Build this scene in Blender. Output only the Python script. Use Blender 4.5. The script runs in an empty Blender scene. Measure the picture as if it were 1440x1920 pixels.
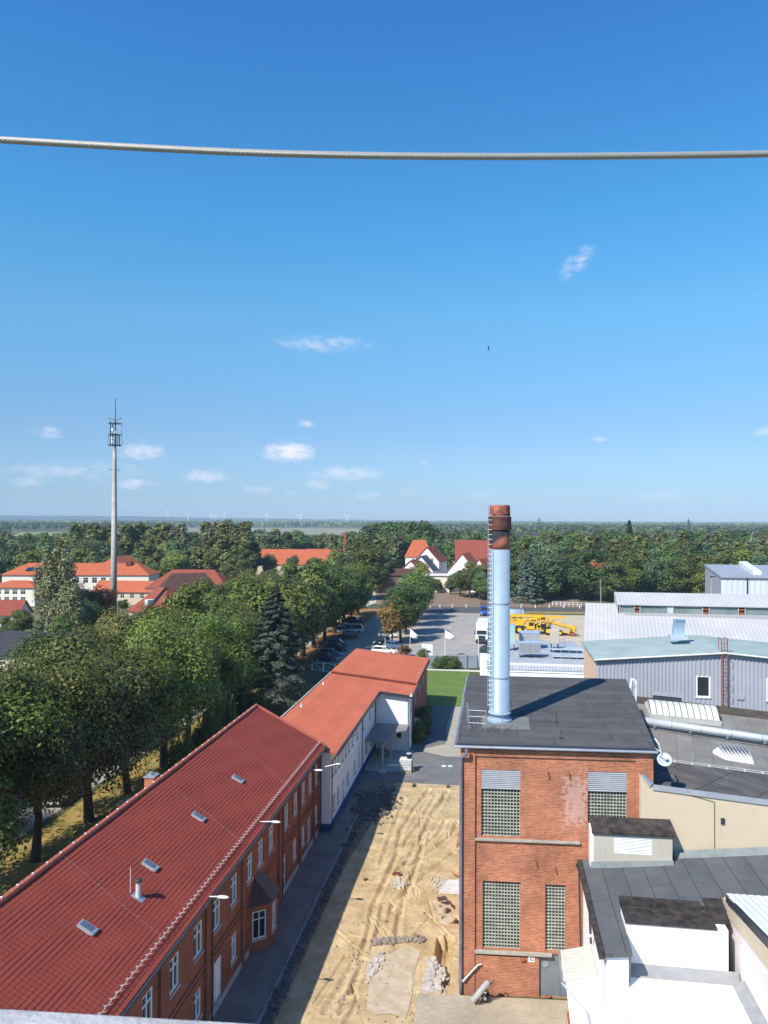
import bpy, math, random
import numpy as np
from mathutils import Vector as V
rad=math.radians
random.seed(7); rng=np.random.default_rng(7)
scene=bpy.context.scene
C=scene.collection
# ------------------------------------------------------------------ camera
EYE=25.0; FPX=1442.0
YAW=math.atan((933-720)/FPX); PIT=rad(0.64); ROL=rad(0.2)
_f=V((-math.sin(YAW)*math.cos(PIT), math.cos(YAW)*math.cos(PIT), math.sin(PIT)))
_r0=V((math.cos(YAW), math.sin(YAW),0)); _u0=_r0.cross(_f)
_r=_r0*math.cos(ROL)+_u0*math.sin(ROL); _u=-_r0*math.sin(ROL)+_u0*math.cos(ROL)
CAM=V((0,0,EYE))
cd=bpy.data.cameras.new('camera'); cam=bpy.data.objects.new('camera',cd); C.objects.link(cam)
cam.location=CAM
from mathutils import Matrix
cam.rotation_euler=Matrix((( _r.x,_u.x,-_f.x),(_r.y,_u.y,-_f.y),(_r.z,_u.z,-_f.z))).to_euler()
cd.sensor_fit='HORIZONTAL'; cd.sensor_width=36; cd.lens=36*FPX/1440
cd.clip_start=0.05; cd.clip_end=30000
scene.camera=cam
scene.view_settings.view_transform='Standard'; scene.view_settings.look='None'
scene.view_settings.exposure=0.40; scene.view_settings.gamma=1
# measuring helpers: a direction seen in the survey photograph meets a known level or wall plane
def ray(px,py): return _f+_r*((px-720)/FPX)+_u*((960-py)/FPX)
def G(px,py,z=0): d=ray(px,py); return CAM+d*((z-EYE)/d.z)
def PX(px,py,X): d=ray(px,py); return CAM+d*(X/d.x)
def PY(px,py,Y): d=ray(px,py); return CAM+d*(Y/d.y)
def PP(px,py,p,n):
    d=ray(px,py); return CAM+d*((p-CAM).dot(n)/d.dot(n))
# ------------------------------------------------------------------ sun and sky
SUND=V((-0.568,-0.826,1.0)).normalized()          # towards the sun
ELEV=math.asin(SUND.z); AZ=math.atan2(SUND.x,SUND.y)
ld=bpy.data.lights.new('sun','SUN'); ld.energy=5.0; ld.angle=rad(0.5); ld.color=(1,0.95,0.87)
sun=bpy.data.objects.new('sun',ld); C.objects.link(sun)
sun.rotation_euler=(-SUND).to_track_quat('-Z','Y').to_euler()
world=bpy.data.worlds.new('World'); scene.world=world; world.use_nodes=True
nt=world.node_tree; N=nt.nodes; L=nt.links
for n in list(N): N.remove(n)
def nd(tree,typ,**kw):
    n=tree.nodes.new(typ)
    for k,v in kw.items():
        if k.startswith('i_'):
            key=k[2:]; key=int(key) if key.isdigit() else key.replace('_',' ')
            n.inputs[key].default_value=v
        else: setattr(n,k,v)
    return n
def mth(tree,op,a,b=None,c=None,clamp=False):
    n=tree.nodes.new('ShaderNodeMath'); n.operation=op; n.use_clamp=clamp
    for i,x in enumerate((a,b,c)):
        if x is None: continue
        if isinstance(x,(int,float)): n.inputs[i].default_value=x
        else: tree.links.new(x,n.inputs[i])
    return n.outputs[0]
sky=nd(nt,'ShaderNodeTexSky'); sky.sky_type='NISHITA'; sky.sun_disc=False
sky.sun_elevation=ELEV; sky.sun_rotation=AZ; sky.altitude=50; sky.air_density=1.0; sky.dust_density=0.25; sky.ozone_density=1.6
geo=nd(nt,'ShaderNodeTexCoord'); sep=nd(nt,'ShaderNodeSeparateXYZ'); L.new(geo.outputs['Generated'],sep.inputs[0])
az=mth(nt,'ARCTAN2',sep.outputs[0],sep.outputs[1]); el=mth(nt,'ARCSINE',sep.outputs[2])
nz=nd(nt,'ShaderNodeTexNoise'); nz.inputs['Scale'].default_value=1.0; nz.inputs['Detail'].default_value=9; nz.inputs['Roughness'].default_value=0.68
cmb=nd(nt,'ShaderNodeCombineXYZ'); L.new(mth(nt,'MULTIPLY',az,55.0),cmb.inputs[0]); L.new(mth(nt,'MULTIPLY',el,110.0),cmb.inputs[1]); L.new(cmb.outputs[0],nz.inputs['Vector'])
noise=nz.outputs[0]
# small fair weather clouds: (x, y, half width, half height, density) measured in the photograph, kept as azimuth and elevation
CL=[(1083,492,30,21,.36,-.55),(605,645,85,15,.36,.0),(542,848,48,17,.72,0),(268,846,42,17,.48,0),(92,811,26,10,.42,0),(574,794,15,7,.4,0),(793,867,13,7,.42,0),(1122,824,15,7,.40,0),
    (385,893,40,12,.5,0),(52,900,28,12,.42,0),(120,885,90,16,.35,0),(255,907,36,10,.5,0),(650,888,62,13,.5,0),(596,908,26,11,.45,0),(690,930,24,9,.4,0),(487,918,26,7,.45,.1),(1240,930,50,12,.3,0),(770,925,30,10,.25,.1),(180,880,110,18,.25,0),(905,925,34,12,.25,0),(1430,810,20,8,.4,0),(540,925,16,5,.3,0)]
acc=None
for (cx,cy,w,h,s,sl) in CL:
    d=ray(cx,cy).normalized(); a0=math.atan2(d.x,d.y); e0=math.asin(d.z)
    da=mth(nt,'SUBTRACT',az,a0); de=mth(nt,'SUBTRACT',el,e0)
    if sl: de=mth(nt,'ADD',de,mth(nt,'MULTIPLY',da,sl))
    q=mth(nt,'ADD',mth(nt,'POWER',mth(nt,'MULTIPLY',da,FPX/w),2.0),mth(nt,'POWER',mth(nt,'MULTIPLY',de,FPX/h),2.0))
    m=mth(nt,'SUBTRACT',1.0,mth(nt,'MULTIPLY',q,.55))
    m=mth(nt,'MULTIPLY',mth(nt,'MAXIMUM',m,0.0),s)
    acc=m if acc is None else mth(nt,'MAXIMUM',acc,m)
thr=mth(nt,'ADD',acc,mth(nt,'MULTIPLY',mth(nt,'SUBTRACT',noise,0.52),2.2))
cov=mth(nt,'MULTIPLY',mth(nt,'MULTIPLY',thr,1.5,clamp=True),mth(nt,'MULTIPLY',acc,1.6,clamp=True))
mix=nd(nt,'ShaderNodeMixRGB'); L.new(cov,mix.inputs[0])
hs=nd(nt,'ShaderNodeHueSaturation'); hs.inputs['Saturation'].default_value=1.25; hs.inputs['Value'].default_value=1.0
L.new(sky.outputs[0],hs.inputs['Color'])
tr=nd(nt,'ShaderNodeValToRGB'); L.new(mth(nt,'DIVIDE',el,.6,clamp=True),tr.inputs[0])      # air colour of a clear late summer day
E_=tr.color_ramp.elements; E_[0].position=0; E_[0].color=(.34,.47,.74,1); E_[1].position=1; E_[1].color=(.50,1.0,1.30,1)
for p_,c_ in ((.05,(.36,.50,.79)),(.20,(.52,.63,.79)),(.43,(.70,1.02,1.04)),(.63,(.56,1.12,1.20))): e_=E_.new(p_); e_.color=(*c_,1)
tm_=nd(nt,'ShaderNodeMixRGB'); tm_.blend_type='MULTIPLY'; tm_.inputs[0].default_value=1; L.new(hs.outputs[0],tm_.inputs[1]); L.new(tr.outputs[0],tm_.inputs[2]); L.new(tm_.outputs[0],mix.inputs[1]); mix.inputs[2].default_value=(5.9,5.9,6.6,1)
bg=nd(nt,'ShaderNodeBackground'); bg.inputs[1].default_value=0.125; L.new(mix.outputs[0],bg.inputs[0])
out=nd(nt,'ShaderNodeOutputWorld'); L.new(bg.outputs[0],out.inputs[0])
scene.cycles.max_bounces=6; scene.cycles.diffuse_bounces=3; scene.cycles.transparent_max_bounces=8; scene.cycles.volume_bounces=0

# ------------------------------------------------------------------ materials
MATS={}
def mat(name,col,rough=.85,var=.12,scale=1.5,bump=0.0,metal=0.0,bscale=None,col2=None,spec=.3,detail=6,coord='Object'):
    if name in MATS: return MATS[name]
    m=bpy.data.materials.new(name); m.use_nodes=True; t=m.node_tree; b=t.nodes['Principled BSDF']
    b.inputs['Roughness'].default_value=rough; b.inputs['Metallic'].default_value=metal
    b.inputs['Specular IOR Level'].default_value=spec
    tc=nd(t,'ShaderNodeTexCoord'); n=nd(t,'ShaderNodeTexNoise'); n.inputs['Scale'].default_value=scale; n.inputs['Detail'].default_value=detail; n.inputs['Roughness'].default_value=.6
    t.links.new(tc.outputs[coord],n.inputs['Vector'])
    r=nd(t,'ShaderNodeValToRGB'); r.color_ramp.elements[0].position=.32; r.color_ramp.elements[1].position=.68
    c=V(col); c2=V(col2) if col2 else c*(1+var)
    c1=c if col2 else c*(1-var)
    r.color_ramp.elements[0].color=(*c1,1); r.color_ramp.elements[1].color=(*c2,1)
    t.links.new(n.outputs[0],r.inputs[0]); t.links.new(r.outputs[0],b.inputs['Base Color'])
    if bump:
        n2=nd(t,'ShaderNodeTexNoise'); n2.inputs['Scale'].default_value=bscale or scale*6; n2.inputs['Detail'].default_value=5
        t.links.new(tc.outputs[coord],n2.inputs['Vector'])
        bp=nd(t,'ShaderNodeBump'); bp.inputs['Strength'].default_value=bump; bp.inputs['Distance'].default_value=.05
        t.links.new(n2.outputs[0],bp.inputs['Height']); t.links.new(bp.outputs[0],b.inputs['Normal'])
    MATS[name]=m; return m
def brickmat(name,c1,c2,mortar,bw=.25,bh=.078,ms=.011,stain=.35,rough=.9,offset=.5,bump=.5,stainscale=.5,patch=None,bias=0.0,second=None):
    m=bpy.data.materials.new(name); m.use_nodes=True; t=m.node_tree; b=t.nodes['Principled BSDF']; b.inputs['Roughness'].default_value=rough; b.inputs['Specular IOR Level'].default_value=.2
    uv=nd(t,'ShaderNodeTexCoord'); br=nd(t,'ShaderNodeTexBrick'); br.offset=offset; br.squash=1
    t.links.new(uv.outputs['UV'],br.inputs['Vector'])
    br.inputs['Scale'].default_value=1; br.inputs['Brick Width'].default_value=bw; br.inputs['Row Height'].default_value=bh; br.inputs['Mortar Size'].default_value=ms
    br.inputs['Mortar Smooth'].default_value=.1; br.inputs['Bias'].default_value=bias
    br.inputs['Color1'].default_value=(*c1,1); br.inputs['Color2'].default_value=(*c2,1); br.inputs['Mortar'].default_value=(*mortar,1)
    n=nd(t,'ShaderNodeTexNoise'); n.inputs['Scale'].default_value=stainscale; n.inputs['Detail'].default_value=8; n.inputs['Roughness'].default_value=.65
    t.links.new(uv.outputs['UV'],n.inputs['Vector'])
    r=nd(t,'ShaderNodeMapRange'); r.inputs[1].default_value=.3; r.inputs[2].default_value=.7; r.inputs[3].default_value=1-stain; r.inputs[4].default_value=1+stain*.35
    t.links.new(n.outputs[0],r.inputs[0])
    mx=nd(t,'ShaderNodeMixRGB'); mx.blend_type='MULTIPLY'; mx.inputs[0].default_value=1
    t.links.new(br.outputs[0],mx.inputs[1]); t.links.new(r.outputs[0],mx.inputs[2]); colr=mx.outputs[0]
    if patch:   # old whitewash left on the bricks: (u, v, half width, half height)
        s=nd(t,'ShaderNodeSeparateXYZ'); t.links.new(uv.outputs['UV'],s.inputs[0])
        du=mth(t,'ABSOLUTE',mth(t,'SUBTRACT',s.outputs[0],patch[0])); dv=mth(t,'ABSOLUTE',mth(t,'SUBTRACT',s.outputs[1],patch[1]))
        k=mth(t,'MAXIMUM',mth(t,'MULTIPLY',du,1/patch[2]),mth(t,'MULTIPLY',dv,1/patch[3]))
        n3=nd(t,'ShaderNodeTexNoise'); n3.inputs['Scale'].default_value=5; n3.inputs['Detail'].default_value=6; t.links.new(uv.outputs['UV'],n3.inputs['Vector'])
        f=mth(t,'SUBTRACT',mth(t,'ADD',mth(t,'SUBTRACT',1.0,k),mth(t,'MULTIPLY',n3.outputs[0],2.4)),1.35)
        f=mth(t,'MULTIPLY',mth(t,'MULTIPLY',f,2.5,clamp=True),mth(t,'MULTIPLY',mth(t,'SUBTRACT',1.25,k),3.0,clamp=True))
        f=mth(t,'MULTIPLY',f,.5)
        m3=nd(t,'ShaderNodeMixRGB'); t.links.new(f,m3.inputs[0]); t.links.new(colr,m3.inputs[1]); m3.inputs[2].default_value=(.62,.42,.36,1); colr=m3.outputs[0]
    t.links.new(colr,b.inputs['Base Color'])
    if bump:
        bp=nd(t,'ShaderNodeBump'); bp.inputs['Strength'].default_value=bump; bp.inputs['Distance'].default_value=.02; bp.invert=True
        t.links.new(br.outputs['Fac'],bp.inputs['Height']); t.links.new(bp.outputs[0],b.inputs['Normal'])
    MATS[name]=m; return m
def glassmat(name,col=(.02,.025,.03),rough=.08):
    m=bpy.data.materials.new(name); m.use_nodes=True; b=m.node_tree.nodes['Principled BSDF']
    b.inputs['Base Color'].default_value=(*col,1); b.inputs['Roughness'].default_value=rough; b.inputs['Specular IOR Level'].default_value=.6
    MATS[name]=m; return m
def leafmat(name,dark,light,accent=None,acc=.0,trans=.06,huev=.03):
    m=bpy.data.materials.new(name); m.use_nodes=True; t=m.node_tree
    for n in list(t.nodes): t.nodes.remove(n)
    g=nd(t,'ShaderNodeNewGeometry'); tc=nd(t,'ShaderNodeTexCoord'); oi=nd(t,'ShaderNodeObjectInfo')
    n=nd(t,'ShaderNodeTexNoise'); n.inputs['Scale'].default_value=.55; n.inputs['Detail'].default_value=4; t.links.new(tc.outputs['Object'],n.inputs['Vector'])
    f=mth(t,'ADD',mth(t,'MULTIPLY',g.outputs['Random Per Island'],.30),mth(t,'MULTIPLY',mth(t,'SUBTRACT',n.outputs[0],.22),1.25),clamp=True)
    r=nd(t,'ShaderNodeValToRGB'); e=r.color_ramp.elements; e[0].color=(*dark,1); e[1].color=(*light,1)
    if accent:
        e[1].position=1-acc; x=e.new(min(.999,1-acc*.5)); x.color=(*accent,1)
    t.links.new(f,r.inputs[0])
    h=nd(t,'ShaderNodeHueSaturation'); t.links.new(r.outputs[0],h.inputs['Color'])
    t.links.new(mth(t,'ADD',.5-huev,mth(t,'MULTIPLY',oi.outputs['Random'],huev*2)),h.inputs['Hue'])
    t.links.new(mth(t,'ADD',.58,mth(t,'MULTIPLY',mth(t,'FRACT',mth(t,'MULTIPLY',oi.outputs['Random'],7.3)),.72)),h.inputs['Value'])
    d=nd(t,'ShaderNodeBsdfPrincipled'); d.inputs['Roughness'].default_value=.55; d.inputs['Specular IOR Level'].default_value=.35
    tr=nd(t,'ShaderNodeBsdfTranslucent'); ms=nd(t,'ShaderNodeMixShader'); ms.inputs[0].default_value=trans
    t.links.new(h.outputs[0],d.inputs['Base Color']); t.links.new(h.outputs[0],tr.inputs[0]); t.links.new(d.outputs[0],ms.inputs[1]); t.links.new(tr.outputs[0],ms.inputs[2])
    o=nd(t,'ShaderNodeOutputMaterial'); t.links.new(ms.outputs[0],o.inputs[0])
    MATS[name]=m; return m
def simple(name,col,rough=.6,metal=0,spec=.4): 
    return mat(name,col,rough,.06,3,0,metal,spec=spec,detail=3)

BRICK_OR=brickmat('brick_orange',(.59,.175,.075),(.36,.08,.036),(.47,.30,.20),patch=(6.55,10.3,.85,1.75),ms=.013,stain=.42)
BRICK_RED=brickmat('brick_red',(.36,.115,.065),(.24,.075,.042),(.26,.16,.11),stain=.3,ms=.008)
BRICK_WHITE=brickmat('brick_whitewashed',(.80,.76,.74),(.74,.68,.66),(.66,.56,.53),stain=.12,ms=.01)
BRICK_DARK=brickmat('brick_brown',(.20,.055,.032),(.14,.04,.025),(.14,.09,.07),stain=.3)
BITUMEN=brickmat('bitumen',(.086,.083,.083),(.104,.10,.10),(.026,.026,.027),bw=5.0,bh=.98,ms=.018,stain=.32,offset=.37,bump=.25,stainscale=.7)
BITUMEN_OLD=brickmat('bitumen_old',(.225,.212,.185),(.26,.245,.215),(.13,.125,.11),bw=8.0,bh=1.0,ms=.014,stain=.3,offset=.4,bump=.2,stainscale=.5)
BITUMEN_PANEL=brickmat('bitumen_panel',(.105,.098,.09),(.13,.122,.11),(.05,.048,.045),bw=1.02,bh=2.3,ms=.03,stain=.4,offset=.0,bump=.3,stainscale=1.2)
BITUMEN_SLATE=brickmat('bitumen_slate',(.10,.107,.108),(.118,.122,.124),(.035,.035,.037),bw=4.6,bh=1.0,ms=.016,stain=.25,offset=.3,bump=.25,stainscale=.8)
TAR=mat('tar_black',(.012,.011,.010),.75,.1,2.5,.6,col2=(.075,.06,.05),spec=.4)
GREENROOF=brickmat('green_felt',(.30,.37,.35),(.34,.41,.39),(.16,.20,.19),bw=3.0,bh=60,ms=.03,stain=.18,offset=.0,bump=.1,stainscale=.5)
PAVER=brickmat('paver_beige',(.50,.43,.31),(.44,.37,.27),(.25,.21,.15),bw=.22,bh=.11,ms=.009,stain=.25)
PAVER_D=brickmat('paver_dark',(.235,.21,.18),(.28,.25,.215),(.13,.115,.10),bw=.22,bh=.11,ms=.008,stain=.35)
def stained(name,base,spot,amount=.12,scale=2.2):
    m=mat(name,base,.9,.04,.8); t=m.node_tree; b=t.nodes['Principled BSDF']; src=b.inputs['Base Color'].links[0].from_socket
    tc=nd(t,'ShaderNodeTexCoord'); mp=nd(t,'ShaderNodeMapping'); mp.inputs['Scale'].default_value=(1,1,.28); t.links.new(tc.outputs['Object'],mp.inputs[0])
    n=nd(t,'ShaderNodeTexNoise'); n.inputs['Scale'].default_value=scale*2; n.inputs['Detail'].default_value=8; n.inputs['Roughness'].default_value=.7; t.links.new(mp.outputs[0],n.inputs['Vector'])
    n2=nd(t,'ShaderNodeTexNoise'); n2.inputs['Scale'].default_value=scale*7; n2.inputs['Detail'].default_value=4; t.links.new(tc.outputs['Object'],n2.inputs['Vector'])
    f=mth(t,'MULTIPLY',mth(t,'SUBTRACT',n.outputs[0],.66-amount),4.0,clamp=True); f2=mth(t,'MULTIPLY',mth(t,'SUBTRACT',n2.outputs[0],.70),9.0,clamp=True)
    f=mth(t,'ADD',mth(t,'MULTIPLY',f,.35),mth(t,'MULTIPLY',f2,.6),clamp=True)
    mx=nd(t,'ShaderNodeMixRGB'); t.links.new(f,mx.inputs[0]); t.links.new(src,mx.inputs[1]); mx.inputs[2].default_value=(*spot,1); t.links.new(mx.outputs[0],b.inputs['Base Color']); return m
WHITE_ST=stained('white_stained',(.84,.83,.81),(.42,.38,.32),.06)
WHITE=mat('white_render',(.84,.84,.83),.9,.03,.8,.05,bscale=30)
WHITE_OLD=mat('white_weathered',(.80,.79,.76),.9,.08,2.5,.1,bscale=30)
CREAM=stained('cream_render',(.57,.47,.335),(.38,.30,.2),.12,1.4)
BEIGE=stained('beige_concrete',(.47,.43,.35),(.27,.23,.17),.15,1.6)
BLUE_P=mat('blue_plinth',(.02,.07,.22),.8,.1)
ORANGE_R=brickmat('orange_felt_roof',(.54,.145,.075),(.50,.132,.068),(.36,.08,.045),bw=60,bh=1.05,ms=.012,stain=.16,bump=.1,stainscale=.35)
TILE_OR=brickmat('tile_orange',(.55,.155,.07),(.48,.125,.055),(.28,.07,.035),bw=.3,bh=.35,ms=.03,stain=.15,bump=.3,stainscale=.3)
TILE_BR=brickmat('tile_brown',(.13,.06,.045),(.10,.05,.04),(.05,.03,.03),bw=.3,bh=.35,ms=.03,stain=.2,bump=.3)
TILE_DK=brickmat('tile_dark',(.05,.05,.055),(.065,.06,.065),(.025,.025,.03),bw=.3,bh=.35,ms=.03,stain=.2,bump=.3)
TILE_RD=brickmat('tile_red',(.34,.095,.06),(.27,.075,.048),(.2,.045,.03),bw=.3,bh=.35,ms=.03,stain=.2,bump=.3)
ROOFTILE=mat('roof_tile_red',(.255,.050,.033),.85,.10,.6,.0,spec=.2)
RIDGETILE=mat('ridge_tile',(.44,.12,.07),.55,.15,1.5)
STEEL=mat('zinc_steel',(.42,.44,.47),.42,.12,2,0,.55,spec=.5)
ZINC=mat('zinc_sheet',(.34,.35,.375),.55,.12,1.5,.05,.1,spec=.4)
GALV=mat('galvanised_pipe',(.50,.55,.60),.4,.08,1,0,.25,spec=.5)
DARKMETAL=mat('dark_metal',(.035,.04,.05),.5,.1)
DOWNPIPE=mat('downpipe',(.20,.20,.26),.45,.25,1.5,0,.3)
CHIM=mat('chimney_paint',(.29,.375,.47),.45,.07,.8,0,.05,spec=.4)
CLAD_A=mat('cladding_blue_grey',(.335,.35,.39),.65,.06,.5,0,.0)
CLAD_C=mat('cladding_pale_grey',(.43,.42,.42),.7,.08,.3,0,.0)
CLAD_W=mat('cladding_white',(.56,.59,.66),.6,.03,.3)
ROOFGREY=mat('roof_grey_sheet',(.30,.32,.36),.6,.08,.4)
FRAME=mat('window_frame_white',(.84,.83,.80),.55,.05)
FRAMEBR=mat('window_frame_brown',(.30,.13,.07),.6,.1)
GLASS=glassmat('window_glass'); GLASSB=brickmat('glass_block',(.018,.022,.02),(.085,.095,.085),(.04,.04,.04),bw=.171,bh=.178,ms=.004,stain=.5,rough=.2,offset=0,bump=0,stainscale=2.5); SKYGL=glassmat('skylight_glass',(.10,.13,.17),.1)
CONC=mat('concrete',(.42,.40,.36),.9,.15,1.2,.2)
CONC_L=mat('concrete_light',(.56,.54,.50),.85,.12,2,.2)
DOORGREY=mat('door_grey',(.16,.18,.19),.6,.15)
RUST=mat('rust',(.28,.10,.05),.9,.35,3)
RUSTC=mat('chimney_rust',(.022,.016,.018),.85,.2,1.6,.3,col2=(.17,.065,.045))
RUSTO=mat('chimney_primer',(.40,.13,.075),.8,.2,1.2)
YELLOW=mat('machine_yellow',(.72,.40,.02),.45,.1,1)
RUBBER=mat('rubber',(.02,.02,.02),.8,.1)
PAINTW=simple('paint_white',(.80,.81,.82),.3); PAINTNB=simple('paint_navy',(.015,.03,.08),.25); PAINTSB=simple('paint_steel_blue',(.07,.13,.22),.3)
PAINTBK=simple('paint_black',(.012,.014,.018),.25); PAINTRD=simple('paint_red',(.35,.02,.02),.3); PAINTSV=simple('paint_silver',(.38,.42,.46),.3,.5); PAINTBL=simple('paint_blue',(.03,.10,.35),.35); PAINTMR=simple('paint_maroon',(.10,.02,.03),.3)
WOOD=mat('wood_brown',(.16,.09,.06),.85,.25,2); WOODL=mat('wood_light',(.50,.36,.18),.85,.2,2)
BARK=mat('bark',(.055,.045,.036),.95,.3,4,.5); BARKB=mat('bark_birch',(.42,.40,.36),.9,.4,3)
PINKW=mat('pink_render',(.78,.62,.58),.9,.04); CREAMW=mat('cream_house',(.76,.68,.56),.9,.04); PEACH=mat('peach_render',(.72,.50,.34),.9,.05)
PLAST=mat('white_plastic',(.72,.72,.68),.45,.1,2); LINE=mat('white_line',(.42,.40,.37),.8,.25,5)
GRANIT=mat('parapet_metal',(.40,.39,.385),.75,.25,9,.25,.0,bscale=45,detail=8)

# ------------------------------------------------------------------ mesh helpers
def uvbox(me):
    n=len(me.loops); 
    if n==0: return
    lay=me.uv_layers.new(name='UVMap')
    co=np.empty(len(me.vertices)*3); me.vertices.foreach_get('co',co); co=co.reshape(-1,3)
    vi=np.empty(n,dtype=np.int32); me.loops.foreach_get('vertex_index',vi)
    fn=np.empty(len(me.polygons)*3); me.polygons.foreach_get('normal',fn); fn=fn.reshape(-1,3)
    lt=np.empty(len(me.polygons),dtype=np.int32); me.polygons.foreach_get('loop_total',lt)
    nn=np.repeat(fn,lt,axis=0); P=co[vi]
    hor=np.stack([-nn[:,1],nn[:,0],np.zeros(n)],1); l=np.linalg.norm(hor,axis=1)
    flat=l<.02; hor[flat]=(1,0,0); l[flat]=1; hor/=l[:,None]
    up=np.cross(nn,hor); 
    uv=np.stack([(P*hor).sum(1),(P*up).sum(1)],1).astype(np.float32)
    lay.data.foreach_set('uv',uv.ravel())
def rootloc(p):
    while p.parent: p=p.parent
    return p.location.copy()
class MB:
    def __init__(s): s.v=[]; s.f=[]; s.m=[]; s.mi=0
    def poly(s,pts):
        b=len(s.v); s.v+= [tuple(p) for p in pts]; s.f.append(tuple(range(b,b+len(pts)))); s.m.append(s.mi)
    def box(s,x0,y0,z0,x1,y1,z1):
        s.hexa([(x0,y0,z0),(x1,y0,z0),(x1,y1,z0),(x0,y1,z0)],[(x0,y0,z1),(x1,y0,z1),(x1,y1,z1),(x0,y1,z1)])
    def hexa(s,lo,hi):
        b=len(s.v); n=len(lo); s.v+=[tuple(p) for p in lo]+[tuple(p) for p in hi]
        s.f.append(tuple(b+i for i in reversed(range(n)))); s.f.append(tuple(b+n+i for i in range(n))); s.m+=[s.mi]*2
        for i in range(n):
            j=(i+1)%n; s.f.append((b+i,b+j,b+n+j,b+n+i)); s.m.append(s.mi)
    def prism(s,pts,z0,z1): s.hexa([(p[0],p[1],z0) for p in pts],[(p[0],p[1],z1) for p in pts])
    def obox(s,c,U,Wd,Up,a,b,h):     # oriented box: centre of base, half sizes a (along U), b (along Wd), height h
        c=V(c);U=V(U);Wd=V(Wd);Up=V(Up)
        q=[c-U*a-Wd*b,c+U*a-Wd*b,c+U*a+Wd*b,c-U*a+Wd*b]
        s.hexa(q,[p+Up*h for p in q])
    def cyl(s,p0,p1,r0,r1=None,n=10,caps=True):
        if r1 is None: r1=r0
        p0=V(p0);p1=V(p1);d=(p1-p0).normalized(); a=d.orthogonal().normalized(); b=d.cross(a)
        k=len(s.v)
        for p,r in ((p0,r0),(p1,r1)):
            for i in range(n):
                t=2*math.pi*i/n; s.v.append(tuple(p+a*(r*math.cos(t))+b*(r*math.sin(t))))
        for i in range(n):
            j=(i+1)%n; s.f.append((k+i,k+j,k+n+j,k+n+i)); s.m.append(s.mi)
        if caps:
            s.f.append(tuple(k+i for i in reversed(range(n)))); s.f.append(tuple(k+n+i for i in range(n))); s.m+=[s.mi]*2
    def tube(s,pts,r,n=8):
        for i in range(len(pts)-1): s.cyl(pts[i],pts[i+1],r if not hasattr(r,'__len__') else r[i],r if not hasattr(r,'__len__') else r[i+1],n)
    def lathe(s,c,prof,n=20):        # prof: list of (r,z) upwards
        c=V(c); k=len(s.v)
        for r,z in prof:
            for i in range(n):
                t=2*math.pi*i/n; s.v.append((c.x+r*math.cos(t),c.y+r*math.sin(t),c.z+z))
        for a in range(len(prof)-1):
            for i in range(n):
                j=(i+1)%n; s.f.append((k+a*n+i,k+a*n+j,k+(a+1)*n+j,k+(a+1)*n+i)); s.m.append(s.mi)
        s.f.append(tuple(k+i for i in reversed(range(n)))); s.f.append(tuple(k+(len(prof)-1)*n+i for i in range(n))); s.m+=[s.mi]*2
    def ball(s,c,rx,ry,rz,n=10,m=6):
        c=V(c); k=len(s.v)
        for a in range(1,m):
            p=math.pi*a/m
            for i in range(n):
                t=2*math.pi*i/n; s.v.append((c.x+rx*math.sin(p)*math.cos(t),c.y+ry*math.sin(p)*math.sin(t),c.z-rz*math.cos(p)))
        s.v.append((c.x,c.y,c.z-rz)); s.v.append((c.x,c.y,c.z+rz)); B=k+(m-1)*n; Tt=B+1
        for a in range(m-2):
            for i in range(n):
                j=(i+1)%n; s.f.append((k+a*n+i,k+a*n+j,k+(a+1)*n+j,k+(a+1)*n+i)); s.m.append(s.mi)
        for i in range(n):
            j=(i+1)%n; s.f.append((B,k+j,k+i)); s.f.append((Tt,k+(m-2)*n+i,k+(m-2)*n+j)); s.m+=[s.mi]*2
    def build(s,name,mats,parent=None,smooth=False,bev=0,**tg):
        me=bpy.data.meshes.new(name)
        if not isinstance(mats,(list,tuple)): mats=[mats]
        if parent is not None: off=rootloc(parent)
        else:
            a=np.array(s.v); off=V(((a[:,0].min()+a[:,0].max())/2,(a[:,1].min()+a[:,1].max())/2,a[:,2].min()))
        me.from_pydata(s.v,[],s.f); me.validate(); me.update(); uvbox(me)
        me.transform(Matrix.Translation(-off))
        for m in mats: me.materials.append(m)
        if len(mats)>1: me.polygons.foreach_set('material_index',np.array(s.m[:len(me.polygons)],dtype=np.int32))
        if smooth: me.polygons.foreach_set('use_smooth',np.ones(len(me.polygons),dtype=bool))
        o=bpy.data.objects.new(name,me); C.objects.link(o)
        if parent is not None: o.parent=parent
        else: o.location=off
        if bev:
            md=o.modifiers.new('bevel','BEVEL'); md.width=bev; md.segments=2; md.limit_method='ANGLE'
        if tg: tag(o,**tg)
        return o
def tag(o,label=None,cat=None,group=None,kind=None):
    if label: o['label']=label
    if cat: o['category']=cat
    if group: o['group']=group
    if kind: o['kind']=kind
    return o
def thing(name,label,cat,loc=(0,0,0),rz=0,group=None):
    o=bpy.data.objects.new(name,None); C.objects.link(o); o.location=loc; o.rotation_euler=(0,0,rz); o.empty_display_size=.5
    return tag(o,label,cat,group)
def copy_tree(o,parent=None):
    c=o.copy(); C.objects.link(c); c.parent=parent
    for ch in list(o.children): copy_tree(ch,c)
    return c
Z=V((0,0,1))
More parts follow.
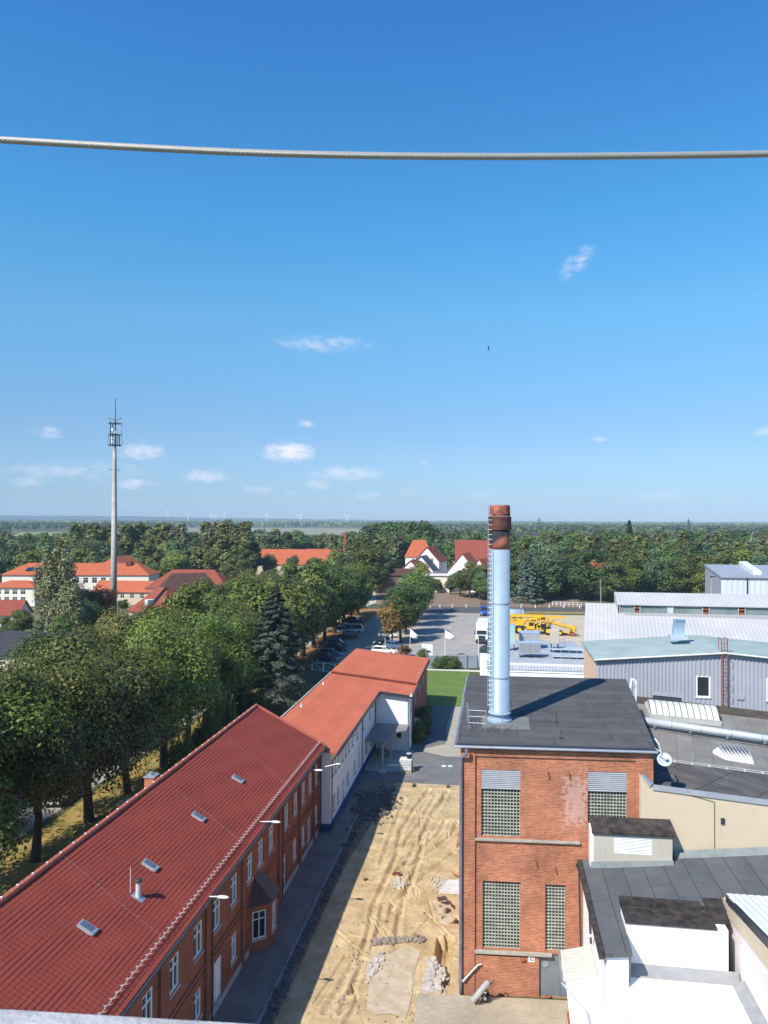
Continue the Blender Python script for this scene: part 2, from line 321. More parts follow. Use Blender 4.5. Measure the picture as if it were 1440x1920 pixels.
def facade(mb,O,U,W,top,holes,depth=.16,trim=0):
    """wall of width W from O along U with real openings (u0,u1,v0,v1); top = height or list of (u,h)"""
    O=V(O);U=V(U).normalized(); Nn=U.cross(Z)
    if not isinstance(top,(list,tuple)): top=[(0,top),(W,top)]
    def h(u):
        for (a,ha),(b,hb) in zip(top,top[1:]):
            if u<=b+1e-6: return ha+(hb-ha)*(u-a)/max(1e-9,b-a)
        return top[-1][1]
    us=sorted(set([0,W]+[q for t in holes for q in t[:2]]+[t[0] for t in top]))
    P=lambda u,v,d=0: O+U*u+Z*v-Nn*d
    for a,b in zip(us,us[1:]):
        if b-a<1e-6: continue
        hs=sorted([(t[2],t[3]) for t in holes if t[0]<=a+1e-6 and t[1]>=b-1e-6]); v=0
        for v0,v1 in hs:
            if v0>v+1e-6: mb.poly([P(a,v),P(b,v),P(b,v0),P(a,v0)])
            v=v1
        mb.poly([P(a,v),P(b,v),P(b,h(b)),P(a,h(a))])
    for (u0,u1,v0,v1) in holes:
        mb.poly([P(u0,v0),P(u1,v0),P(u1,v0,depth),P(u0,v0,depth)])
        mb.poly([P(u0,v1,depth),P(u1,v1,depth),P(u1,v1),P(u0,v1)])
        mb.poly([P(u0,v0),P(u0,v0,depth),P(u0,v1,depth),P(u0,v1)])
        mb.poly([P(u1,v0,depth),P(u1,v0),P(u1,v1),P(u1,v1,depth)])
def window(parent,O,U,hole,depth=.16,fw=.07,vb=(.5,),hb=(.3,),fm=None,gm=None,sill=True,name='window',sillm=None,barw=None,pane=True,simple_=False):
    O=V(O);U=V(U).normalized();Nn=U.cross(Z); u0,u1,v0,v1=hole; w=u1-u0;hh=v1-v0; m=MB(); bw=barw or fw*.7
    P=lambda u,v,d: O+U*u+Z*v-Nn*d
    def bar(a,b,c,d,dd0,dd1): m.hexa([P(a,c,dd0),P(b,c,dd0),P(b,c,dd1),P(a,c,dd1)],[P(a,d,dd0),P(b,d,dd0),P(b,d,dd1),P(a,d,dd1)])
    d0=depth-.09; d1=depth-.02
    bar(u0,u0+fw,v0,v1,d0,d1); bar(u1-fw,u1,v0,v1,d0,d1); bar(u0+fw,u1-fw,v0,v0+fw,d0,d1); bar(u0+fw,u1-fw,v1-fw,v1,d0,d1)
    for q in vb: bar(u0+w*q-bw/2,u0+w*q+bw/2,v0+fw,v1-fw,d0+.005,d1-.003)
    for q in hb: bar(u0+fw,u1-fw,v1-hh*q-bw/2,v1-hh*q+bw/2,d0+.01,d1-.006)
    f=m.build(name,fm or FRAME,parent)
    if pane:
        g=MB(); g.poly([P(u0,v0,d1),P(u1,v0,d1),P(u1,v1,d1),P(u0,v1,d1)]); g.build('pane',gm or GLASS,f)
    if sill:
        g=MB(); g.hexa([P(u0-.06,v0-.08,-.07),P(u1+.06,v0-.08,-.07),P(u1+.06,v0-.08,.0),P(u0-.06,v0-.08,.0)],[P(u0-.06,v0-.01,-.07),P(u1+.06,v0-.01,-.07),P(u1+.06,v0,.0),P(u0-.06,v0,.0)]); g.build('sill',sillm or CONC,f)
    return f
def corr(mb,O,U,W,z0,top,pitch=.3,dep=.05,tilt=None):
    """trapezoidal sheet wall; z0/top functions of u returning a point offset height"""
    O=V(O);U=V(U).normalized();Nn=U.cross(Z); n=int(W/pitch); pts=[]
    for i in range(n):
        u=i*W/n; p=W/n
        pts+=[(u,0),(u+p*.35,0),(u+p*.5,dep),(u+p*.85,dep)]
    pts.append((W,0)); k=len(mb.v)
    f0=z0 if callable(z0) else (lambda u:z0); f1=top if callable(top) else (lambda u:top)
    for u,d in pts:
        a=O+U*u+Nn*d
        b0=f0(u); b1=f1(u)
        mb.v.append(tuple(a+(b0 if isinstance(b0,V) else Z*b0))); mb.v.append(tuple(a+(b1 if isinstance(b1,V) else Z*b1)))
    for i in range(len(pts)-1):
        a=k+2*i; mb.f.append((a,a+2,a+3,a+1)); mb.m.append(mb.mi)
def npmesh(name,verts,faces,mt,parent=None,smooth=False,off=None):
    me=bpy.data.meshes.new(name); nv=len(verts); nf=len(faces)
    off=rootloc(parent) if (parent is not None and off is None) else (off or V((0,0,0)))
    vv=np.asarray(verts,dtype=np.float32)-np.array(off,dtype=np.float32)
    me.vertices.add(nv); me.vertices.foreach_set('co',vv.ravel())
    k=faces.shape[1]; me.loops.add(nf*k); me.loops.foreach_set('vertex_index',faces.ravel().astype(np.int32))
    me.polygons.add(nf); me.polygons.foreach_set('loop_start',np.arange(0,nf*k,k,dtype=np.int32)); me.polygons.foreach_set('loop_total',np.full(nf,k,dtype=np.int32))
    me.polygons.foreach_set('use_smooth',np.full(nf,bool(smooth)))
    me.update(); me.validate()
    me.materials.append(mt)
    o=bpy.data.objects.new(name,me); C.objects.link(o)
    if parent is not None: o.parent=parent
    else: o.location=off
    return o
def grid_faces(nu,nv):
    i,j=np.meshgrid(np.arange(nu-1),np.arange(nv-1),indexing='ij'); a=(i*nv+j).ravel()
    return np.stack([a,a+nv,a+nv+1,a+1],1)
# ================================================================== GROUND
GRASSFAR=mat('ground_green',(.060,.075,.028),.95,.3,.02,0,col2=(.115,.105,.045),detail=10)
def sheet(name,pts,m,z,kind='structure'):
    mb=MB(); mb.poly([(p[0],p[1],z) for p in pts]); return mb.build(name,m,None,kind=kind)
YX0,YX1,YY0,YY1=-11.55,-1.9,24.0,73.2
mb=MB(); R=8500
xs=[-R,YX0,YX1,R]; ys=[-R,YY0,YY1,R]
for i in range(3):
    for j in range(3):
        if i==1 and j==1: continue
        mb.poly([(xs[i],ys[j],0),(xs[i+1],ys[j],0),(xs[i+1],ys[j+1],0),(xs[i],ys[j+1],0)])
g=mb.build('ground',GRASSFAR,None,kind='structure')
ASPH=mat('asphalt_dark',(.085,.083,.085),.9,.22,.6,.2,bscale=30)
ASPH_L=mat('asphalt_worn',(.32,.295,.265),.92,.14,.35,.15,bscale=15,detail=8)
ASPH_M=mat('asphalt_mid',(.155,.15,.145),.92,.18,.5,.15,bscale=20,detail=8)
SAND=mat('sand',(.37,.26,.125),.95,.2,.8,1.0,bscale=13,detail=13,col2=(.585,.44,.25))
SANDY=mat('sandy_gravel',(.46,.38,.27),.95,.2,.25,.2,detail=8)
SOIL=mat('ploughed_soil',(.215,.15,.10),.95,.2,.3,.3,detail=8)
LAWN=mat('lawn_green',(.085,.15,.028),.95,.2,.35,.4,bscale=12,detail=8,col2=(.14,.19,.045))
VERGE=mat('verge_grass',(.16,.17,.04),.95,.2,.6,.3,detail=9,col2=(.40,.24,.08))
LEAFL=mat('leaf_litter',(.24,.11,.04),.95,.3,.8,.3,detail=9,col2=(.36,.19,.07))
sheet('yard_asphalt',[(-14.15,20),(-11.55,20),(-11.55,73.2),(-14.15,73.2)],PAVER_D,.004)
sheet('rear_yard_asphalt',[(-13.3,73.2),(-1.9,73.2),(-1.9,96),(-5.0,97),(-5.6,104),(-13.3,104)],ASPH_M,.004)
sheet('paver_path',[(-5.6,82),(-2.0,82),(-2.0,109.5),(-5.6,109.5),(-6.1,95),(-5.7,86.6),(-8.0,84.4),(-8.0,83.4)],mat('path_concrete',(.36,.32,.25),.9,.12,.8),.010)
sheet('bike_area',[(-13.2,76.2),(-9.0,76.2),(-9.0,83.4),(-13.2,83.4)],CONC,.010)
sheet('paver_front',[(-4.1,24),(4.4,24),(4.4,41.2),(-4.1,40.6)],PAVER,.14)
sheet('lawn',[(-9.3,104),(-4.7,104),(-4.5,131),(-12.5,131),(-12.5,109),(-9.3,109)],LAWN,.012)
sheet('parking_lot',[(-40,131.5),(-12.6,131.5),(-12.6,210),(-40,210)],mat('parking_surface',(.38,.33,.27),.92,.15,.4,.1,detail=8),.008)
sheet('truck_yard',[(-17.5,131.5),(1.5,131.5),(6,210),(-19.5,210)],ASPH_L,.016)
sheet('gravel_yard',[(1.5,131.5),(60,131.5),(60,210),(6,210)],SANDY,.012)
rp=[G(640,1152),G(722,1138),G(790,1140),G(1100,1148),G(1440,1160)]
sheet('cross_road',[(-19.5,210),(90,222),(90,231),(-34,222),(-34,214)],ASPH,.020)
sheet('field',[(-45,229),(-15,223.5),(24,229),(30,300),(-48,300)],SOIL,.024)
sheet('grass_strip',[(6,211.6),(60,217),(60,222),(6,216)],VERGE,.030)
sheet('park_verge',[(-34.6,98),(-27,98),(-31.5,126),(-32,215),(-40,215),(-37,150)],LEAFL,.034)
sheet('verge',[(-36.2,10),(-25,10),(-25,88),(-34,100),(-37.2,112),(-36.4,60)],VERGE,.012)
sheet('street',[(-42.2,0),(-36.2,0),(-37.8,100),(-43,215),(-62,420),(-67,420),(-49,215),(-44,100)],ASPH_L,.016)
sheet('cycle_path',[(-41.3,214),(-38.7,213),(-36.5,232),(-43,270),(-47,270),(-41,236)],mat('path_pale',(.50,.46,.38),.9,.1,.6),.040)
sheet('left_garden',[(-130,60),(-43,60),(-44.5,100),(-50,215),(-130,215)],mat('garden_ground',(.09,.10,.035),.95,.3,.15,0,col2=(.20,.16,.08),detail=8),.012)
# distant fields
def pixsheet(name,pp,m,z): return sheet(name,[tuple(G(x,y,z))[:2] for x,y in pp],m,z)
STRAW=mat('stubble',(.22,.21,.13),.95,.35,.006); 
pixsheet('far_field',[(330,1001),(700,1003),(700,991.5),(560,990),(340,990.5)],STRAW,.3)
pixsheet('far_field',[(20,1006),(260,1001),(235,997),(40,998)],mat('meadow',(.20,.25,.08),.95,.15,.004),.35)
pixsheet('far_field',[(1395,1022),(1500,1022),(1500,1014),(1405,1014)],STRAW,.3)
# hills on the horizon
def hillstrip(name,d,hs,seed,m,amp=5):
    r2=np.random.default_rng(seed); A=np.linspace(rad(-50),rad(50),520); top=np.interp(np.degrees(A),[a for a,_ in hs],[h for _,h in hs])
    no=np.convolve(r2.normal(0,1,len(A)+6),np.ones(7)/3.5,'valid')*amp*.4+r2.normal(0,.35,len(A))*amp*.4
    rows=[(-500,0),(-300,.55),(-120,.85),(0,1),(250,.9),(500,0)]; vs=[]
    for i,a in enumerate(A):
        for dd,k in rows: vs.append((math.sin(a)*(d+dd),math.cos(a)*(d+dd),(top[i]+no[i])*k+r2.normal(0,.25)*amp*(0 if k==0 else .6)-(1 if k==0 else 0)))
    o=npmesh(name,np.array(vs),grid_faces(len(A),len(rows)),m); tag(o,kind='structure')
FORFAR=mat('far_forest_green',(.030,.045,.018),.95,.3,.012,0,detail=9)
hillstrip('hills',7600,[(-50,62),(-27,58),(-20,44),(-10,34),(-2,26),(10,24),(50,24)],3,FORFAR,5)
hillstrip('hills',5200,[(-50,30),(-20,20),(-8,12),(0,13),(8,20),(50,22)],5,FORFAR,4)
# ================================================================== SAND YARD with ruts, pits and a trench
nu,nv=150,760
gx=np.linspace(YX0,YX1,nu); gy=np.linspace(YY0,YY1,nv); X,Y=np.meshgrid(gx,gy,indexing='ij')
def vnoise(x,y,s,seed):
    r=np.random.default_rng(seed); T=r.random((64,64)); x=x*s;y=y*s
    xi=np.floor(x).astype(int);yi=np.floor(y).astype(int);fx=x-xi;fy=y-yi;fx=fx*fx*(3-2*fx);fy=fy*fy*(3-2*fy)
    t=lambda a,b:T[a%64,b%64]
    return (t(xi,yi)*(1-fx)+t(xi+1,yi)*fx)*(1-fy)+(t(xi,yi+1)*(1-fx)+t(xi+1,yi+1)*fx)*fy
H=.10*(vnoise(X,Y,.35,1)-.5)+.05*(vnoise(X,Y,1.1,2)-.5)+.03*(vnoise(X,Y,3.3,3)-.5)+.03*(vnoise(X,Y,7,4)-.5)
def rut(pts,w=.16,d=.10,rim=.05):
    global H
    D=np.full(X.shape,1e9)
    for a,b in zip(pts,pts[1:]):
        ax,ay=a;bx,by=b; vx,vy=bx-ax,by-ay; t=np.clip(((X-ax)*vx+(Y-ay)*vy)/(vx*vx+vy*vy),0,1)
        D=np.minimum(D,np.hypot(X-ax-t*vx,Y-ay-t*vy))
    H-=d*np.exp(-(D/w)**2); H+=rim*np.exp(-((D-w*2)/(w*.8))**2)
def pr(*pp,off=0,**k):
    q=[G(x,y,0) for x,y in pp]; rut([(p.x+off,p.y) for p in q],**k)
for o_ in (0,1.75):
    pr((805,1480),(775,1520),(752,1560),(744,1600),(728,1640),(700,1700),(690,1760),(660,1860),off=o_,d=.12)
    pr((835,1540),(822,1565),(790,1590),(750,1615),(722,1640),off=o_*.6,d=.12)
    pr((818,1490),(790,1540),(760,1580),(735,1625),(700,1650),off=o_*.5,d=.09)
pr((850,1600),(800,1640),(740,1690),(690,1790),d=.08); pr((640,1900),(700,1780),(720,1700),d=.08); pr((610,1900),(690,1760),d=.07)
pr((780,1640),(740,1700),(700,1800),(650,1920),d=.08)
pr((860,1560),(800,1585),(760,1620),d=.06);pr((760,1500),(735,1560),(715,1620),d=.07)
for k in range(46):
    cx,cy=random.uniform(YX0+2.4,YX1-.6),random.uniform(30,71); a=random.gauss(1.45,.45); l=random.uniform(.5,2.4)
    rut([(cx-l*math.cos(a),cy-l*math.sin(a)),(cx,cy+random.uniform(-.1,.1)),(cx+l*math.cos(a),cy+l*math.sin(a))],w=.07,d=random.uniform(.04,.1),rim=.03)
for k in range(60):
    cx,cy=random.uniform(YX0+2.0,YX1-.5),random.uniform(30,72); a=random.uniform(0,3.14); l=random.uniform(.15,.7)
    rut([(cx-l*math.cos(a),cy-l*math.sin(a)),(cx+l*math.cos(a),cy+l*math.sin(a))],w=.06,d=random.uniform(.03,.12),rim=.05)
def pit(x0,x1,y0,y1,dep,soft=.14):
    global H
    k=np.clip(np.minimum(np.minimum(X-x0,x1-X),np.minimum(Y-y0,y1-Y))/soft+.5,0,1); H=H*(1-k)-dep*k
a_=G(818,1757); b_=G(820,1856)
pit(b_.x-.35,b_.x+.35,b_.y,a_.y,.75)
pit(a_.x+.55,a_.x+1.0,b_.y+.6,a_.y+.3,.9)
p_=G(835,1718); pit(p_.x+.2,p_.x+.9,p_.y-.6,p_.y+.1,.4,.3)
# flatten the edges onto the surroundings
ed=np.minimum(np.minimum(X-YX0,YX1-X),np.minimum(Y-YY0,YY1-Y)); H*=np.clip(ed/.5,0,1)
sl0=G(700,1800); msk=((X>-7.2)&(X<-4.2)&(Y>33.3)&(Y<45.6)); H[msk]=H[msk]*.15
o=npmesh('sand_yard',np.stack([X.ravel(),Y.ravel(),H.ravel()],1),grid_faces(nu,nv),SAND,smooth=True); tag(o,kind='structure')
# shaded strip of dark earth beside the pavers, worn line, concrete remnant
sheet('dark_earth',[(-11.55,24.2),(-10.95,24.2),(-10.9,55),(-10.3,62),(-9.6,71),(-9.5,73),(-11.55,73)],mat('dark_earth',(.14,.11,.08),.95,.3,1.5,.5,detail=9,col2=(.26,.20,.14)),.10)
lb=MB()
yy=20.0
while yy<66.0:
    l=random.uniform(.6,1.6); w=random.uniform(.03,.05); dx=random.uniform(-.015,.015)
    lb.poly([(-11.74-w+dx,yy,.009),(-11.74+w+dx,yy,.009),(-11.74+w+dx,yy+l,.009),(-11.74-w+dx,yy+l,.009)]); yy+=l+random.uniform(0,.05)
lb.build('line_marking',LINE,None,kind='structure')
sheet('concrete_remnant',[(-6.6,39.1),(-6.0,38.7),(-5.3,38.9),(-4.5,38.6),(-4.4,40.6),(-4.55,42.4),(-4.35,44.7),(-4.9,45.1),(-5.5,45.0),(-5.9,44.4),(-6.4,43.9),(-6.5,43.0),(-6.95,41.8),(-6.7,40.3)],mat('remnant',(.41,.315,.19),.95,.16,1.3,.8,col2=(.54,.46,.34),bscale=12),.03)
# rubble heaps
def rocks(name,label,fn,n,s0,s1,m,z=.05,group='rubble heaps on the sand'):
    mb=MB()
    for i in range(n):
        x,y,zz=fn(); s=random.uniform(s0,s1)*random.choice((.6,1,1,1.4))
        pts=[]; c=V((x,y,z+zz+s*.25)); k=len(mb.v)
        for dx in (-1,1):
            for dy in (-1,1):
                for dz in (-1,1): pts.append(c+V((dx*s*random.uniform(.3,.65),dy*s*random.uniform(.3,.65),dz*s*random.uniform(.2,.5))))
        mb.v+=[tuple(p) for p in pts]
        for f in ((0,1,3,2),(4,6,7,5),(0,4,5,1),(2,3,7,6),(0,2,6,4),(1,5,7,3)): mb.f.append(tuple(k+q for q in f)); mb.m.append(0)
    mb.build(name,m,None,label=label,cat='rubble',kind='stuff')
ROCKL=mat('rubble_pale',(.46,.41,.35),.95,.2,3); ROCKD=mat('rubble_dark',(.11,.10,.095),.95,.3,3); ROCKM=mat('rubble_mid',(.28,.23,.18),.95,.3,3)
def along(pp,w):
    q=[G(x,y) for x,y in pp]
    def f():
        i=random.randrange(len(q)-1); t=random.random(); p=q[i].lerp(q[i+1],t); return p.x+random.gauss(0,w),p.y+random.gauss(0,w),0
    return f
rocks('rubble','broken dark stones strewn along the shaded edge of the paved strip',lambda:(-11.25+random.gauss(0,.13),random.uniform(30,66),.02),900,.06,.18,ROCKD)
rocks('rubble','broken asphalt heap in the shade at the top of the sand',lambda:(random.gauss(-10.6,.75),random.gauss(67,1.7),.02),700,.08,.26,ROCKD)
rocks('rubble','grey brown stones along the far edge of the concrete patch',along([(705,1768),(738,1764),(790,1762)],.16),260,.06,.17,ROCKM,.03)
rocks('rubble','white plaster rubble on the left side of the concrete patch',along([(716,1790),(702,1815),(694,1830)],.14),200,.06,.16,ROCKL,.03)
rocks('rubble','pale broken masonry lying in and around the trench',along([(812,1800),(806,1830),(800,1855),(822,1856),(826,1820)],.13),300,.06,.24,ROCKL,-.05)
rocks('rubble','small white rubble beside the pale slab near the brick wall',along([(822,1650),(832,1662),(828,1672)],.25),120,.05,.13,ROCKL)
rocks('rubble','scattered white chips in the middle of the sand',along([(740,1655),(755,1662)],.35),50,.06,.2,ROCKL)
rocks('rubble','loose pebbles and clods strewn all over the sand',lambda:(random.uniform(-10,-2.2),random.uniform(29,72),.0),420,.02,.085,ROCKM,.0)
rocks('rubble','pebbles strewn over the near sand and concrete patch',lambda:(random.uniform(-8.6,-4.2),random.uniform(30,44),.08),160,.03,.09,ROCKL,-.04)
sb=MB(); p=G(852,1668); sb.prism([(p.x-1.0,p.y-.7),(p.x+.6,p.y-.7),(p.x+.6,p.y+1.3),(p.x-.5,p.y+1.1)],.02,.14); sb.build('concrete_slab',CONC_L,None,label='pale broken concrete slab on the sand against the brick wall',cat='slab')
# concrete shaft rings, crate, brick, pipe stubs
def ring(p,z,ro,ri,h,label,grp=None):
    mb=MB(); n=26
    P=[[(p.x+r*math.cos(2*math.pi*i/n),p.y+r*math.sin(2*math.pi*i/n)) for i in range(n)] for r in (ro,ri)]
    for i in range(n):
        j=(i+1)%n; o0,o1,i0,i1=P[0][i],P[0][j],P[1][i],P[1][j]
        mb.poly([(*o0,z),(*o1,z),(*o1,z+h),(*o0,z+h)]); mb.poly([(*i1,z),(*i0,z),(*i0,z+h),(*i1,z+h)]); mb.poly([(*o0,z+h),(*o1,z+h),(*i1,z+h),(*i0,z+h)])
    mb.poly([(*q,z+.05) for q in P[1]])
    return mb.build('shaft_ring',SANDY,None,label=label,cat='concrete ring',group=grp)
q=G(838,1726); ring(q,-.05,.52,.34,.22,'wide pale concrete ring half buried in the sand beside the brick wall')
q=G(829,1712); ring(q,.10,.33,.2,.34,'small concrete cone standing on the wide ring in the sand')
q=G(829,1698); t=thing('shaft_cover','rusty square shaft cover with iron arm on the sand',"shaft cover",(q.x,q.y,.3))
mb=MB(); mb.obox((q.x,q.y,.42),V((.9,.35,.1)).normalized(),V((-.35,.9,0)).normalized(),Z,.3,.22,.06); mb.build('lid',mat('iron_brown',(.10,.05,.04),.8,.3,4),t)
mb=MB(); mb.tube([(q.x+.2,q.y,.46),(q.x+.55,q.y-.3,.4),(q.x+.7,q.y-.5,.2)],.06); mb.build('arm',MATS['iron_brown'],t)
q=G(744,1641); mb=MB(); mb.obox((q.x,q.y,.02),V((1,.1,0)).normalized(),V((-.1,1,0)).normalized(),Z,.28,.16,.14); mb.build('brick_block',BRICK_DARK,None,label='lone red brown brick block lying on the sand',cat='brick block')
q=G(686,1651); mb=MB(); mb.obox((q.x,q.y,.02),V((1,.5,0)).normalized(),V((-.5,1,0)).normalized(),Z,.12,.1,.12); mb.build('brick_block',BRICK_DARK,None,label='small broken brick near the shadow edge on the sand',cat='brick block')
mb=MB(); a=G(845,1642);b=G(862,1648); mb.tube([(a.x,a.y,.3),((a.x+b.x)/2,(a.y+b.y)/2,.22),(b.x,b.y,.25)],.05); mb.build('drain_pipe',mat('pvc_orange',(.55,.14,.05),.5,.1),None,label='orange plastic drain pipe sticking out beside the brick wall',cat='pipe')
mb=MB(); a=G(856,1590);b=G(861,1570); mb.tube([(a.x,a.y,.1),(b.x,b.y,.5),(b.x+.05,b.y+.3,.9)],.04); mb.build('drain_pipe',MATS['pvc_orange'],None,label='thin orange pipe rising from the sand by the drainpipe',cat='pipe')

# ================================================================== RED BRICK BUILDING (left)
rb=thing('brick_office','long two storey red brick office with red tiled roof','building',(-19.5,40,0))
FX=-14.15; RY0,RY1=19.5,60.6
ups=[(22.0,22.9),(24.4,25.4),(27.0,27.9),(29.55,30.45),(32.2,33.1),(34.9,35.85),(37.4,38.3),(40.0,40.9),(42.7,43.55),(44.7,45.6),(46.9,47.8),(50.5,51.4),(52.9,53.8),(55.1,56.0),(57.2,58.1),(59.3,60.15)]
los=[(27.0,27.9,1.1,2.5),(29.6,30.5,1.1,2.5),(34.9,35.8,1.1,2.5),(37.5,38.7,.1,2.5),(40.0,40.9,1.05,2.5),(49.9,51.0,.1,2.5),(52.7,53.6,1.05,2.45),(55.15,56.0,1.05,2.45),(56.9,58.0,.1,2.45),(59.3,60.15,1.05,2.45)]
holes=[(a-RY0-.06,b-RY0+.06,4.12,5.66) for a,b in ups]+[(a-RY0,b-RY0,c,d) for a,b,c,d in los]
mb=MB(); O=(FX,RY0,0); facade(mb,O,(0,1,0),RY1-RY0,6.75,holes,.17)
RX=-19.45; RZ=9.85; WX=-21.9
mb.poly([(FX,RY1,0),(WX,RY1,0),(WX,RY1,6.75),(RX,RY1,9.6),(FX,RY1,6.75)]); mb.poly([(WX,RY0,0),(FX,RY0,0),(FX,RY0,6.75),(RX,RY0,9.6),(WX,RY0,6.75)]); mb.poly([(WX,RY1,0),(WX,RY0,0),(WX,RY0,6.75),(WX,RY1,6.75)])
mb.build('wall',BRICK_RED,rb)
for h in holes[:len(ups)]: window(rb,O,(0,1,0),h,.13,.10,(.5,),(.32,))
for a,b,c,d in los:
    h=(a-RY0,b-RY0,c,d)
    if c<.5: window(rb,O,(0,1,0),h,.17,.09,(.5,),(.22,.62),name='door',gm=FRAME if a<40 else None,sill=False)
    else: window(rb,O,(0,1,0),h,.13,.10,(.5,),(.32,))
# pilasters, string course, lintels in relief
mb=MB()
for y in (21.2,26.2,31.2,36.4,41.8,49.1,54.4,58.65,60.35): mb.box(FX+.003,y-.2,0,FX+.12,y+.2,6.5)
mb.box(FX+.003,RY0,6.3,FX+.14,RY1,6.74)
for a,b in zip([19.5,21.4,26.4,31.4,36.6,42.0,49.3,54.6,58.85],[21.0,26.0,31.0,36.2,41.6,48.9,54.2,58.45,60.15]): mb.box(FX+.003,a,3.15,FX+.07,b,3.32); mb.box(FX+.003,a,2.9,FX+.05,b,3.0)
mb.build('brick_relief',BRICK_RED,rb)
mb=MB(); mb.box(FX+.003,RY0,0,FX+.06,RY1-.5,.35); mb.build('plinth',CONC,rb)
# tiled roof with real tiles
def tileroof(name,P0,A,Ln,B,S,m,parent,pa=.235,cs=.21,amp=.011,step=.019):
    P0=np.array(P0,float);A=np.array(V(A).normalized());B=np.array(V(B).normalized());Nn=np.cross(A,B); Nn=Nn*(1 if Nn[2]>0 else -1)
    na=int(Ln/pa)*4+1; a=np.linspace(0,Ln,na); prof=amp*(np.abs(np.sin(np.pi*a/pa))**1.3); nc=int(round(S/cs)); cs=S/nc; rows=[]
    for j in range(nc): rows+=[(j*cs,step),( (j+1)*cs-.0,0.0)]
    vs=np.empty((na,len(rows),3))
    for k,(b,h) in enumerate(rows):
        jj=(k//2); sag=.010*np.sin(a*.9+jj*.7)+.0015*rng.normal(size=na)
        vs[:,k,:]=P0+np.outer(a,A)+B*b+np.outer(prof+h+sag,Nn)
    return npmesh(name,vs.reshape(-1,3),grid_faces(na,len(rows)),m,parent)
EX,EZ=-13.66,6.86
sl=V((RX-EX,0,RZ-EZ)); tileroof('roof_slope',(EX,RY0,EZ),(0,1,0),RY1+.1-RY0,sl,sl.length,ROOFTILE,rb)
EW=-22.2; sw=V((RX-EW,0,RZ-EZ)); tileroof('roof_slope',(EW,RY0,EZ),(0,1,0),RY1+.1-RY0,sw,sw.length,ROOFTILE,rb)
mb=MB(); y=RY0
while y<RY1: mb.cyl((RX,y,RZ+.01),(RX,y+.36,RZ+.03),.13,.145,8); y+=.35
mb.build('ridge',RIDGETILE,rb)
y=RY0+.2
while y<RY1: mb=MB(); mb.box(RX-.03,y,RZ+.12,RX+.05,y+.06,RZ+.185); y+=1.05; mb.build('ridge_clip',PAINTW,rb)
mb=MB();  # verge tiles at the far gable
mb.hexa([(EX,RY1+.08,EZ-.02),(EX,RY1+.3,EZ-.02),(RX,RY1+.3,RZ-.02),(RX,RY1+.08,RZ-.02)],[(EX,RY1+.08,EZ+.12),(EX,RY1+.3,EZ+.12),(RX,RY1+.3,RZ+.12),(RX,RY1+.08,RZ+.12)]); mb.build('verge_trim',RIDGETILE,rb)
mb=MB(); mb.box(EX-.02,RY0,EZ-.12,EX+.14,RY1+.2,EZ-.01); mb.build('gutter',DARKMETAL,rb); 
mb=MB(); mb.box(FX+.14,RY0,EZ-.35,EX-.03,RY1+.1,EZ-.13); mb.build('fascia',DARKMETAL,rb)
# snow guard hooks near the eaves
up=sl.normalized(); nrm=V((0,1,0)).cross(up); nrm=nrm if nrm.z>0 else -nrm
mb=MB(); y=RY0
while y<RY1:
    b=V((EX,y,EZ))+up*.55+nrm*.07
    mb.tube([b,b+V((0,.12,0))+nrm*.17,b+V((0,.28,0))+up*.10+nrm*.02,b+V((0,.42,0))-up*.10+nrm*.12],.013,4); y+=.42
mb.tube([V((EX,RY0,EZ))+up*.55+nrm*.14,V((EX,RY1,EZ))+up*.55+nrm*.14],.011,4)
mb.build('snow_guard',mat('guard_grey',(.45,.43,.42),.6,.15),rb)
def onroof(px,py,lift=0): return PP(px,py,V((EX,0,EZ))+nrm*lift,nrm)
for (px,py) in ((445,1460),(371,1531),(280,1622),(162,1739)):
    c=onroof(px,py,.05); wb=MB(); 
    A_=V((0,1,0)); wb.obox(c-nrm*.05,up,A_,nrm,.35,.22,.12); w=wb.build('roof_window',ZINC,rb)
    g=MB(); g.obox(c+nrm*.078,up,A_,nrm,.27,.155,.02); g.build('pane',SKYGL,w)
    g=MB(); g.obox(c-up*.40+nrm*.0,up,A_,nrm,.05,.23,.07); g.build('flashing',STEEL,w)
c=onroof(259,1683,.0); v=MB(); v.lathe((c.x,c.y,c.z-.1),[(.11,0),(.11,.78),(.10,.8)],12); vp=v.build('vent_pipe',CONC_L,rb,smooth=False)
v=MB(); v.lathe((c.x,c.y,c.z+.72),[(.17,0),(.17,.06),(.10,.13)],12); v.build('cap',DARKMETAL,vp)
v=MB(); v.obox(c-nrm*.02,up,V((0,1,0)),nrm,.3,.22,.06); v.build('flashing',STEEL,vp)
v=MB(); v.tube([(c.x-.35,c.y-.05,c.z),(c.x-.35,c.y-.05,c.z+1.35)],.012,5); v.tube([(c.x-.6,c.y-.2,c.z+.18),(c.x-.35,c.y-.05,c.z+.14),(c.x-.1,c.y-.2,c.z)],.012,5); v.build('lightning_rod',PAINTW,vp)
for pts in (((315,1470),(380,1518),(455,1580)),((115,1600),(220,1690),(310,1760)),((420,1378),(490,1428),(545,1478))):
    ps=[onroof(x,y,.09) for x,y in pts]; v=MB(); v.tube(ps,.004,4)
    for i in range(9):
        q=ps[0].lerp(ps[-1],i/8); v.ball(q,.022,.022,.022,6,4)
    v.build('lightning_wire',STEEL,rb)
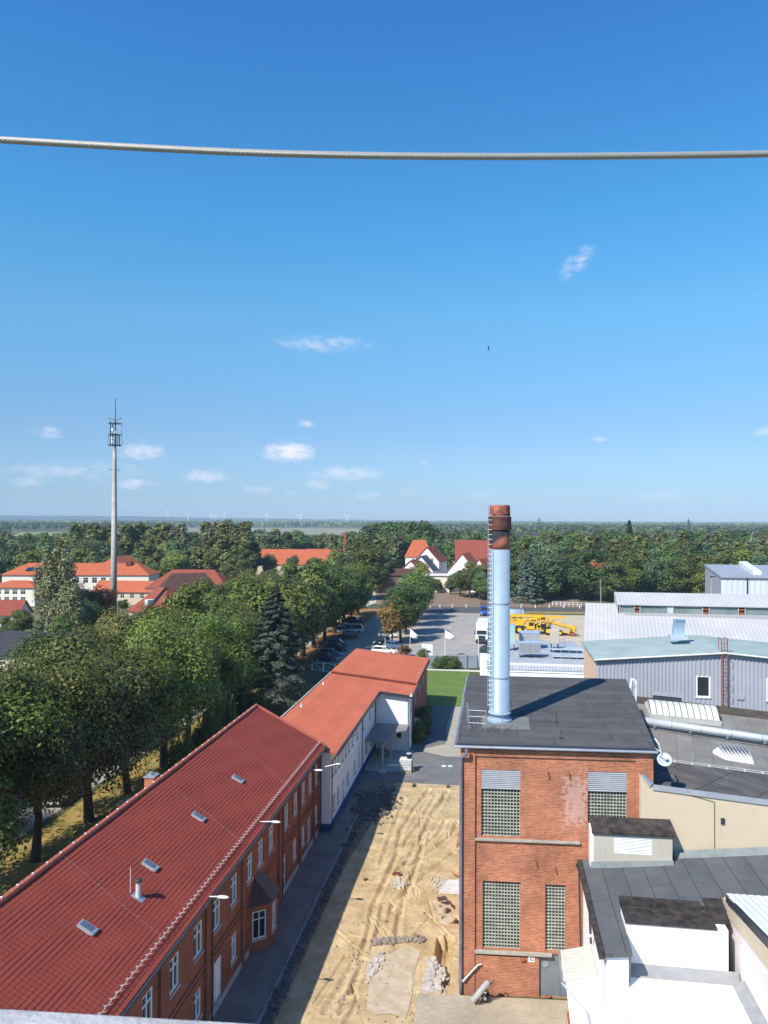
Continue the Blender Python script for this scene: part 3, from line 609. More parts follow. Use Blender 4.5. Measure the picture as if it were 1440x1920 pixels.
# chimney behind the ridge
q=PX(284,1472,-21.2); v=MB(); v.box(q.x-.3,q.y-.35,q.z-1.3,q.x+.3,q.y+.35,q.z+.55); ch=v.build('chimney',BRICK_OR,rb)
v=MB(); v.box(q.x-.36,q.y-.41,q.z+.551,q.x+.36,q.y+.41,q.z+.62); v.build('cap',STEEL,ch)
v=MB(); v.lathe((q.x-.05,q.y,q.z+.62),[(.12,0),(.12,.2)],8); v.tube([(q.x+.1,q.y,q.z+.6),(q.x+.1,q.y,q.z+1.5)],.014,5); v.build('flue',STEEL,ch)
# bay window
bw=thing  # (kept as part)
BY0,BY1=43.0,46.0
mb=MB(); D=1.05
base=[(FX+.0,BY0-.1),(FX+D,BY0+.75),(FX+D,BY1-.75),(FX,BY1+.1)]
bx=[]
for i in range(3):
    a=V((*base[i],0));b=V((*base[i+1],0)); U=(b-a); W=U.length; hole=[(W/2-.42,W/2+.42,.75,2.35)]
    facade(mb,a,U,W,2.75,hole,.12); bx.append((a,U,hole[0]))
bay=mb.build('bay_window',BRICK_RED,rb)
for a,U,h in bx: window(bay,a,U,h,.12,.06,(.5,),(.3,),name='frame')
mb=MB(); e=[(FX+.004,BY0-.35,2.74),(FX+D+.18,BY0+.66,2.74),(FX+D+.18,BY1-.66,2.74),(FX+.004,BY1+.35,2.74)]; apex=[(FX+.004,BY0+.95,3.95),(FX+.004,BY1-.95,3.95)]
mb.poly([e[0],e[1],apex[0]]); mb.poly([e[1],e[2],apex[1],apex[0]]); mb.poly([e[2],e[3],apex[1]]); mb.poly(e[::-1]); mb.build('roof',mat('bay_roof',(.085,.035,.03),.5,.15),bay)
# downpipes
for y in (36.75,49.4,60.45):
    v=MB(); v.tube([(FX+.38,y,EZ-.1),(FX+.19,y,EZ-.6),(FX+.19,y,.1)],.045,6); v.build('downpipe',DARKMETAL,rb)
# facade lamps
def wall_lamp(px,py,xs,label,facex=FX,hd=.31,grp=None):
    c=PX(px,py,xs); t=thing('wall_lamp',label,'lamp',(facex,c.y,c.z),0,grp)
    v=MB(); v.tube([(facex+.15,c.y,c.z-.35),(facex+.2,c.y,c.z-.05),(c.x-.25,c.y,c.z)],.03,6); v.build('arm',STEEL,t)
    v=MB(); k=len(v.v); v.ball((c.x,c.y,c.z),hd,.12,.07,12,8); v.build('lamp_shade',PLAST,t,smooth=True)
g_='lamps on arms along the brick office eaves'
wall_lamp(418,1682,-13.0,'white oval lamp on arm at the brick office eaves, nearest the viewer',grp=g_)
wall_lamp(517,1541,-13.0,'middle one of three white oval lamps along the brick office eaves',grp=g_)
wall_lamp(598,1444,-13.0,'white oval lamp at the far end of the brick office eaves',grp=g_)

# ================================================================== WHITE OFFICE with flat orange roof
wo=thing('white_office','white L-shaped office with low orange felt roof behind the brick office','building',(-15,80,0))
WXF=-13.25; WY0,WYL,WYE=60.75,83.4,104.6; LX=-9.45
def zr(x): return 6.42-.105*(x+12.65)
mb=MB()
O=(WXF,WY0,0)
wu=[(61.15,61.9),(62.3,63.1),(63.7,64.45),(65.15,65.9),(66.6,67.3),(68.0,68.7),(69.8,70.5),(72.2,73.0),(75.3,76.2),(79.7,80.5)]
wl=[(61.7,62.7,1.25,2.55),(63.3,64.3,1.25,2.55),(65.6,66.5,.42,2.5),(67.5,68.5,1.4,2.5),(70.8,71.8,1.3,2.45),(73.2,74.0,1.3,3.2),(77.3,78.4,1.4,2.4),(80.4,81.4,1.2,2.4)]
holes=[(a-WY0,b-WY0,4.2,5.45) for a,b in wu]+[(a-WY0,b-WY0,c,d) for a,b,c,d in wl]
facade(mb,O,(0,1,0),WYL-WY0,6.3,holes,.14)
mb.poly([(-19,WY0,0),(WXF,WY0,0),(WXF,WY0,6.3),(-19,WY0,6.9)])
hl=[(2.35,2.95,1.35,2.15)]
facade(mb,(WXF,WYL,0),(1,0,0),LX-WXF,[(0,6.3),(LX-WXF,5.85)],hl,.12)
mb.poly([(-19,WYE,0),(-19,WY0,0),(-19,WY0,6.9),(-19,WYE,6.9)]); mb.poly([(LX,WYE,0),(-19,WYE,0),(-19,WYE,6.9),(LX,WYE,5.85)])
mb.build('wall',stained('white_office_render',(.82,.82,.81),(.5,.47,.42),.05,1.2),wo)
mb=MB(); hc=[(1.1,1.8,1.2,2.4),(1.1,1.8,4.0,5.1),(4.2,5.0,1.2,2.3),(8.6,9.6,4.1,5.1),(13,14,4.1,5.1)]; facade(mb,(LX,WYL,0),(0,1,0),2.3,5.85,hc[:2],.12); mb.build('end_wall',WHITE,wo)
mb=MB(); h2=[(3.5,4.4,3.8,5.0),(8.6,9.6,3.8,5.0),(13.6,14.6,3.8,5.0)]; facade(mb,(LX,WYL+2.3,0),(0,1,0),WYE-WYL-2.3,5.85,h2,.12); mb.build('brick_wall',mat('cladding_redbrown',(.22,.07,.045),.8,.3,1.5),wo)
for h in hc[:2]: window(wo,(LX,WYL,0),(0,1,0),h,.12,.06,(),(.5,))
for h in h2: window(wo,(LX,WYL+2.3,0),(0,1,0),h,.12,.06,(.5,),())
for h in holes[:len(wu)]: window(wo,O,(0,1,0),h,.14,.06,(.5,),(.35,),fm=FRAMEBR if h[0]>1 and h[0]<12 and False else FRAME)
for h in holes[len(wu):]:
    if h[2]<.5: window(wo,O,(0,1,0),h,.14,.08,(),(.4,),name='door',gm=simple('door_cream',(.62,.6,.55),.6),sill=False)
    else: window(wo,O,(0,1,0),h,.14,.06,(.5,),(.35,))
window(wo,(WXF,WYL,0),(1,0,0),hl[0],.12,.05,(),(),gm=GLASS)
mb=MB(); mb.box(WXF+.002,WY0-.05,0,WXF+.06,WYL-.1,.62); mb.box(-14.0,WY0-.062,0,WXF+.06,WY0-.055,.62); mb.build('blue_plinth',BLUE_P,wo)
mb=MB(); mb.box(WXF+.002,WY0,3.35,WXF+.05,WYL-.3,3.47); mb.build('string_course',WHITE,wo)
# roof pieces (two levels with a raised strip of battens)
def roofslab(mb,pts,th,dz=0):
    mb.hexa([(x,y,zr(x)+dz-th) for x,y in pts],[(x,y,zr(x)+dz) for x,y in pts])
mb=MB(); XE=WXF+.55; LE=LX+.3; YS=88.3
roofslab(mb,[(-19.3,WY0-.15),(XE,WY0-.15),(XE,YS),(-19.3,YS)],.16); roofslab(mb,[(XE+.001,WYL-.35),(LE,WYL-.35),(LE,YS),(XE+.001,YS)],.16)
mb.build('roof',ORANGE_R,wo)
mb=MB(); roofslab(mb,[(-19.3,YS+.35),(LE,YS+.35),(LE,WYE+.25),(-19.3,WYE+.25)],.4,.22); rf2=mb.build('upper_roof',ORANGE_R,wo)
mb=MB(); x=-19.2
while x<LE-.1: 
    mb.obox((x,YS+.02,zr(x)-.02),V((1,0,-.105)).normalized(),V((0,1,.55)).normalized(),V((0,-.4,1)).normalized(),.055,.34,.13); x+=.27
mb.build('batten_strip',mat('batten_brown',(.22,.05,.03),.8,.2),wo)
mb=MB(); e_=[(XE+.02,WY0-.2),(XE+.02,WYL-.37)]
mb.hexa([(XE,WY0-.2,zr(XE)-.3),(XE+.12,WY0-.2,zr(XE)-.3),(XE+.12,WYL-.5,zr(XE)-.3),(XE,WYL-.5,zr(XE)-.3)],[(XE,WY0-.2,zr(XE)-.02),(XE+.12,WY0-.2,zr(XE)-.02),(XE+.12,WYL-.5,zr(XE)-.02),(XE,WYL-.5,zr(XE)-.02)])
mb.hexa([(XE+.12,WYL-.5,zr(XE)-.3),(LE+.1,WYL-.5,zr(LE)-.3),(LE+.1,WYL-.36,zr(LE)-.3),(XE+.12,WYL-.36,zr(XE)-.3)],[(XE+.12,WYL-.5,zr(XE)-.0),(LE+.1,WYL-.5,zr(LE)-.0),(LE+.1,WYL-.36,zr(LE)-.0),(XE+.12,WYL-.36,zr(XE)-.0)])
mb.box(LE+.001,WYL-.36,zr(LE)-.3,LE+.1,WYE,zr(LE)-.02)
mb.build('gutter',DARKMETAL,wo)
mb=MB(); mb.box(-19.42,WY0,zr(-19.3)-.1,-19.3,WYE,zr(-19.3)+.08); mb.build('roof_edge',CONC,wo)
for (px,py,hh) in ((661,1228,.9),(668,1226,.4),):
    c=PY(px,py,WYE-.6); v=MB(); v.box(c.x-.2,c.y-.2,c.z-.8,c.x+.2,c.y+.2,c.z+.2); v.build('vent',BEIGE,wo)
c=PY(741,1233,WYE-.4); v=MB(); v.box(c.x-.65,c.y-.35,c.z-.6,c.x+.65,c.y+.35,c.z+.1); v.build('chimney',BEIGE,wo)
for (px,py) in ((640,1248),(606,1283),(565,1325),(785,1265),(771,1305)):
    c=PP(px,py,V((-12.65,0,6.42)),V((.105,0,1)).normalized()); v=MB(); v.lathe((c.x,c.y,c.z-.05),[(.16,0),(.12,.12),(.07,.15),(.07,.32)],8); v.build('roof_vent',PLAST,wo)
for (y) in (61.0,75.0,WYL-.2):
    v=MB(); v.tube([(XE+.05,y,zr(XE)-.2),(WXF+.09,y,5.6),(WXF+.09,y,.15)],.045,6); v.build('downpipe',DARKMETAL,wo)
v=MB(); v.tube([(LX-.15,WYL-.1,5.5),(LX-.15,WYL-.1,2.8),(LX-.05,WYL-.1,2.6),(LX-.05,WYL-.1,.1)],.05,6); v.build('downpipe',STEEL,wo)
# canopy over the bicycle stands
cp=thing('canopy','grey flat canopy over bicycles in the corner of the white office','canopy',(-11.5,80,0))
mb=MB(); mb.prism([(WXF+.07,76.8),(-11.1,75.9),(-10.8,80.3),(-9.5,80.9),(-9.5,83.3),(WXF+.07,83.3)],2.72,2.86); mb.build('roof',mat('canopy_felt',(.22,.21,.21),.9,.12,1),cp)
for x,y in ((-11.3,76.2),(-10.95,80.1)): v=MB(); v.box(x-.06,y-.06,0,x+.06,y+.06,2.72); v.build('post',GALV,cp)
v=MB(); v.box(-11.6,75.6,0,-11.0,76.0,.1); v.build('kerb_block',CONC_L,cp)
mb=MB(); mb.box(-12.4,82.9,.0,-12.3,83.3,2.3); 
g_='globe wall lamps on the white office'
for px,py,l in ((665,1379,'small white globe lamp under the white office eaves, nearer of two'),(700,1325,'small white globe lamp in the inner corner of the white office')):
    c=PX(px,py,WXF+.45); t=thing('wall_lamp',l,'lamp',(WXF,c.y,c.z),0,g_); v=MB(); v.tube([(WXF+.01,c.y,c.z-.2),(WXF+.4,c.y,c.z-.02)],.025,5); v.build('arm',STEEL,t); v=MB(); v.ball(c,.17,.17,.13,10,7); v.build('globe',PAINTW,t,smooth=True)
c=PX(627,1432,WXF+.9); t=thing('wall_lamp','thin tube lamp on a bracket at the near corner of the white office','lamp',(WXF,c.y,c.z)); v=MB(); v.tube([(WXF+.05,c.y,c.z-.3),(WXF+1.1,c.y,c.z)],.03,5); v.build('arm',STEEL,t); v=MB(); v.ball((WXF+1.2,c.y,c.z),.22,.09,.05,8,5); v.build('lamp_shade',PAINTW,t,smooth=True)
# ================================================================== BRICK BOILER HOUSE with chimney
bh=thing('boiler_house','tall orange brick boiler house with flat black felt roof','building',(3,48,0))
FL=V((-1.9,41.2,0)); FR=V((8.0,41.79,0)); BR=V((8.75,55.4,0)); BL=V((-1.75,55.0,0))
U=(FR-FL).normalized(); W=(FR-FL).length; Nf=U.cross(Z)
zt=lambda u:13.05
hb=[(1.07,3.13,8.3,11.83),(6.62,8.62,8.9,11.9),(1.15,3.14,2.4,5.95),(4.42,5.48,2.42,5.9),(4.1,5.85,.02,2.27)]
mb=MB(); facade(mb,FL,U,W,13.05,hb,.22)
for a,b,h in ((FR,BR,(13.05,13.8)),(BR,BL,(13.8,13.8)),(BL,FL,(13.8,13.05))):
    mb.poly([a,b,b+Z*h[1],a+Z*h[0]])
mb.build('wall',BRICK_OR,bh)
P=lambda u,v,o=0: FL+U*u+Z*v+Nf*o
m=MB()
def fb(u0,u1,v0,v1,o,i=-.0): m.hexa([P(u0,v0,o),P(u1,v0,o),P(u1,v0,.003),P(u0,v0,.003)],[P(u0,v1,o),P(u1,v1,o),P(u1,v1,.003),P(u0,v1,.003)])
fb(-.02,.74,.0,13.0,.12); fb(9.05,9.93,8,13.0,.12); fb(.74,9.05,12.55,12.9,.09); fb(.74,4.1,0,2.05,.05); fb(5.85,8,0,2.05,.05)
m.build('brick_relief',BRICK_OR,bh)
m=MB(); fb(.745,6.2,8.12,8.22,.15); m.build('stone_ledge',mat('ledge_stone',(.36,.33,.28),.9,.2,2),bh); m=MB(); fb(.745,4.75,2.2,2.34,.17); fb(0,.745,12.99,13.05,.18); fb(9.05,9.93,12.99,13.05,.16); m.build('stone_ledge',mat('ledge_stone',(.36,.33,.28),.9,.2,2),bh)
def blockwin(h,nx,ny):
    u0,u1,v0,v1=h; m=MB(); d0,d1=-.12,-.2
    def bar(a,b,c,d,e=0): m.hexa([P(a,c,d0+e),P(b,c,d0+e),P(b,c,d1),P(a,c,d1)],[P(a,d,d0+e),P(b,d,d0+e),P(b,d,d1),P(a,d,d1)])
    for i in range(nx+1): x=u0+.025+(u1-u0-.05)*i/nx; bar(x-.019,x+.019,v0,v1)
    for j in range(ny+1): y=v0+.025+(v1-v0-.05)*j/ny; bar(u0,u1,y-.02,y+.02,.006)
    f=m.build('window',mat('block_joint',(.36,.36,.30),.8,.25,2),bh)
    g=MB(); g.poly([P(u0,v0,-.19),P(u1,v0,-.19),P(u1,v1,-.19),P(u0,v1,-.19)]); g.build('pane',GLASSB,f)
    return f
def louvre(h,n,parent=bh,Pf=P,m_=None):
    u0,u1,v0,v1=h; m=MB()
    for j in range(n):
        y=v0+(v1-v0)*j/n; s=(v1-v0)/n
        m.hexa([Pf(u0,y,.0),Pf(u1,y,.0),Pf(u1,y,-.1),Pf(u0,y,-.1)],[Pf(u0,y+s*.8,-.07),Pf(u1,y+s*.8,-.07),Pf(u1,y+s*.8,-.12),Pf(u0,y+s*.8,-.12)])
    g=m.build('louvre',m_ or ZINC,parent); k=MB(); k.poly([Pf(u0,v0,-.14),Pf(u1,v0,-.14),Pf(u1,v1,-.14),Pf(u0,v1,-.14)]); k.build('backing',DARKMETAL,g)
blockwin((1.07,3.13,8.3,10.8),12,14); louvre((1.07,3.13,10.83,11.83),10)
blockwin((6.62,8.62,8.9,10.85),12,11); louvre((6.62,8.62,10.88,11.9),10)
blockwin(hb[2],12,20); blockwin(hb[3],6,20)
m=MB(); m.hexa([P(4.1,.02,-.1),P(5.2,.02,-.1),P(5.2,.02,-.15),P(4.1,.02,-.15)],[P(4.1,2.27,-.1),P(5.2,2.27,-.1),P(5.2,2.27,-.15),P(4.1,2.27,-.15)]); dr=m.build('door',DOORGREY,bh)
m=MB(); m.hexa([P(5.215,.02,-.1),P(5.85,.02,-.1),P(5.85,.02,-.15),P(5.215,.02,-.15)],[P(5.215,2.27,-.1),P(5.85,2.27,-.1),P(5.85,2.27,-.15),P(5.215,2.27,-.15)]); dr2=m.build('door',DOORGREY,bh)
m=MB(); m.cyl(P(4.45,1.7,-.105),P(4.45,1.7,-.06),.17,.17,14); m.build('vent_cover',STEEL,dr)
m=MB(); m.hexa([P(5.25,1.42,-.08),P(5.6,1.42,-.08),P(5.6,1.42,-.1),P(5.25,1.42,-.1)],[P(5.25,1.9,-.08),P(5.6,1.9,-.08),P(5.6,1.9,-.1),P(5.25,1.9,-.1)]); m.build('notice',PAINTW,dr2)
# number plate reading 10
m=MB(); m.hexa([P(3.55,1.85,.08),P(3.87,1.85,.08),P(3.87,1.85,.055),P(3.55,1.85,.055)],[P(3.55,2.22,.08),P(3.87,2.22,.08),P(3.87,2.22,.055),P(3.55,2.22,.055)]); sg=m.build('number_plate',PAINTW,bh)
m=MB()
def pl(u0,u1,v0,v1): m.hexa([P(u0,v0,.09),P(u1,v0,.09),P(u1,v0,.081),P(u0,v0,.081)],[P(u0,v1,.09),P(u1,v1,.09),P(u1,v1,.081),P(u0,v1,.081)])
pl(3.63,3.665,1.92,2.15); pl(3.71,3.735,1.93,2.14); pl(3.795,3.82,1.93,2.14); pl(3.735,3.795,1.92,1.945); pl(3.735,3.795,2.125,2.15)
m.build('number',PAINTBK,sg)
m=MB(); m.hexa([P(3.1,1.95,.2),P(3.35,1.95,.2),P(3.35,1.95,.055),P(3.1,1.95,.055)],[P(3.1,2.05,.2),P(3.35,2.05,.2),P(3.35,2.05,.055),P(3.1,2.05,.055)]); m.build('lamp_bracket',RUST,bh)
for u,v in ((4.5,11.85),(5.6,11.85),(3.9,7.15),(4.9,6.85)):
    m=MB(); m.hexa([P(u,v,.1),P(u+.06,v,.1),P(u+.12,v-.35,.1),P(u+.06,v-.35,.1)],[P(u,v,.02),P(u+.06,v,.02),P(u+.12,v-.35,.02),P(u+.06,v-.35,.02)]); m.build('wall_anchor',RUST,bh)
# roof: felt slab, gutter
oh=.35
r0=[FL+V((-.25,-.25,13.17)),FR+V((.15,-.24,13.17)),BR+V((.15,.3,14.0)),BL+V((-.25,.3,14.0))]
m=MB(); m.hexa([p-Z*.16 for p in r0],r0); m.build('roof',BITUMEN,bh)
m=MB(); m.tube([r0[0]+V((-.1,-.1,-.08)),r0[1]+V((.05,-.1,-.08))],.075,8); m.tube([r0[0]+V((-.1,-.1,-.08)),r0[3]+V((-.1,0,-.08))],.06,8); m.build('gutter',STEEL,bh)
m=MB(); e0=r0[0]+V((0,-.02,0));e1=r0[1]+V((0,-.02,0)); m.hexa([e0-Z*.15,e1-Z*.15,e1+V((0,.3,-.15)),e0+V((0,.3,-.15))],[e0+Z*.05,e1+Z*.05,e1+V((0,.14,.05)),e0+V((0,.14,.05))]); m.build('roof_edge',DARKMETAL,bh)
m=MB(); m.tube([P(.28,13.0,.45),P(.28,12.75,.45),P(.0,12.45,.22),P(-.0,12.2,.22),P(.0,.1,.22)],.085,9)
m.build('downpipe',DOWNPIPE,bh)
m=MB(); m.tube([P(.1,.75,.28),P(.9,1.6,.18),P(1.1,1.62,.1)],.05,6); m.build('drain_branch',CONC_L,bh)
def roofz(y): return 13.17+(y-41.0)*(.83/14.4)
# chimney
SOOT=bpy.data.materials.new('primer_with_soot'); SOOT.use_nodes=True; t=SOOT.node_tree; b=t.nodes['Principled BSDF']; b.inputs['Roughness'].default_value=.85
tc=nd(t,'ShaderNodeTexCoord'); n=nd(t,'ShaderNodeTexNoise'); n.inputs['Scale'].default_value=1.7; n.inputs['Detail'].default_value=6; t.links.new(tc.outputs['Object'],n.inputs['Vector'])
s_=nd(t,'ShaderNodeSeparateXYZ'); t.links.new(tc.outputs['Object'],s_.inputs[0])
zt2_=PY(937,993,46).z-13.45
f_=mth(t,'ADD',mth(t,'SUBTRACT',s_.outputs[2],zt2_-.75),mth(t,'ADD',mth(t,'MULTIPLY',mth(t,'SUBTRACT',n.outputs[0],.5),1.6),mth(t,'MULTIPLY',s_.outputs[0],-.7)))
mx=nd(t,'ShaderNodeMixRGB'); t.links.new(mth(t,'MULTIPLY',f_,2.5,clamp=True),mx.inputs[0]); mx.inputs[1].default_value=(.42,.135,.08,1); mx.inputs[2].default_value=(.03,.028,.035,1); t.links.new(mx.outputs[0],b.inputs['Base Color'])
cb=G(936.5,1350,13.45); CX,CY=cb.x,cb.y; cz=roofz(CY)
top=PY(937,947,CY).z
cm=thing('chimney','tall pale blue steel chimney with rusty red top on the boiler house roof','chimney',(CX,CY,cz))
zr1=PY(937,1030,CY).z; zc0=PY(937,993,CY).z; zc1=PY(937,968,CY).z
m=MB(); m.lathe((CX,CY,cz),[(.72,0),(.72,.12),(.56,.2),(.56,.42)],28); m.build('base',CHIM,cm,smooth=False)
m=MB(); m.lathe((CX,CY,cz+.42),[(.66,0),(.66,.1),(.585,.14),(.585,zr1-cz-.42)],36); sh=m.build('shaft',CHIM,cm); 
for p in sh.data.polygons: p.use_smooth=len(p.vertices)==4 and abs(p.normal.z)<.3
m=MB()
for y_ in (1132,1270): zz_=PY(937,y_,CY).z; m.lathe((CX,CY,zz_),[(.60,0),(.605,.02),(.605,.07),(.60,.09)],36)
m.build('flange',CHIM,sh)
m=MB(); m.lathe((CX,CY,zr1),[(.582,0),(.582,.45),(.582,.9),(.582,zc0-zr1+.05)],32); b=m.build('primed_section',SOOT,cm)
for p in b.data.polygons: p.use_smooth=abs(p.normal.z)<.3
# staining under the collar
m=MB(); m.lathe((CX,CY,zc0-.02),[(.66,0),(.66,zc1-zc0)],32); m.build('collar',RUSTC,cm)
m=MB(); m.lathe((CX,CY,zc1-.0),[(.60,0),(.60,.1),(.615,.12),(.615,.17),(.59,.18),(.59,top-zc1-.1),(.54,top-zc1)],32); m.build('mouth',mat('mouth_rust',(.06,.02,.02),.85,.2,3,.2,col2=(.50,.17,.10)),cm)
# ladder on the left side with safety rail
m=MB(); lx,ly=CX-.50,CY-.42
m.tube([(lx-.16,ly,cz+.9),(lx-.16,ly,top+.05)],.024,6); m.tube([(lx-.12+.16,ly-.18,cz+.9),(lx-.12+.16,ly-.18,zr1)],.018,6)
z_=cz+1.0
while z_<top-.4: m.cyl((lx-.20,ly+.02,z_),(lx+.06,ly-.08,z_),.010,n=5); z_+=.28
m.build('ladder',STEEL,cm)
# guard rail by the chimney
gr_=thing('guard_rail','light steel guard rail on the roof edge beside the chimney foot','railing',(CX-1,CY-2,13.3))
q=[PP(x,y,V((0,41,13.17)),V((0,-.83/14.4,1)).normalized()) for x,y in ((879,1369),(911,1371),(942,1372))]
for p in q: m=MB(); m.cyl(p,p+Z*1.1,.022,n=6); m.build('post',STEEL,gr_)
m=MB(); back=q[0]+V((-.15,1.4,.08))
for h in (.42,.78,1.12): m.tube([back+Z*h,q[0]+Z*h,q[1]+Z*h],.015,5)
m.tube([back,back+Z*1.1],.022,6); m.build('rail',STEEL,gr_)
m=MB(); cc=V((CX,CY,cz)); m.obox(cc+V((.35,-.35,-.02)),V((1,0,0)),V((0,1,.057)).normalized(),Z,1.35,1.1,.035); m.build('roof_patch',CONC_L if False else mat('roof_patch',(.16,.16,.15),.85,.25,2),bh)
# small lightning rod feet on the roof
for x,y in ((1052,1385),(1043,1355)): 
    p=PP(x,y,V((0,41,13.17)),V((0,-.83/14.4,1)).normalized()); m=MB(); m.tube([p,p+Z*.5],.02,5); m.lathe(tuple(p),[(.1,0),(.08,.07)],8); m.build('rod_holder',DARKMETAL,bh)
# service ladder on the right edge of the roof
sl_=thing('service_ladder','small light service ladder at the back right edge of the boiler house roof','ladder',(8.9,50,11))
p0=PX(1191,1335,8.95); m=MB()
for dx in (0,.38):
    m.tube([(8.95,p0.y-dx,p0.z-.3),(8.95,p0.y-dx,p0.z+2.1),(8.7,p0.y-dx,p0.z+2.2),(8.6,p0.y-dx,p0.z+1.6)],.03,6)
z_=0
while z_<2.2: m.cyl((8.95,p0.y,p0.z-.2+z_),(8.95,p0.y-.38,p0.z-.2+z_),.018,n=5); z_+=.28
m.build('ladder_frame',PAINTW,sl_)
# satellite dish on wall arms
sd=thing('satellite_dish','round grey satellite dish on arms at the corner of the boiler house','satellite dish',(8.3,41.6,12.2))
dc=PY(1246,1424,41.25); dn=V((-.15,-.75,.62)).normalized(); a=dn.orthogonal().normalized(); b=dn.cross(a)
m=MB(); n=24; k=0; m.v=[]; 
for ri,(r,d) in enumerate([(0.02,.10),(.15,.085),(.28,.045),(.37,0)]):
    for i in range(n): t=2*math.pi*i/n; m.v.append(tuple(dc+a*(r*math.cos(t))+b*(r*math.sin(t))-dn*d))
for r_ in range(3):
    for i in range(n): j=(i+1)%n; m.f.append((r_*n+i,r_*n+j,(r_+1)*n+j,(r_+1)*n+i)); m.m.append(0)
m.f.append(tuple(range(n))); m.m.append(0)
o=m.build('dish',mat('dish_grey',(.40,.42,.43),.5,.08),sd,smooth=True); md=o.modifiers.new('th','SOLIDIFY'); md.thickness=.02
m=MB(); w0=PY(1228,1385,41.9); m.tube([w0,dc+V((-.25,.1,.75)),dc+V((-.1,.15,.1)),dc-dn*.1],.045,6); m.tube([w0+V((0,0,-.5)),dc+V((-.1,.15,.3))],.03,6); m.tube([dc-b*.3,dc+dn*.45],.02,5); m.build('arm',CONC_L,sd)
m=MB(); m.obox(dc+dn*.42,V((1,0,0)),V((0,1,0)),Z,.07,.07,.1); m.build('receiver',PAINTW,sd)

# ================================================================== ROOF B: long cream-walled annex behind
def zb(x,y): return 11.35-.085*(x-7.9)+.017*(y-41.2)
an=thing('cream_annex','low cream rendered annex with weathered felt roof right of the boiler house','building',(18,50,0))
AX=8.05; XR=30
m=MB(); Y0=41.22
m.poly([(7.3,Y0,5),(XR,Y0,5),(XR,Y0,zb(XR,Y0)-.02),(7.9,Y0,zb(7.9,Y0)-.02),(7.55,Y0,11.75),(7.42,Y0,11.95),(7.3,Y0,11.95)]); 
m.poly([(XR,Y0,5),(XR,61.9,5),(XR,61.9,zb(XR,62)),(XR,Y0,zb(XR,Y0)-.02)]); 
m.poly([(7.3,Y0,5),(7.3,Y0,11.95),(7.3,Y0+.4,11.95),(7.3,Y0+.4,5)])
m.build('wall',CREAM,an)
m=MB(); m.hexa([(7.35,Y0-.07,11.9),(7.75,Y0-.07,11.35),(7.95,Y0+.2,11.35),(7.45,Y0+.2,11.9)],[(7.35,Y0-.07,12.0),(7.8,Y0-.07,11.5),(8.0,Y0+.2,11.5),(7.45,Y0+.2,12.0)])
m.hexa([(7.9,Y0-.08,zb(7.9,Y0)-.1),(XR,Y0-.08,zb(XR,Y0)-.1),(XR,Y0+.22,zb(XR,Y0)-.1),(7.9,Y0+.22,zb(7.9,Y0)-.1)],[(7.9,Y0-.08,zb(7.9,Y0)+.1),(XR,Y0-.08,zb(XR,Y0)+.1),(XR,Y0+.22,zb(XR,Y0)+.1),(7.9,Y0+.22,zb(7.9,Y0)+.1)])
m.build('coping',ZINC,an)
def rsheet(nm,x0,x1,y0,y1,mt,d0=0,d1=0): 
    m=MB(); m.poly([(x0,y0,zb(x0,y0)+d0),(x1,y0,zb(x1,y0)+d0),(x1,y1,zb(x1,y1)+d1),(x0,y1,zb(x0,y1)+d1)]); return m.build(nm,mt,an)
def rslab(nm,pts,mt,d,th=.05):
    m=MB(); m.hexa([(x,y,zb(x,y)+d-th) for x,y in pts],[(x,y,zb(x,y)+d) for x,y in pts]); return m.build(nm,mt,an)
rslab('roof',[(8.05,46),(XR,46),(XR,61.9),(8.8,61.9)],BITUMEN_OLD,0,.2)
m=MB(); m.hexa([(8.05,Y0+.22,zb(8,Y0)-.35),(XR,Y0+.22,zb(XR,Y0)-.35),(XR,45.99,zb(XR,46)-.2),(8.05,45.99,zb(8,46)-.2)],[(8.05,Y0+.22,zb(8,Y0)-.25),(XR,Y0+.22,zb(XR,Y0)-.25),(XR,45.99,zb(XR,46)-.002),(8.05,45.99,zb(8,46)-.002)]); m.build('lower_roof',BITUMEN_PANEL,an)
rslab('roof_strip',[(9.0,59.6),(XR,59.0),(XR,61.85),(9.0,61.85)],mat('mossy_felt',(.075,.062,.048),.95,.35,1.2,.3,detail=9),.03)
m=MB()
for y in (46.0,46.35): m.tube([(8.4,y,zb(8.4,y)+.03),(XR,y+.1,zb(XR,y)+.03)],.018,5)
for i in range(22): x=9+i*.95; m.box(x,45.95,zb(x,46)+.01,x+.12,46.1,zb(x,46)+.08)
m.build('lightning_wire',CONC_L,an)
m=MB(); m.tube([(9.3,40.9+.25,11.2),(10.9,41.17,10.8),(10.9,41.17,8.4)],.012,5); m.obox((11.3,41.18,9.7),V((1,0,0)),V((0,1,0)),Z,.09,.03,.3); m.build('wire',DARKMETAL,an)
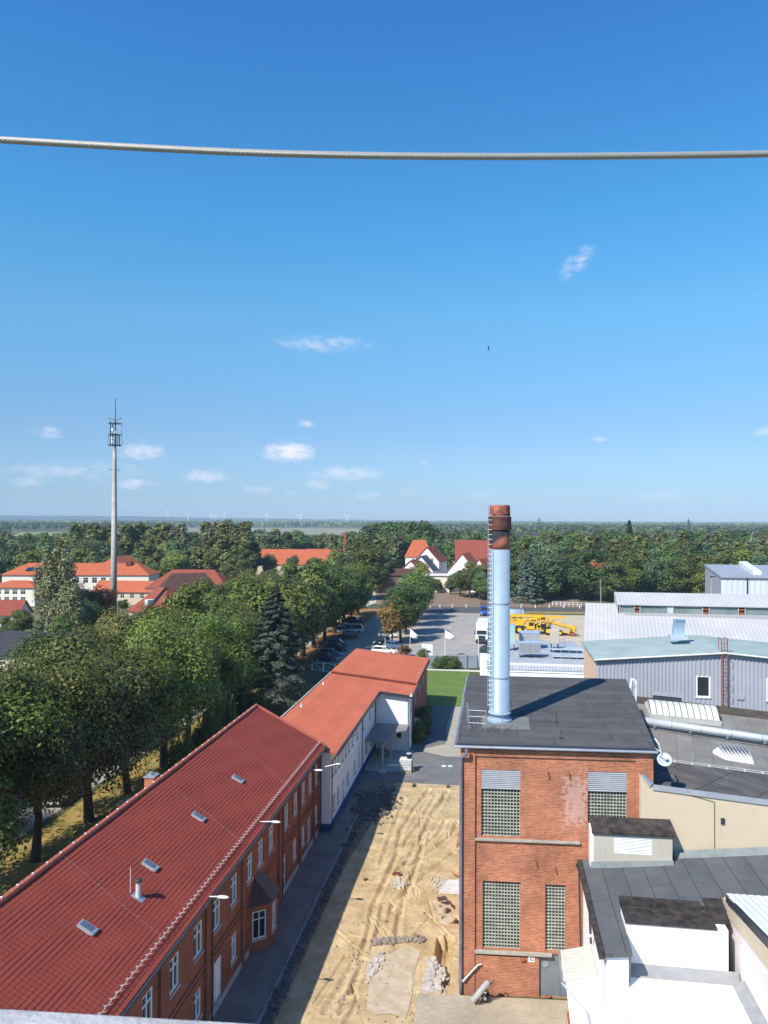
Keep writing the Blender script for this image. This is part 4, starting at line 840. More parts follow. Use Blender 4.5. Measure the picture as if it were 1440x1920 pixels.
# barrel rooflight
rl=thing('rooflight','long curved white rooflight with a dark vent on the annex roof','rooflight',(13,57.5,11))
A0,A1=(10.4,55.3),(15.25,55.75); B0,B1=(10.75,59.1),(15.75,59.6)
def rp(u,v,h): 
    x=(A0[0]*(1-u)+A1[0]*u)*(1-v)+(B0[0]*(1-u)+B1[0]*u)*v; y=(A0[1]*(1-u)+A1[1]*u)*(1-v)+(B0[1]*(1-u)+B1[1]*u)*v; return (x,y,zb(x,y)+h)
m=MB(); m.hexa([rp(0,0,0),rp(1,0,0),rp(1,1,0),rp(0,1,0)],[rp(0,0,.3),rp(1,0,.3),rp(1,1,.3),rp(0,1,.3)]); m.build('kerb',mat('kerb_grey',(.45,.45,.42),.8,.1),rl)
m=MB(); nn=11
for i in range(nn):
    u0=.02+.96*i/nn;u1=.02+.96*(i+1)/nn-.006
    prev=None
    for j in range(9):
        v=.02+.96*j/8; h=.32+.55*math.sin(math.pi*j/8)
        cur=(rp(u0,v,h),rp(u1,v,h))
        if prev: m.poly([prev[0],prev[1],cur[1],cur[0]])
        prev=cur
m.poly([rp(.02,v,.32+.55*math.sin(math.pi*v)) for v in [k/8 for k in range(9)]]); m.poly([rp(.98,v,.32+.55*math.sin(math.pi*v)) for v in [k/8 for k in range(8,-1,-1)]])
m.build('glazing',mat('rooflight_plastic',(.62,.60,.52),.45,.08,1),rl)
m=MB()
for i in range(nn+1):
    u=.02+.96*i/nn-.003
    for j in range(8):
        v0=.02+.96*j/8;v1=.02+.96*(j+1)/8; m.tube([rp(u,v0,.34+.55*math.sin(math.pi*j/8)),rp(u,v1,.34+.55*math.sin(math.pi*(j+1)/8))],.022,4)
m.build('rib',DARKMETAL,rl)
m=MB(); m.hexa([rp(.12,.78,.5),rp(.52,.78,.5),rp(.52,1.02,.5),rp(.12,1.02,.5)],[rp(.12,.82,1.0),rp(.52,.82,1.0),rp(.52,1.02,1.0),rp(.12,1.02,1.0)]); v_=m.build('vent',DARKMETAL,rl)
m=MB(); m.hexa([rp(.1,.8,1.0),rp(.54,.8,1.0),rp(.54,1.08,1.0),rp(.1,1.08,1.0)],[rp(.1,.8,1.06),rp(.54,.8,1.06),rp(.54,1.08,1.06),rp(.1,1.08,1.06)]); m.build('lid',ZINC,v_)
# long pipe
pp=thing('steam_pipe','thick shiny metal pipe running across the annex roof','pipe',(9.6,52.6,11.4))
a=V((9.3,52.9,zb(9.3,52.9)+.45)); b=V((24,51.4,zb(24,51.4)+.45)); m=MB(); m.cyl(a,b,.23,n=18); o=m.build('pipe',GALV,pp,smooth=False)
for p in o.data.polygons: p.use_smooth=len(p.vertices)==4
m=MB(); 
for i in range(9): t=i/8*.98+.01; c=a.lerp(b,t); m.cyl(c,c+(b-a).normalized()*.05,.243,n=18)
m.build('joint',STEEL,pp)
for i in range(7): c=a.lerp(b,.06+i*.15); m=MB(); m.box(c.x-.06,c.y-.25,c.z-.45,c.x+.06,c.y+.25,c.z-.2); m.build('support',STEEL,pp)
m=MB(); m.tube([a+V((-.25,.1,.0)),a,],.27,14); m.tube([a+V((-.1,0,0)),a+V((-.15,-.1,-.9))],.2,12); m.build('elbow',mat('navy_pipe',(.03,.06,.12),.5,.1),pp)
m=MB(); m.tube([a+V((.3,-.5,-.3)),b+V((0,-.5,-.3))],.05,6); m.build('small_pipe',DARKMETAL,pp)
# louvred roof vent
lv=thing('roof_vent','white based louvred roof vent on the annex roof below the long pipe','vent',(13.9,49,11))
Q=[(12.9,48.55),(14.75,47.75),(15.1,50.0),(13.6,50.2)]
Q=[(12.85,48.9),(13.25,47.85),(14.8,47.65),(15.1,49.9),(13.55,50.1)]
m=MB(); m.hexa([(x,y,zb(x,y)) for x,y in Q],[(x,y,zb(x,y)+.16) for x,y in Q]); m.build('base',PAINTW,lv)
for i in range(8):
    x=13.35+i*.215; m=MB(); m.hexa([(x,48.2,zb(x,48)+.16),(x+.07,48.2,zb(x,48)+.16),(x+.11,49.7,zb(x,49)+.16),(x+.04,49.7,zb(x,49)+.16)],[(x-.13,48.4,zb(x,48)+.5),(x-.06,48.4,zb(x,48)+.5),(x-.02,49.6,zb(x,49)+.5),(x-.09,49.6,zb(x,49)+.5)]); m.build('blade',ZINC,lv)

# ================================================================== LOW WHITE BUILDING, front right
lw=thing('white_annex','low white building with slate grey felt roof in front of the boiler house','building',(8,36,0))
def zd(x): return 7.42+.11*(x-4.2)
m=MB()
m.poly([(4.42,41.15,0),(4.42,32.6,0),(4.42,32.6,7.25),(4.42,41.15,7.25)][::1]); m.poly([(4.42,32.6,0),(5.3,32.6,0),(5.3,32.6,zd(5.3)-.2),(4.42,32.6,7.25)])
m.poly([(5.3,32.6,0),(5.3,33.5,0),(5.3,33.5,7.3),(5.3,32.6,7.3)])
m.box(5.45,34.02,5.5,9.55,35.6,7.95)
m.build('wall',WHITE_ST,lw)
pts=[(4.2,32.45),(5.44,32.45),(5.44,35.62),(9.9,35.8),(9.9,34.5),(XR,34.5),(XR,41.21),(7.29,41.21),(7.29,41.12),(4.2,41.12)]
m=MB(); f=[(4.2,32.45),(5.44,32.45),(5.44,41.12),(4.2,41.12)]; m.hexa([(x,y,zd(x)-.18) for x,y in f],[(x,y,zd(x)) for x,y in f])
f=[(5.441,35.61),(22,35.61),(22,41.12),(5.441,41.12)]; m.hexa([(x,y,zd(x)-.18) for x,y in f],[(x,y,zd(x)) for x,y in f])
m.build('roof',BITUMEN_SLATE,lw)
m=MB(); f=[(4.12,32.4),(4.33,32.4),(4.33,41.1),(4.12,41.1)]; m.hexa([(x,y,zd(x)-.22) for x,y in f],[(x,y,zd(x)+.06) for x,y in f]); m.build('roof_edge',TAR,lw)
m=MB(); m.hexa([(5.4,33.95,7.95),(9.1,33.95,7.95),(9.1,35.7,8.0),(5.4,35.7,8.0)],[(5.4,33.95,8.03),(9.1,33.95,8.03),(9.1,35.7,8.1),(5.4,35.7,8.1)]); m.box(5.4,35.3,8.1,8.8,35.75,8.28); m.box(5.5,34.75,8.05,9.0,34.95,8.14)
m.hexa([(9.101,34.5,7.95),(9.7,34.5,7.95),(9.9,36.3,8.05),(9.101,36.3,8.05)],[(9.101,34.5,8.06),(9.7,34.5,8.06),(9.9,36.3,8.2),(9.101,36.3,8.2)])
m.build('parapet_felt',TAR,lw)
m=MB(); m.box(7.3,41.1,zd(7.3)+.001,22,41.215,zd(7.3)+.35); m.hexa([(8.9,40.85,zd(8.9)),(22,40.85,zd(22)),(22,41.1,zd(22)),(8.9,41.1,zd(8.9))],[(8.9,40.9,zd(8.9)+.06),(22,40.9,zd(22)+.06),(22,41.1,zd(22)+.3),(8.9,41.1,zd(8.9)+.3)]); m.build('flashing',mat('felt_flashing',(.20,.22,.21),.8,.15,2),lw)
# lower white roof
m=MB(); m.box(5.1,27,0,9.95,34.01,6.0); m.build('lower_block',stained('white_roof_coat',(.84,.84,.83),(.6,.57,.52),.03,1.0),lw)
m=MB(); m.hexa([(5.05,33.45,6.0),(9.95,33.45,6.0),(9.95,34.0,6.0),(5.05,34.0,6.0)],[(5.35,33.7,6.10),(9.9,33.7,6.10),(9.95,34.0,6.28),(5.35,34.0,6.28)])
m.hexa([(9.55,27,6.0),(9.95,27,6.0),(9.95,33.44,6.0),(9.55,33.44,6.0)],[(9.75,27,6.15),(9.95,27,6.3),(9.95,33.44,6.3),(9.75,33.44,6.15)])
m.hexa([(5.05,33.1,6.0),(5.45,33.1,6.0),(5.45,33.3,6.0),(5.05,33.3,6.0)],[(4.75,32.75,7.35),(5.44,32.75,7.35),(5.44,33.0,7.35),(4.75,33.0,7.35)])
m.build('flashing',mat('grey_flashing',(.27,.27,.27),.8,.12,2),lw)
m=MB(); m.tube([(4.3,37.5,7.1),(4.36,37.5,5.6),(4.36,37.3,5.2)],.05,6); m.build('downpipe',DARKMETAL,lw)
m=MB(); m.tube([(4.05,41.0,7.3),(4.2,41.0,6.9),(4.3,41.0,2.6)],.05,6); m.build('downpipe',DARKMETAL,lw)
wl_=PX(1102,1754,4.1); m=MB(); m.ball((4.15,wl_.y,wl_.z),.2,.12,.06,8,5); m.tube([(4.4,wl_.y,wl_.z),(4.1,wl_.y,wl_.z)],.03,5); m.build('wall_light',PLAST,lw,smooth=True)
# vent housing against the boiler house
vh=thing('vent_housing','cream vent housing with louvre and black tarred top against the boiler house','vent housing',(6.6,40.7,7.6))
Yv=40.25; m=MB(); f=[(4.86,Yv),(8.66,Yv),(8.66,41.6),(4.86,41.18)]
hl2=[(1.0,2.8,1.15,1.62)]
m.poly([(4.86,41.18,7.4),(4.86,Yv,7.4),(4.86,Yv,9.25),(4.86,41.18,9.55)]); m.poly([(8.66,Yv,7.6),(8.66,41.2,7.6),(8.66,41.2,9.55),(8.66,Yv,9.3)])
facade(m,(4.86,Yv,7.45),(1,0,0),3.8,[(0,1.8),(3.8,1.86)],[(.95,2.82,.85,1.7)],.15); m.build('wall',BEIGE,vh)
m=MB(); m.hexa([(4.75,Yv-.12,9.22),(8.75,Yv-.12,9.28),(8.75,41.22,9.55),(4.75,41.1,9.55)],[(4.75,Yv-.12,9.34),(8.75,Yv-.12,9.4),(8.75,41.22,9.78),(4.75,41.1,9.75)]); m.build('roof',TAR,vh)
m=MB(); m.hexa([(4.7,Yv-.15,7.5),(8.7,Yv-.15,7.85),(8.7,Yv-.01,7.9),(4.7,Yv-.01,7.55)],[(4.7,Yv-.05,7.78),(8.7,Yv-.05,8.1),(8.7,Yv-.005,8.1),(4.7,Yv-.005,7.78)]); m.build('flashing',MATS['felt_flashing'],vh)
louvre((.95,2.82,.85,1.7),12,vh,lambda u,v,o=0: V((4.86+u,Yv-o,7.45+v)),PLAST)
m=MB(); m.box(4.68,Yv+.1,7.35,4.85,41.1,9.4); m.build('side_sheet',PAINTW,vh)
# entrance canopy
TR=PX(1107.5,1772,4.4); BRc=PX(1120.6,1829,4.4); TL=PY(1050.6,1782,TR.y); BLc=PY(1056.5,1839,BRc.y)
ec=thing('entrance_canopy','cream slatted entrance canopy with gutter on the side of the white building','canopy',(3.6,TR.y-1,2.8))
m=MB(); n=9; 
for i in range(n):
    a0,a1=i/n,(i+1)/n-.015
    q=[TL.lerp(BLc,a0),TR.lerp(BRc,a0),TR.lerp(BRc,a1),TL.lerp(BLc,a1)]; m.hexa([p-Z*.07 for p in q],[p+Z*.0 for p in q])
m.build('roof',mat('canopy_sheet',(.55,.53,.46),.6,.06,2),ec)
m=MB(); a=TL+V((-.06,0,-.08));b=BLc+V((-.06,-.06,-.08)); m.tube([a,b],.05,7); m.build('gutter',STEEL,ec)
m=MB(); m.tube([b,b+V((1.0,-.12,-1.0)),V((4.32,b.y-.15,1.6)),V((4.32,b.y-.15,.1))],.045,7); m.build('downpipe',GALV,ec)
m=MB(); w0=BRc; m.hexa([V((4.41,BRc.y+.02,2.0)),V((3.3,BRc.y+.02,2.2)),V((3.3,BRc.y+.1,2.2)),V((4.41,BRc.y+.1,2.0))],[BRc+V((0,.02,-.08)),BLc+V((.1,.02,-.08)),BLc+V((.1,.1,-.08)),BRc+V((0,.1,-.08))]); m.build('cheek',WHITE,ec)
m=MB(); m.box(3.5,37.0,.15,4.35,40.0,.3); m.build('doorstep',RUST,ec)
# hall at the right edge
fh=thing('edge_shed','whitewashed brick shed with white corrugated roof at the lower right','building',(12,32,0))
m=MB(); m.poly([(10.0,36.2,4),(10.0,26,4),(10.0,26,9.9),(10.0,36.2,8.35)]); m.poly([(18,36.2,4),(10.0,36.2,4),(10.0,36.2,8.35),(18,36.2,8.35)]); m.build('wall',BRICK_WHITE,fh)
m=MB(); m.hexa([(9.93,26,9.0),(9.997,26,9.0),(9.997,36.2,7.7),(9.93,36.2,7.7)],[(9.93,26,9.85),(9.997,26,9.85),(9.997,36.2,8.3),(9.93,36.2,8.3)]); m.build('eaves_band',CREAM,fh)
m=MB(); m.hexa([(9.8,26,10.2),(9.86,26,10.2),(9.86,35.3,8.55),(9.8,35.3,8.55)],[(9.8,26,10.5),(9.86,26,10.5),(9.86,35.3,8.8),(9.8,35.3,8.8)]); m.build('fascia',DARKMETAL,fh)
m=MB(); n=80
for i in range(n):
    y0=26+10.1*i/n;y1=26+10.1*(i+1)/n; d0=.05*(i%2);d1=.05*((i+1)%2); z0=10.55-.18*(y0-26);z1=10.55-.18*(y1-26)
for i in range(60):
    x0=9.85+i*.15; d=.025*(i%2); d1=.025*((i+1)%2)
    m.poly([(x0,26,10.55+d),(x0+.15,26,10.55+d1),(x0+.15,35.4,8.86+d1),(x0,35.4,8.86+d)])
m.build('roof',mat('white_corrugated',(.70,.71,.72),.6,.08,1),fh)
# hand truck with cylinder in front of the brick wall
ht=thing('hand_truck','hand truck carrying a long grey cylinder, leaning by the brick wall','hand truck',(0,40,.15))
a=G(887,1876,.35); b=G(914,1843,.95); b=V((a.x+.9,a.y+.15,1.35)); b=PY(914,1843,a.y+.1)
m=MB(); m.cyl(a,b,.16,.16,12); m.ball(tuple(b),.15,.15,.15,10,6); m.build('cylinder',mat('cylinder_grey',(.38,.37,.35),.5,.2,4,0,.2),ht)
m=MB(); d=(b-a).normalized(); m.tube([a+V((.25,-.05,-.1)),b+V((.28,-.05,-.05))],.025,6); m.tube([a+V((.2,.2,-.1)),b+V((.24,.2,-.05))],.025,6); m.tube([b+V((.26,-.05,0)),b+V((.35,.08,.12)),b+V((.24,.2,0))],.025,6); m.tube([a+V((.1,0,-.2)),a+V((.55,.1,-.15))],.025,6); m.build('frame',mat('frame_brown',(.15,.08,.05),.7,.2),ht)
w=G(909,1876,.2)
for dy in (-.12,.28):
    m=MB(); m.cyl((w.x,w.y+dy,.38),(w.x+.03,w.y+dy+.08,.38),.22,.22,16); wh=m.build('wheel',RUBBER,ht); m=MB(); m.cyl((w.x-.003,w.y+dy-.01,.38),(w.x+.03,w.y+dy+.09,.38),.10,.10,12); m.build('rim',PLAST,wh)
m=MB(); m.lathe(tuple(G(1029,1868,.14)),[(.13,0),(.13,.03)],10); m.build('drain_cover',RUST,None,label='small rusty drain cover in front of the grey door',cat='drain cover')
# near parapet and steel cable around the viewpoint
a=G(0,1888,24.25); b=G(560,1921,24.25); d=(b-a).normalized(); nrm_=V((d.y,-d.x,0)); 
if nrm_.y>0: nrm_=-nrm_
a2=a-d*1.2; b2=b+d*1.6; m=MB(); m.hexa([a2-Z*.35,b2-Z*.35,b2+nrm_*.5-Z*.35,a2+nrm_*.5-Z*.35],[a2,b2,b2+nrm_*.5,a2+nrm_*.5]); m.build('parapet',GRANIT,None,label='mottled grey metal parapet at the bottom left edge of the view',cat='parapet',bev=.006)
ctrl=[(-260,246),(0,262),(240,275.5),(480,286.5),(720,292),(960,293.5),(1200,292),(1440,288.5),(1700,282)]
pts=[]
dist=1.25
for x,y in ctrl:
    r=ray(x,y); pts.append(CAM+r*(dist/ (r.dot(_f))))
# smooth sample
S_=[]
for i in range(len(pts)-1):
    p0=pts[max(i-1,0)];p1=pts[i];p2=pts[i+1];p3=pts[min(i+2,len(pts)-1)]
    for k in range(60):
        t=k/60; S_.append(.5*((2*p1)+(p2-p0)*t+(2*p0-5*p1+4*p2-p3)*t*t+(3*p1-p0-3*p2+p3)*t**3))
Lr=.0047; st=7; pitch=.052; vs=[];fs=[]; nseg=7; acc_=0
fr=[]
for i,p in enumerate(S_):
    tdir=(S_[min(i+1,len(S_)-1)]-S_[max(i-1,0)]).normalized(); e1=tdir.cross(Z).normalized(); e2=e1.cross(tdir)
    if i: acc_+=(p-S_[i-1]).length
    fr.append((p,e1,e2,acc_))
for s in range(st):
    rr=.0017; b0=len(vs)
    for (p,e1,e2,l) in fr:
        th=2*math.pi*(l/pitch)+2*math.pi*s/st; c=p+(e1*math.cos(th)+e2*math.sin(th))*(Lr-rr)
        for q in range(nseg):
            t=2*math.pi*q/nseg; o_=e1*math.cos(t)+e2*math.sin(t); vs.append(tuple(c+o_*rr*1.5))
    for i in range(len(fr)-1):
        for q in range(nseg):
            q2=(q+1)%nseg; fs.append((b0+i*nseg+q,b0+i*nseg+q2,b0+(i+1)*nseg+q2,b0+(i+1)*nseg+q))
o=npmesh('steel_cable',np.array(vs),np.array(fs),mat('cable_steel',(.42,.40,.36),.4,.2,400,0,.35),smooth=True,off=V(S_[0]))
tag(o,'twisted grey steel cable stretched across the sky above the view','cable')
# bird
bp_=CAM+ray(916,653)*70; m=MB(); m.ball(tuple(bp_),.07,.07,.17,8,5); m.hexa([bp_+V((-.02,-.05,-.02)),bp_+V((.02,-.05,-.02)),bp_+V((.02,.06,-.02)),bp_+V((-.02,.06,-.02))],[bp_+V((-.06,-.02,.34)),bp_+V((-.05,-.02,.34)),bp_+V((-.05,.0,.34)),bp_+V((-.06,.0,.34))]); m.hexa([bp_+V((-.0,-.05,.0)),bp_+V((.03,-.05,.0)),bp_+V((.03,.06,.0)),bp_+V((-.0,.06,.0))],[bp_+V((.08,-.02,-.30)),bp_+V((.09,-.02,-.30)),bp_+V((.09,.0,-.30)),bp_+V((.08,.0,-.30))])
m.build('bird',PAINTBK,None,label='small dark bird in flight alone in the blue sky',cat='bird')
# ================================================================== HALLS on the right
wa=thing('grey_hall','low gabled hall with blue grey corrugated wall and pale green felt roof','building',(17,66,0))
YA=62.0; ZL,ZP=14.25,15.05; XL,XP,XRR=7.65,17.1,27.5
topf=lambda u: ZL+(ZP-ZL)*(u/(XP-XL)) if u<XP-XL else ZP-(u-(XP-XL))*.085
ww=[(15.08,16.12,11.55,13.2),(20.15,21.2,11.45,13.15),(24.5,25.5,11.3,13.0)]
m=MB(); u0=0; segs=[(0,ww[0][0]-XL),(ww[0][1]-XL,ww[1][0]-XL),(ww[1][1]-XL,ww[2][0]-XL),(ww[2][1]-XL,XRR-XL)]
for a,b in segs: corr(m,(XL+a,YA,0),(1,0,0),b-a,0,(lambda u,a=a: topf(a+u)),.27,.06)
for x0,x1,z0,z1 in ww:
    corr(m,(x0,YA,0),(1,0,0),x1-x0,0,z0,.27,.06); corr(m,(x0,YA,0),(1,0,0),x1-x0,z1,(lambda u,x0=x0: topf(x0-XL+u)),.27,.06)
m.build('wall',CLAD_A,wa)
m=MB(); m.poly([(XL,70.4,0),(XL,YA+.06,0),(XL,YA+.06,ZL),(XL,70.4,ZL)]); m.build('side_wall',PEACH,wa); m=MB(); m.poly([(XRR,YA,0),(XRR,70.4,0),(XRR,70.4,14),(XRR,YA,14)]); m.build('side_wall',PEACH,wa)
for x0,x1,z0,z1 in ww: window(wa,(XL,YA-.02,0),(1,0,0),(x0-XL,x1-XL,z0,z1),.1,.1,(),(.0,) if 0 else ())
m=MB(); o_=.25
m.hexa([(XL-.2,YA-.3,ZL-.12),(XP,YA-.3,ZP-.12),(XP,70.6,ZP-.12),(XL-.2,70.6,ZL-.12)],[(XL-.2,YA-.3,ZL+.06),(XP,YA-.3,ZP+.06),(XP,70.6,ZP+.06),(XL-.2,70.6,ZL+.06)])
zr_=ZP-(XRR-XP)*.085
m.hexa([(XP+.001,YA-.3,ZP-.12),(XRR,YA-.3,zr_-.12),(XRR,70.6,zr_-.12),(XP+.001,70.6,ZP-.12)],[(XP+.001,YA-.3,ZP+.06),(XRR,YA-.3,zr_+.06),(XRR,70.6,zr_+.06),(XP+.001,70.6,ZP+.06)])
m.build('roof',GREENROOF,wa)
m=MB(); m.tube([(XL-.2,YA-.36,ZL-.02),(XP,YA-.36,ZP-.02),(XRR,YA-.36,zr_-.02)],.06,6); m.build('gutter',PLAST,wa)
m=MB(); m.box(20.6-2.6,YA-.12,11.5,18.55,YA-.06,11.8) ; m.build('service_box',CLAD_A,wa)
ld_=thing('wall_ladder','rusty caged ladder fixed to the grey hall wall','ladder',(17,61.7,11))
m=MB()
for x in (16.86,17.28): m.box(x-.035,YA-.34,10.9,x+.035,YA-.27,16.1)
z_=11.0
while z_<16.0: m.cyl((16.86,YA-.3,z_),(17.28,YA-.3,z_),.018,n=5); z_+=.28
m.build('rails',RUST,ld_)
m=MB(); 
for z_ in (12.2,13.1,14,14.9): m.tube([(16.86,YA-.3,z_),(16.8,YA-.75,z_),(17.07,YA-.95,z_),(17.34,YA-.75,z_),(17.28,YA-.3,z_)],.018,5)
m.tube([(17.28,YA-.3,16.1),(17.28,YA+.5,16.1),(17.28,YA+.5,15.1)],.03,5); m.tube([(16.86,YA-.3,16.1),(16.86,YA+.5,16.1),(16.86,YA+.5,15.1)],.03,5); m.build('cage',RUST,ld_)
# roof duct
du=thing('roof_duct','curved pale blue metal duct rising from the green hall roof','duct',(15,67,14.9))
p=PY(1272,1194,66.5); m=MB(); path=[(0,0),(0,.45),(-.05,.8),(-.2,1.2),(-.42,1.5)]
for i,(dy,h) in enumerate(path[:-1]):
    d2,h2=path[i+1]; m.hexa([(p.x-.42,p.y-.3+dy,p.z+h),(p.x+.42,p.y-.3+dy,p.z+h),(p.x+.42,p.y+.3+dy,p.z+h+ (.0)),(p.x-.42,p.y+.3+dy,p.z+h)],[(p.x-.42,p.y-.3+d2,p.z+h2),(p.x+.42,p.y-.3+d2,p.z+h2),(p.x+.42,p.y+.3+d2,p.z+h2),(p.x-.42,p.y+.3+d2,p.z+h2)])
m.build('duct_body',mat('duct_blue',(.40,.52,.66),.35,.1,2,0,.3),du); m=MB(); m.box(p.x-.75,p.y-.6,p.z-.15,p.x+.6,p.y+.5,p.z+.12); m.build('duct_base',GALV,du)
# hall C with clerestory
hc_=thing('large_hall','large pale grey corrugated hall with a clerestory window band','building',(30,120,0))
bl=PY(1094.5,1206,111); tl=PY(1098,1130,121); br=V((62,109.5,bl.z-.4)); tr=V((62,121,tl.z-.3))
m=MB(); Wd=62-bl.x; Uc=(V((br.x,br.y,0))-V((bl.x,bl.y,0))).normalized(); Wc=(V((br.x,br.y,0))-V((bl.x,bl.y,0))).length; Nn_=Uc.cross(Z)
USW=(PY(1160,1150,118.2).x-bl.x)/Uc.x
def off(u):
    t=u/Wc; base=V((bl.x,bl.y,0))+Uc*u; tgt=tl.lerp(tr,t)
    if u>USW: lo=bl.lerp(br,t); tgt=lo.lerp(tgt,.70)
    return tgt-base
corr(m,(bl.x,bl.y,0),Uc,Wc,(lambda u:Z*bl.z),(lambda u: off(u)),.55,.09); m.build('roof',CLAD_C,hc_)
m=MB(); m.poly([bl,V((bl.x,bl.y,0)),V((br.x,br.y,0)),br]); m.poly([V((tl.x,tl.y,0)),V((bl.x,bl.y,0)),bl,tl]); m.build('wall',CLAD_A,hc_)
m=MB(); c0=PY(1160,1152,118.3); c1=PY(1160,1115.5,118.3); c2z=PY(1160,1133,118.3).z; XR2=62
z0w=PY(1160,1150,118.3).z; z1w=PY(1160,1134,118.3).z
xs_=c0.x; bays=[(1163,1188,0),(1190,1200,1),(1201,1250,0),(1252,1262,2),(1263,1316,0),(1318,1330,1),(1331,1383,0),(1385,1397,1),(1398,1450,0),(1452,1464,1),(1466,1520,0)]
m.box(c0.x,118.2,z0w-1.2,XR2,118.5,z0w+.12); m.box(c0.x,118.2,z1w-.05,XR2,118.5,z1w+.1); 
for a,b,k in bays: x=PY(a,1140,118.3).x; m.box(x-.14,118.2,z0w+.12,x-.02,118.4,z1w-.05)
m.build('window_frame',CLAD_C,hc_)
for a,b,k in bays:
    x0=PY(a,1140,118.3).x;x1=PY(b+1.5,1140,118.3).x-.14
    if k==0:
        g=MB(); g.poly([(x0,118.36,z0w),(x1,118.36,z0w),(x1,118.36,z1w),(x0,118.36,z1w)]); w=g.build('window',mat('clerestory_glass',(.20,.25,.24),.35,.25,.4),hc_); 
    elif k==2:
        g=MB(); g.box(x0,118.25,z0w+.15,x1,118.34,z1w-.05); g.build('window',mat('panel_ltblue',(.45,.55,.62),.5),hc_)
    else:
        g=MB(); g.box(x0,118.25,z0w+.15,x1,118.34,z0w+.45); g.box(x0,118.25,z1w-.5,x1,118.34,z1w-.3); w=g.build('window',RUST,hc_); g=MB(); g.poly([(x0,118.36,z0w),(x1,118.36,z0w),(x1,118.36,z1w),(x0,118.36,z1w)]); g.build('pane',GLASS,w)
m=MB(); corr(m,(c0.x-.15,118.1,z1w+.1),(1,0,0),XR2-c0.x,0,(lambda u:V((0,3.8,c1.z-z1w+.0))),.55,.08); m.build('upper_roof',CLAD_C,hc_)
m=MB(); m.box(c0.x-.15,118.0,z1w-.0,XR2,118.19,z1w+.1); m.poly([(c0.x-.1,118.2,z0w-1),(c0.x-.1,118.2,z1w+.1),(c0.x-.1,122.0,c1.z+.1),(c0.x-.1,122.0,z0w-1)]); m.poly([(c0.x,122.0,0),(XR2,122.0,0),(XR2,122.0,c1.z+.1),(c0.x,122.0,c1.z+.1)][::-1]); m.build('eaves',CLAD_C,hc_)
# hall E far right
he_=thing('white_hall','white hall with grey roof and raised rooflight at the right edge','building',(60,160,0))
E0=PY(1352,1083,150); E1=PY(1322,1063,150); m=MB(); xe=80; yb=185
corr(m,(E0.x,150,0),(1,0,0),xe-E0.x,0,E0.z-.0,1.0,.04); m.build('wall',CLAD_W,he_)
bkx=PY(1322,1060,yb).x; zb2=PY(1322,1062,yb).z
m=MB(); m.poly([(bkx,yb,0),(E0.x,150.01,0),(E0.x,150.01,E0.z),(bkx,yb,zb2)]); m.build('side_wall',CLAD_A,he_)
m=MB(); zt2=PY(1330,1059.5,yb).z; m.hexa([(E0.x-.2,149.6,E0.z),(xe,149.6,E0.z),(xe+10,yb,zt2-.2),(bkx-.2,yb,zt2-.2)],[(E0.x-.2,149.6,E0.z+.35),(xe,149.6,E0.z+.35),(xe+10,yb,zt2+.15),(bkx-.2,yb,zt2+.15)]); m.build('roof',ROOFGREY,he_)
for x in (PY(1401,1090,150).x,): m=MB(); m.box(x-.12,149.85,0,x+.12,149.95,E0.z); m.build('downpipe',DARKMETAL,he_)
m=MB(); a=PY(1412,1074,154);b=PY(1428,1074,154); c=PY(1400,1055,180);d=PY(1385,1055,180)
m.hexa([a-Z*.6,b-Z*.6,c-Z*.6,d-Z*.6],[a+Z*.3,b+Z*.3,c+Z*.3,d+Z*.3]); m.build('rooflight',PAINTW,he_)
# low service building D
sd_=thing('service_building','low white service building with machines on its flat roof behind the chimney','building',(5,120,0))
DX0,DX1=-2.9,13.0; m=MB(); m.box(DX0+1.5,112.3,0,DX1,133,4.55); m.box(DX0+1.5,112.05,0,DX1,112.299,3.2); m.box(DX0,101,0,DX1,112.04,2.35); m.build('wall',WHITE,sd_)
m=MB(); m.box(DX0+1.3,111.9,3.4,DX1,112.04,3.75); m.box(DX0+1.4,112.0,2.5,DX1,112.045,3.3); m.build('fascia',PAINTW,sd_)
m=MB(); corr(m,(DX0+1.3,111.8,3.78),(1,0,0),DX1-DX0-1.3,0,(lambda u:V((0,.9,1.0))),.42,.07); m.build('mansard',ZINC,sd_)
m=MB(); m.box(DX0+1.3,112.5,4.56,DX1,133.2,4.74); m.build('roof',mat('deck_pale',(.33,.36,.39),.7,.15,.4),sd_)
m=MB(); m.box(DX0-.1,100.9,2.36,DX1,111.95,2.5); m.build('lower_roof',GREENROOF,sd_)
tw=thing('gatehouse_tower','small white tower with dark green pyramid cap beside the grey fence','tower',(-2,114,0))
a=PY(900,1250,113);b=PY(916,1250,113); ze=PY(905,1219,113).z; zp=PY(908,1211,114).z
m=MB(); m.box(a.x,113,0,b.x+.6,115.2,ze); m.build('wall',WHITE,tw)
m=MB(); cx=(a.x+b.x+.6)/2; 
q=[(a.x-.1,112.9,ze),(b.x+.7,112.9,ze),(b.x+.7,115.3,ze),(a.x-.1,115.3,ze)]
for i in range(4): m.poly([q[i],q[(i+1)%4],(cx,114.1,zp+.3)])
m.box(a.x-.1,112.9,ze-.35,b.x+.7,115.3,ze-.001); m.build('roof',mat('dark_green_cap',(.03,.05,.04),.6),tw)
Yd=118
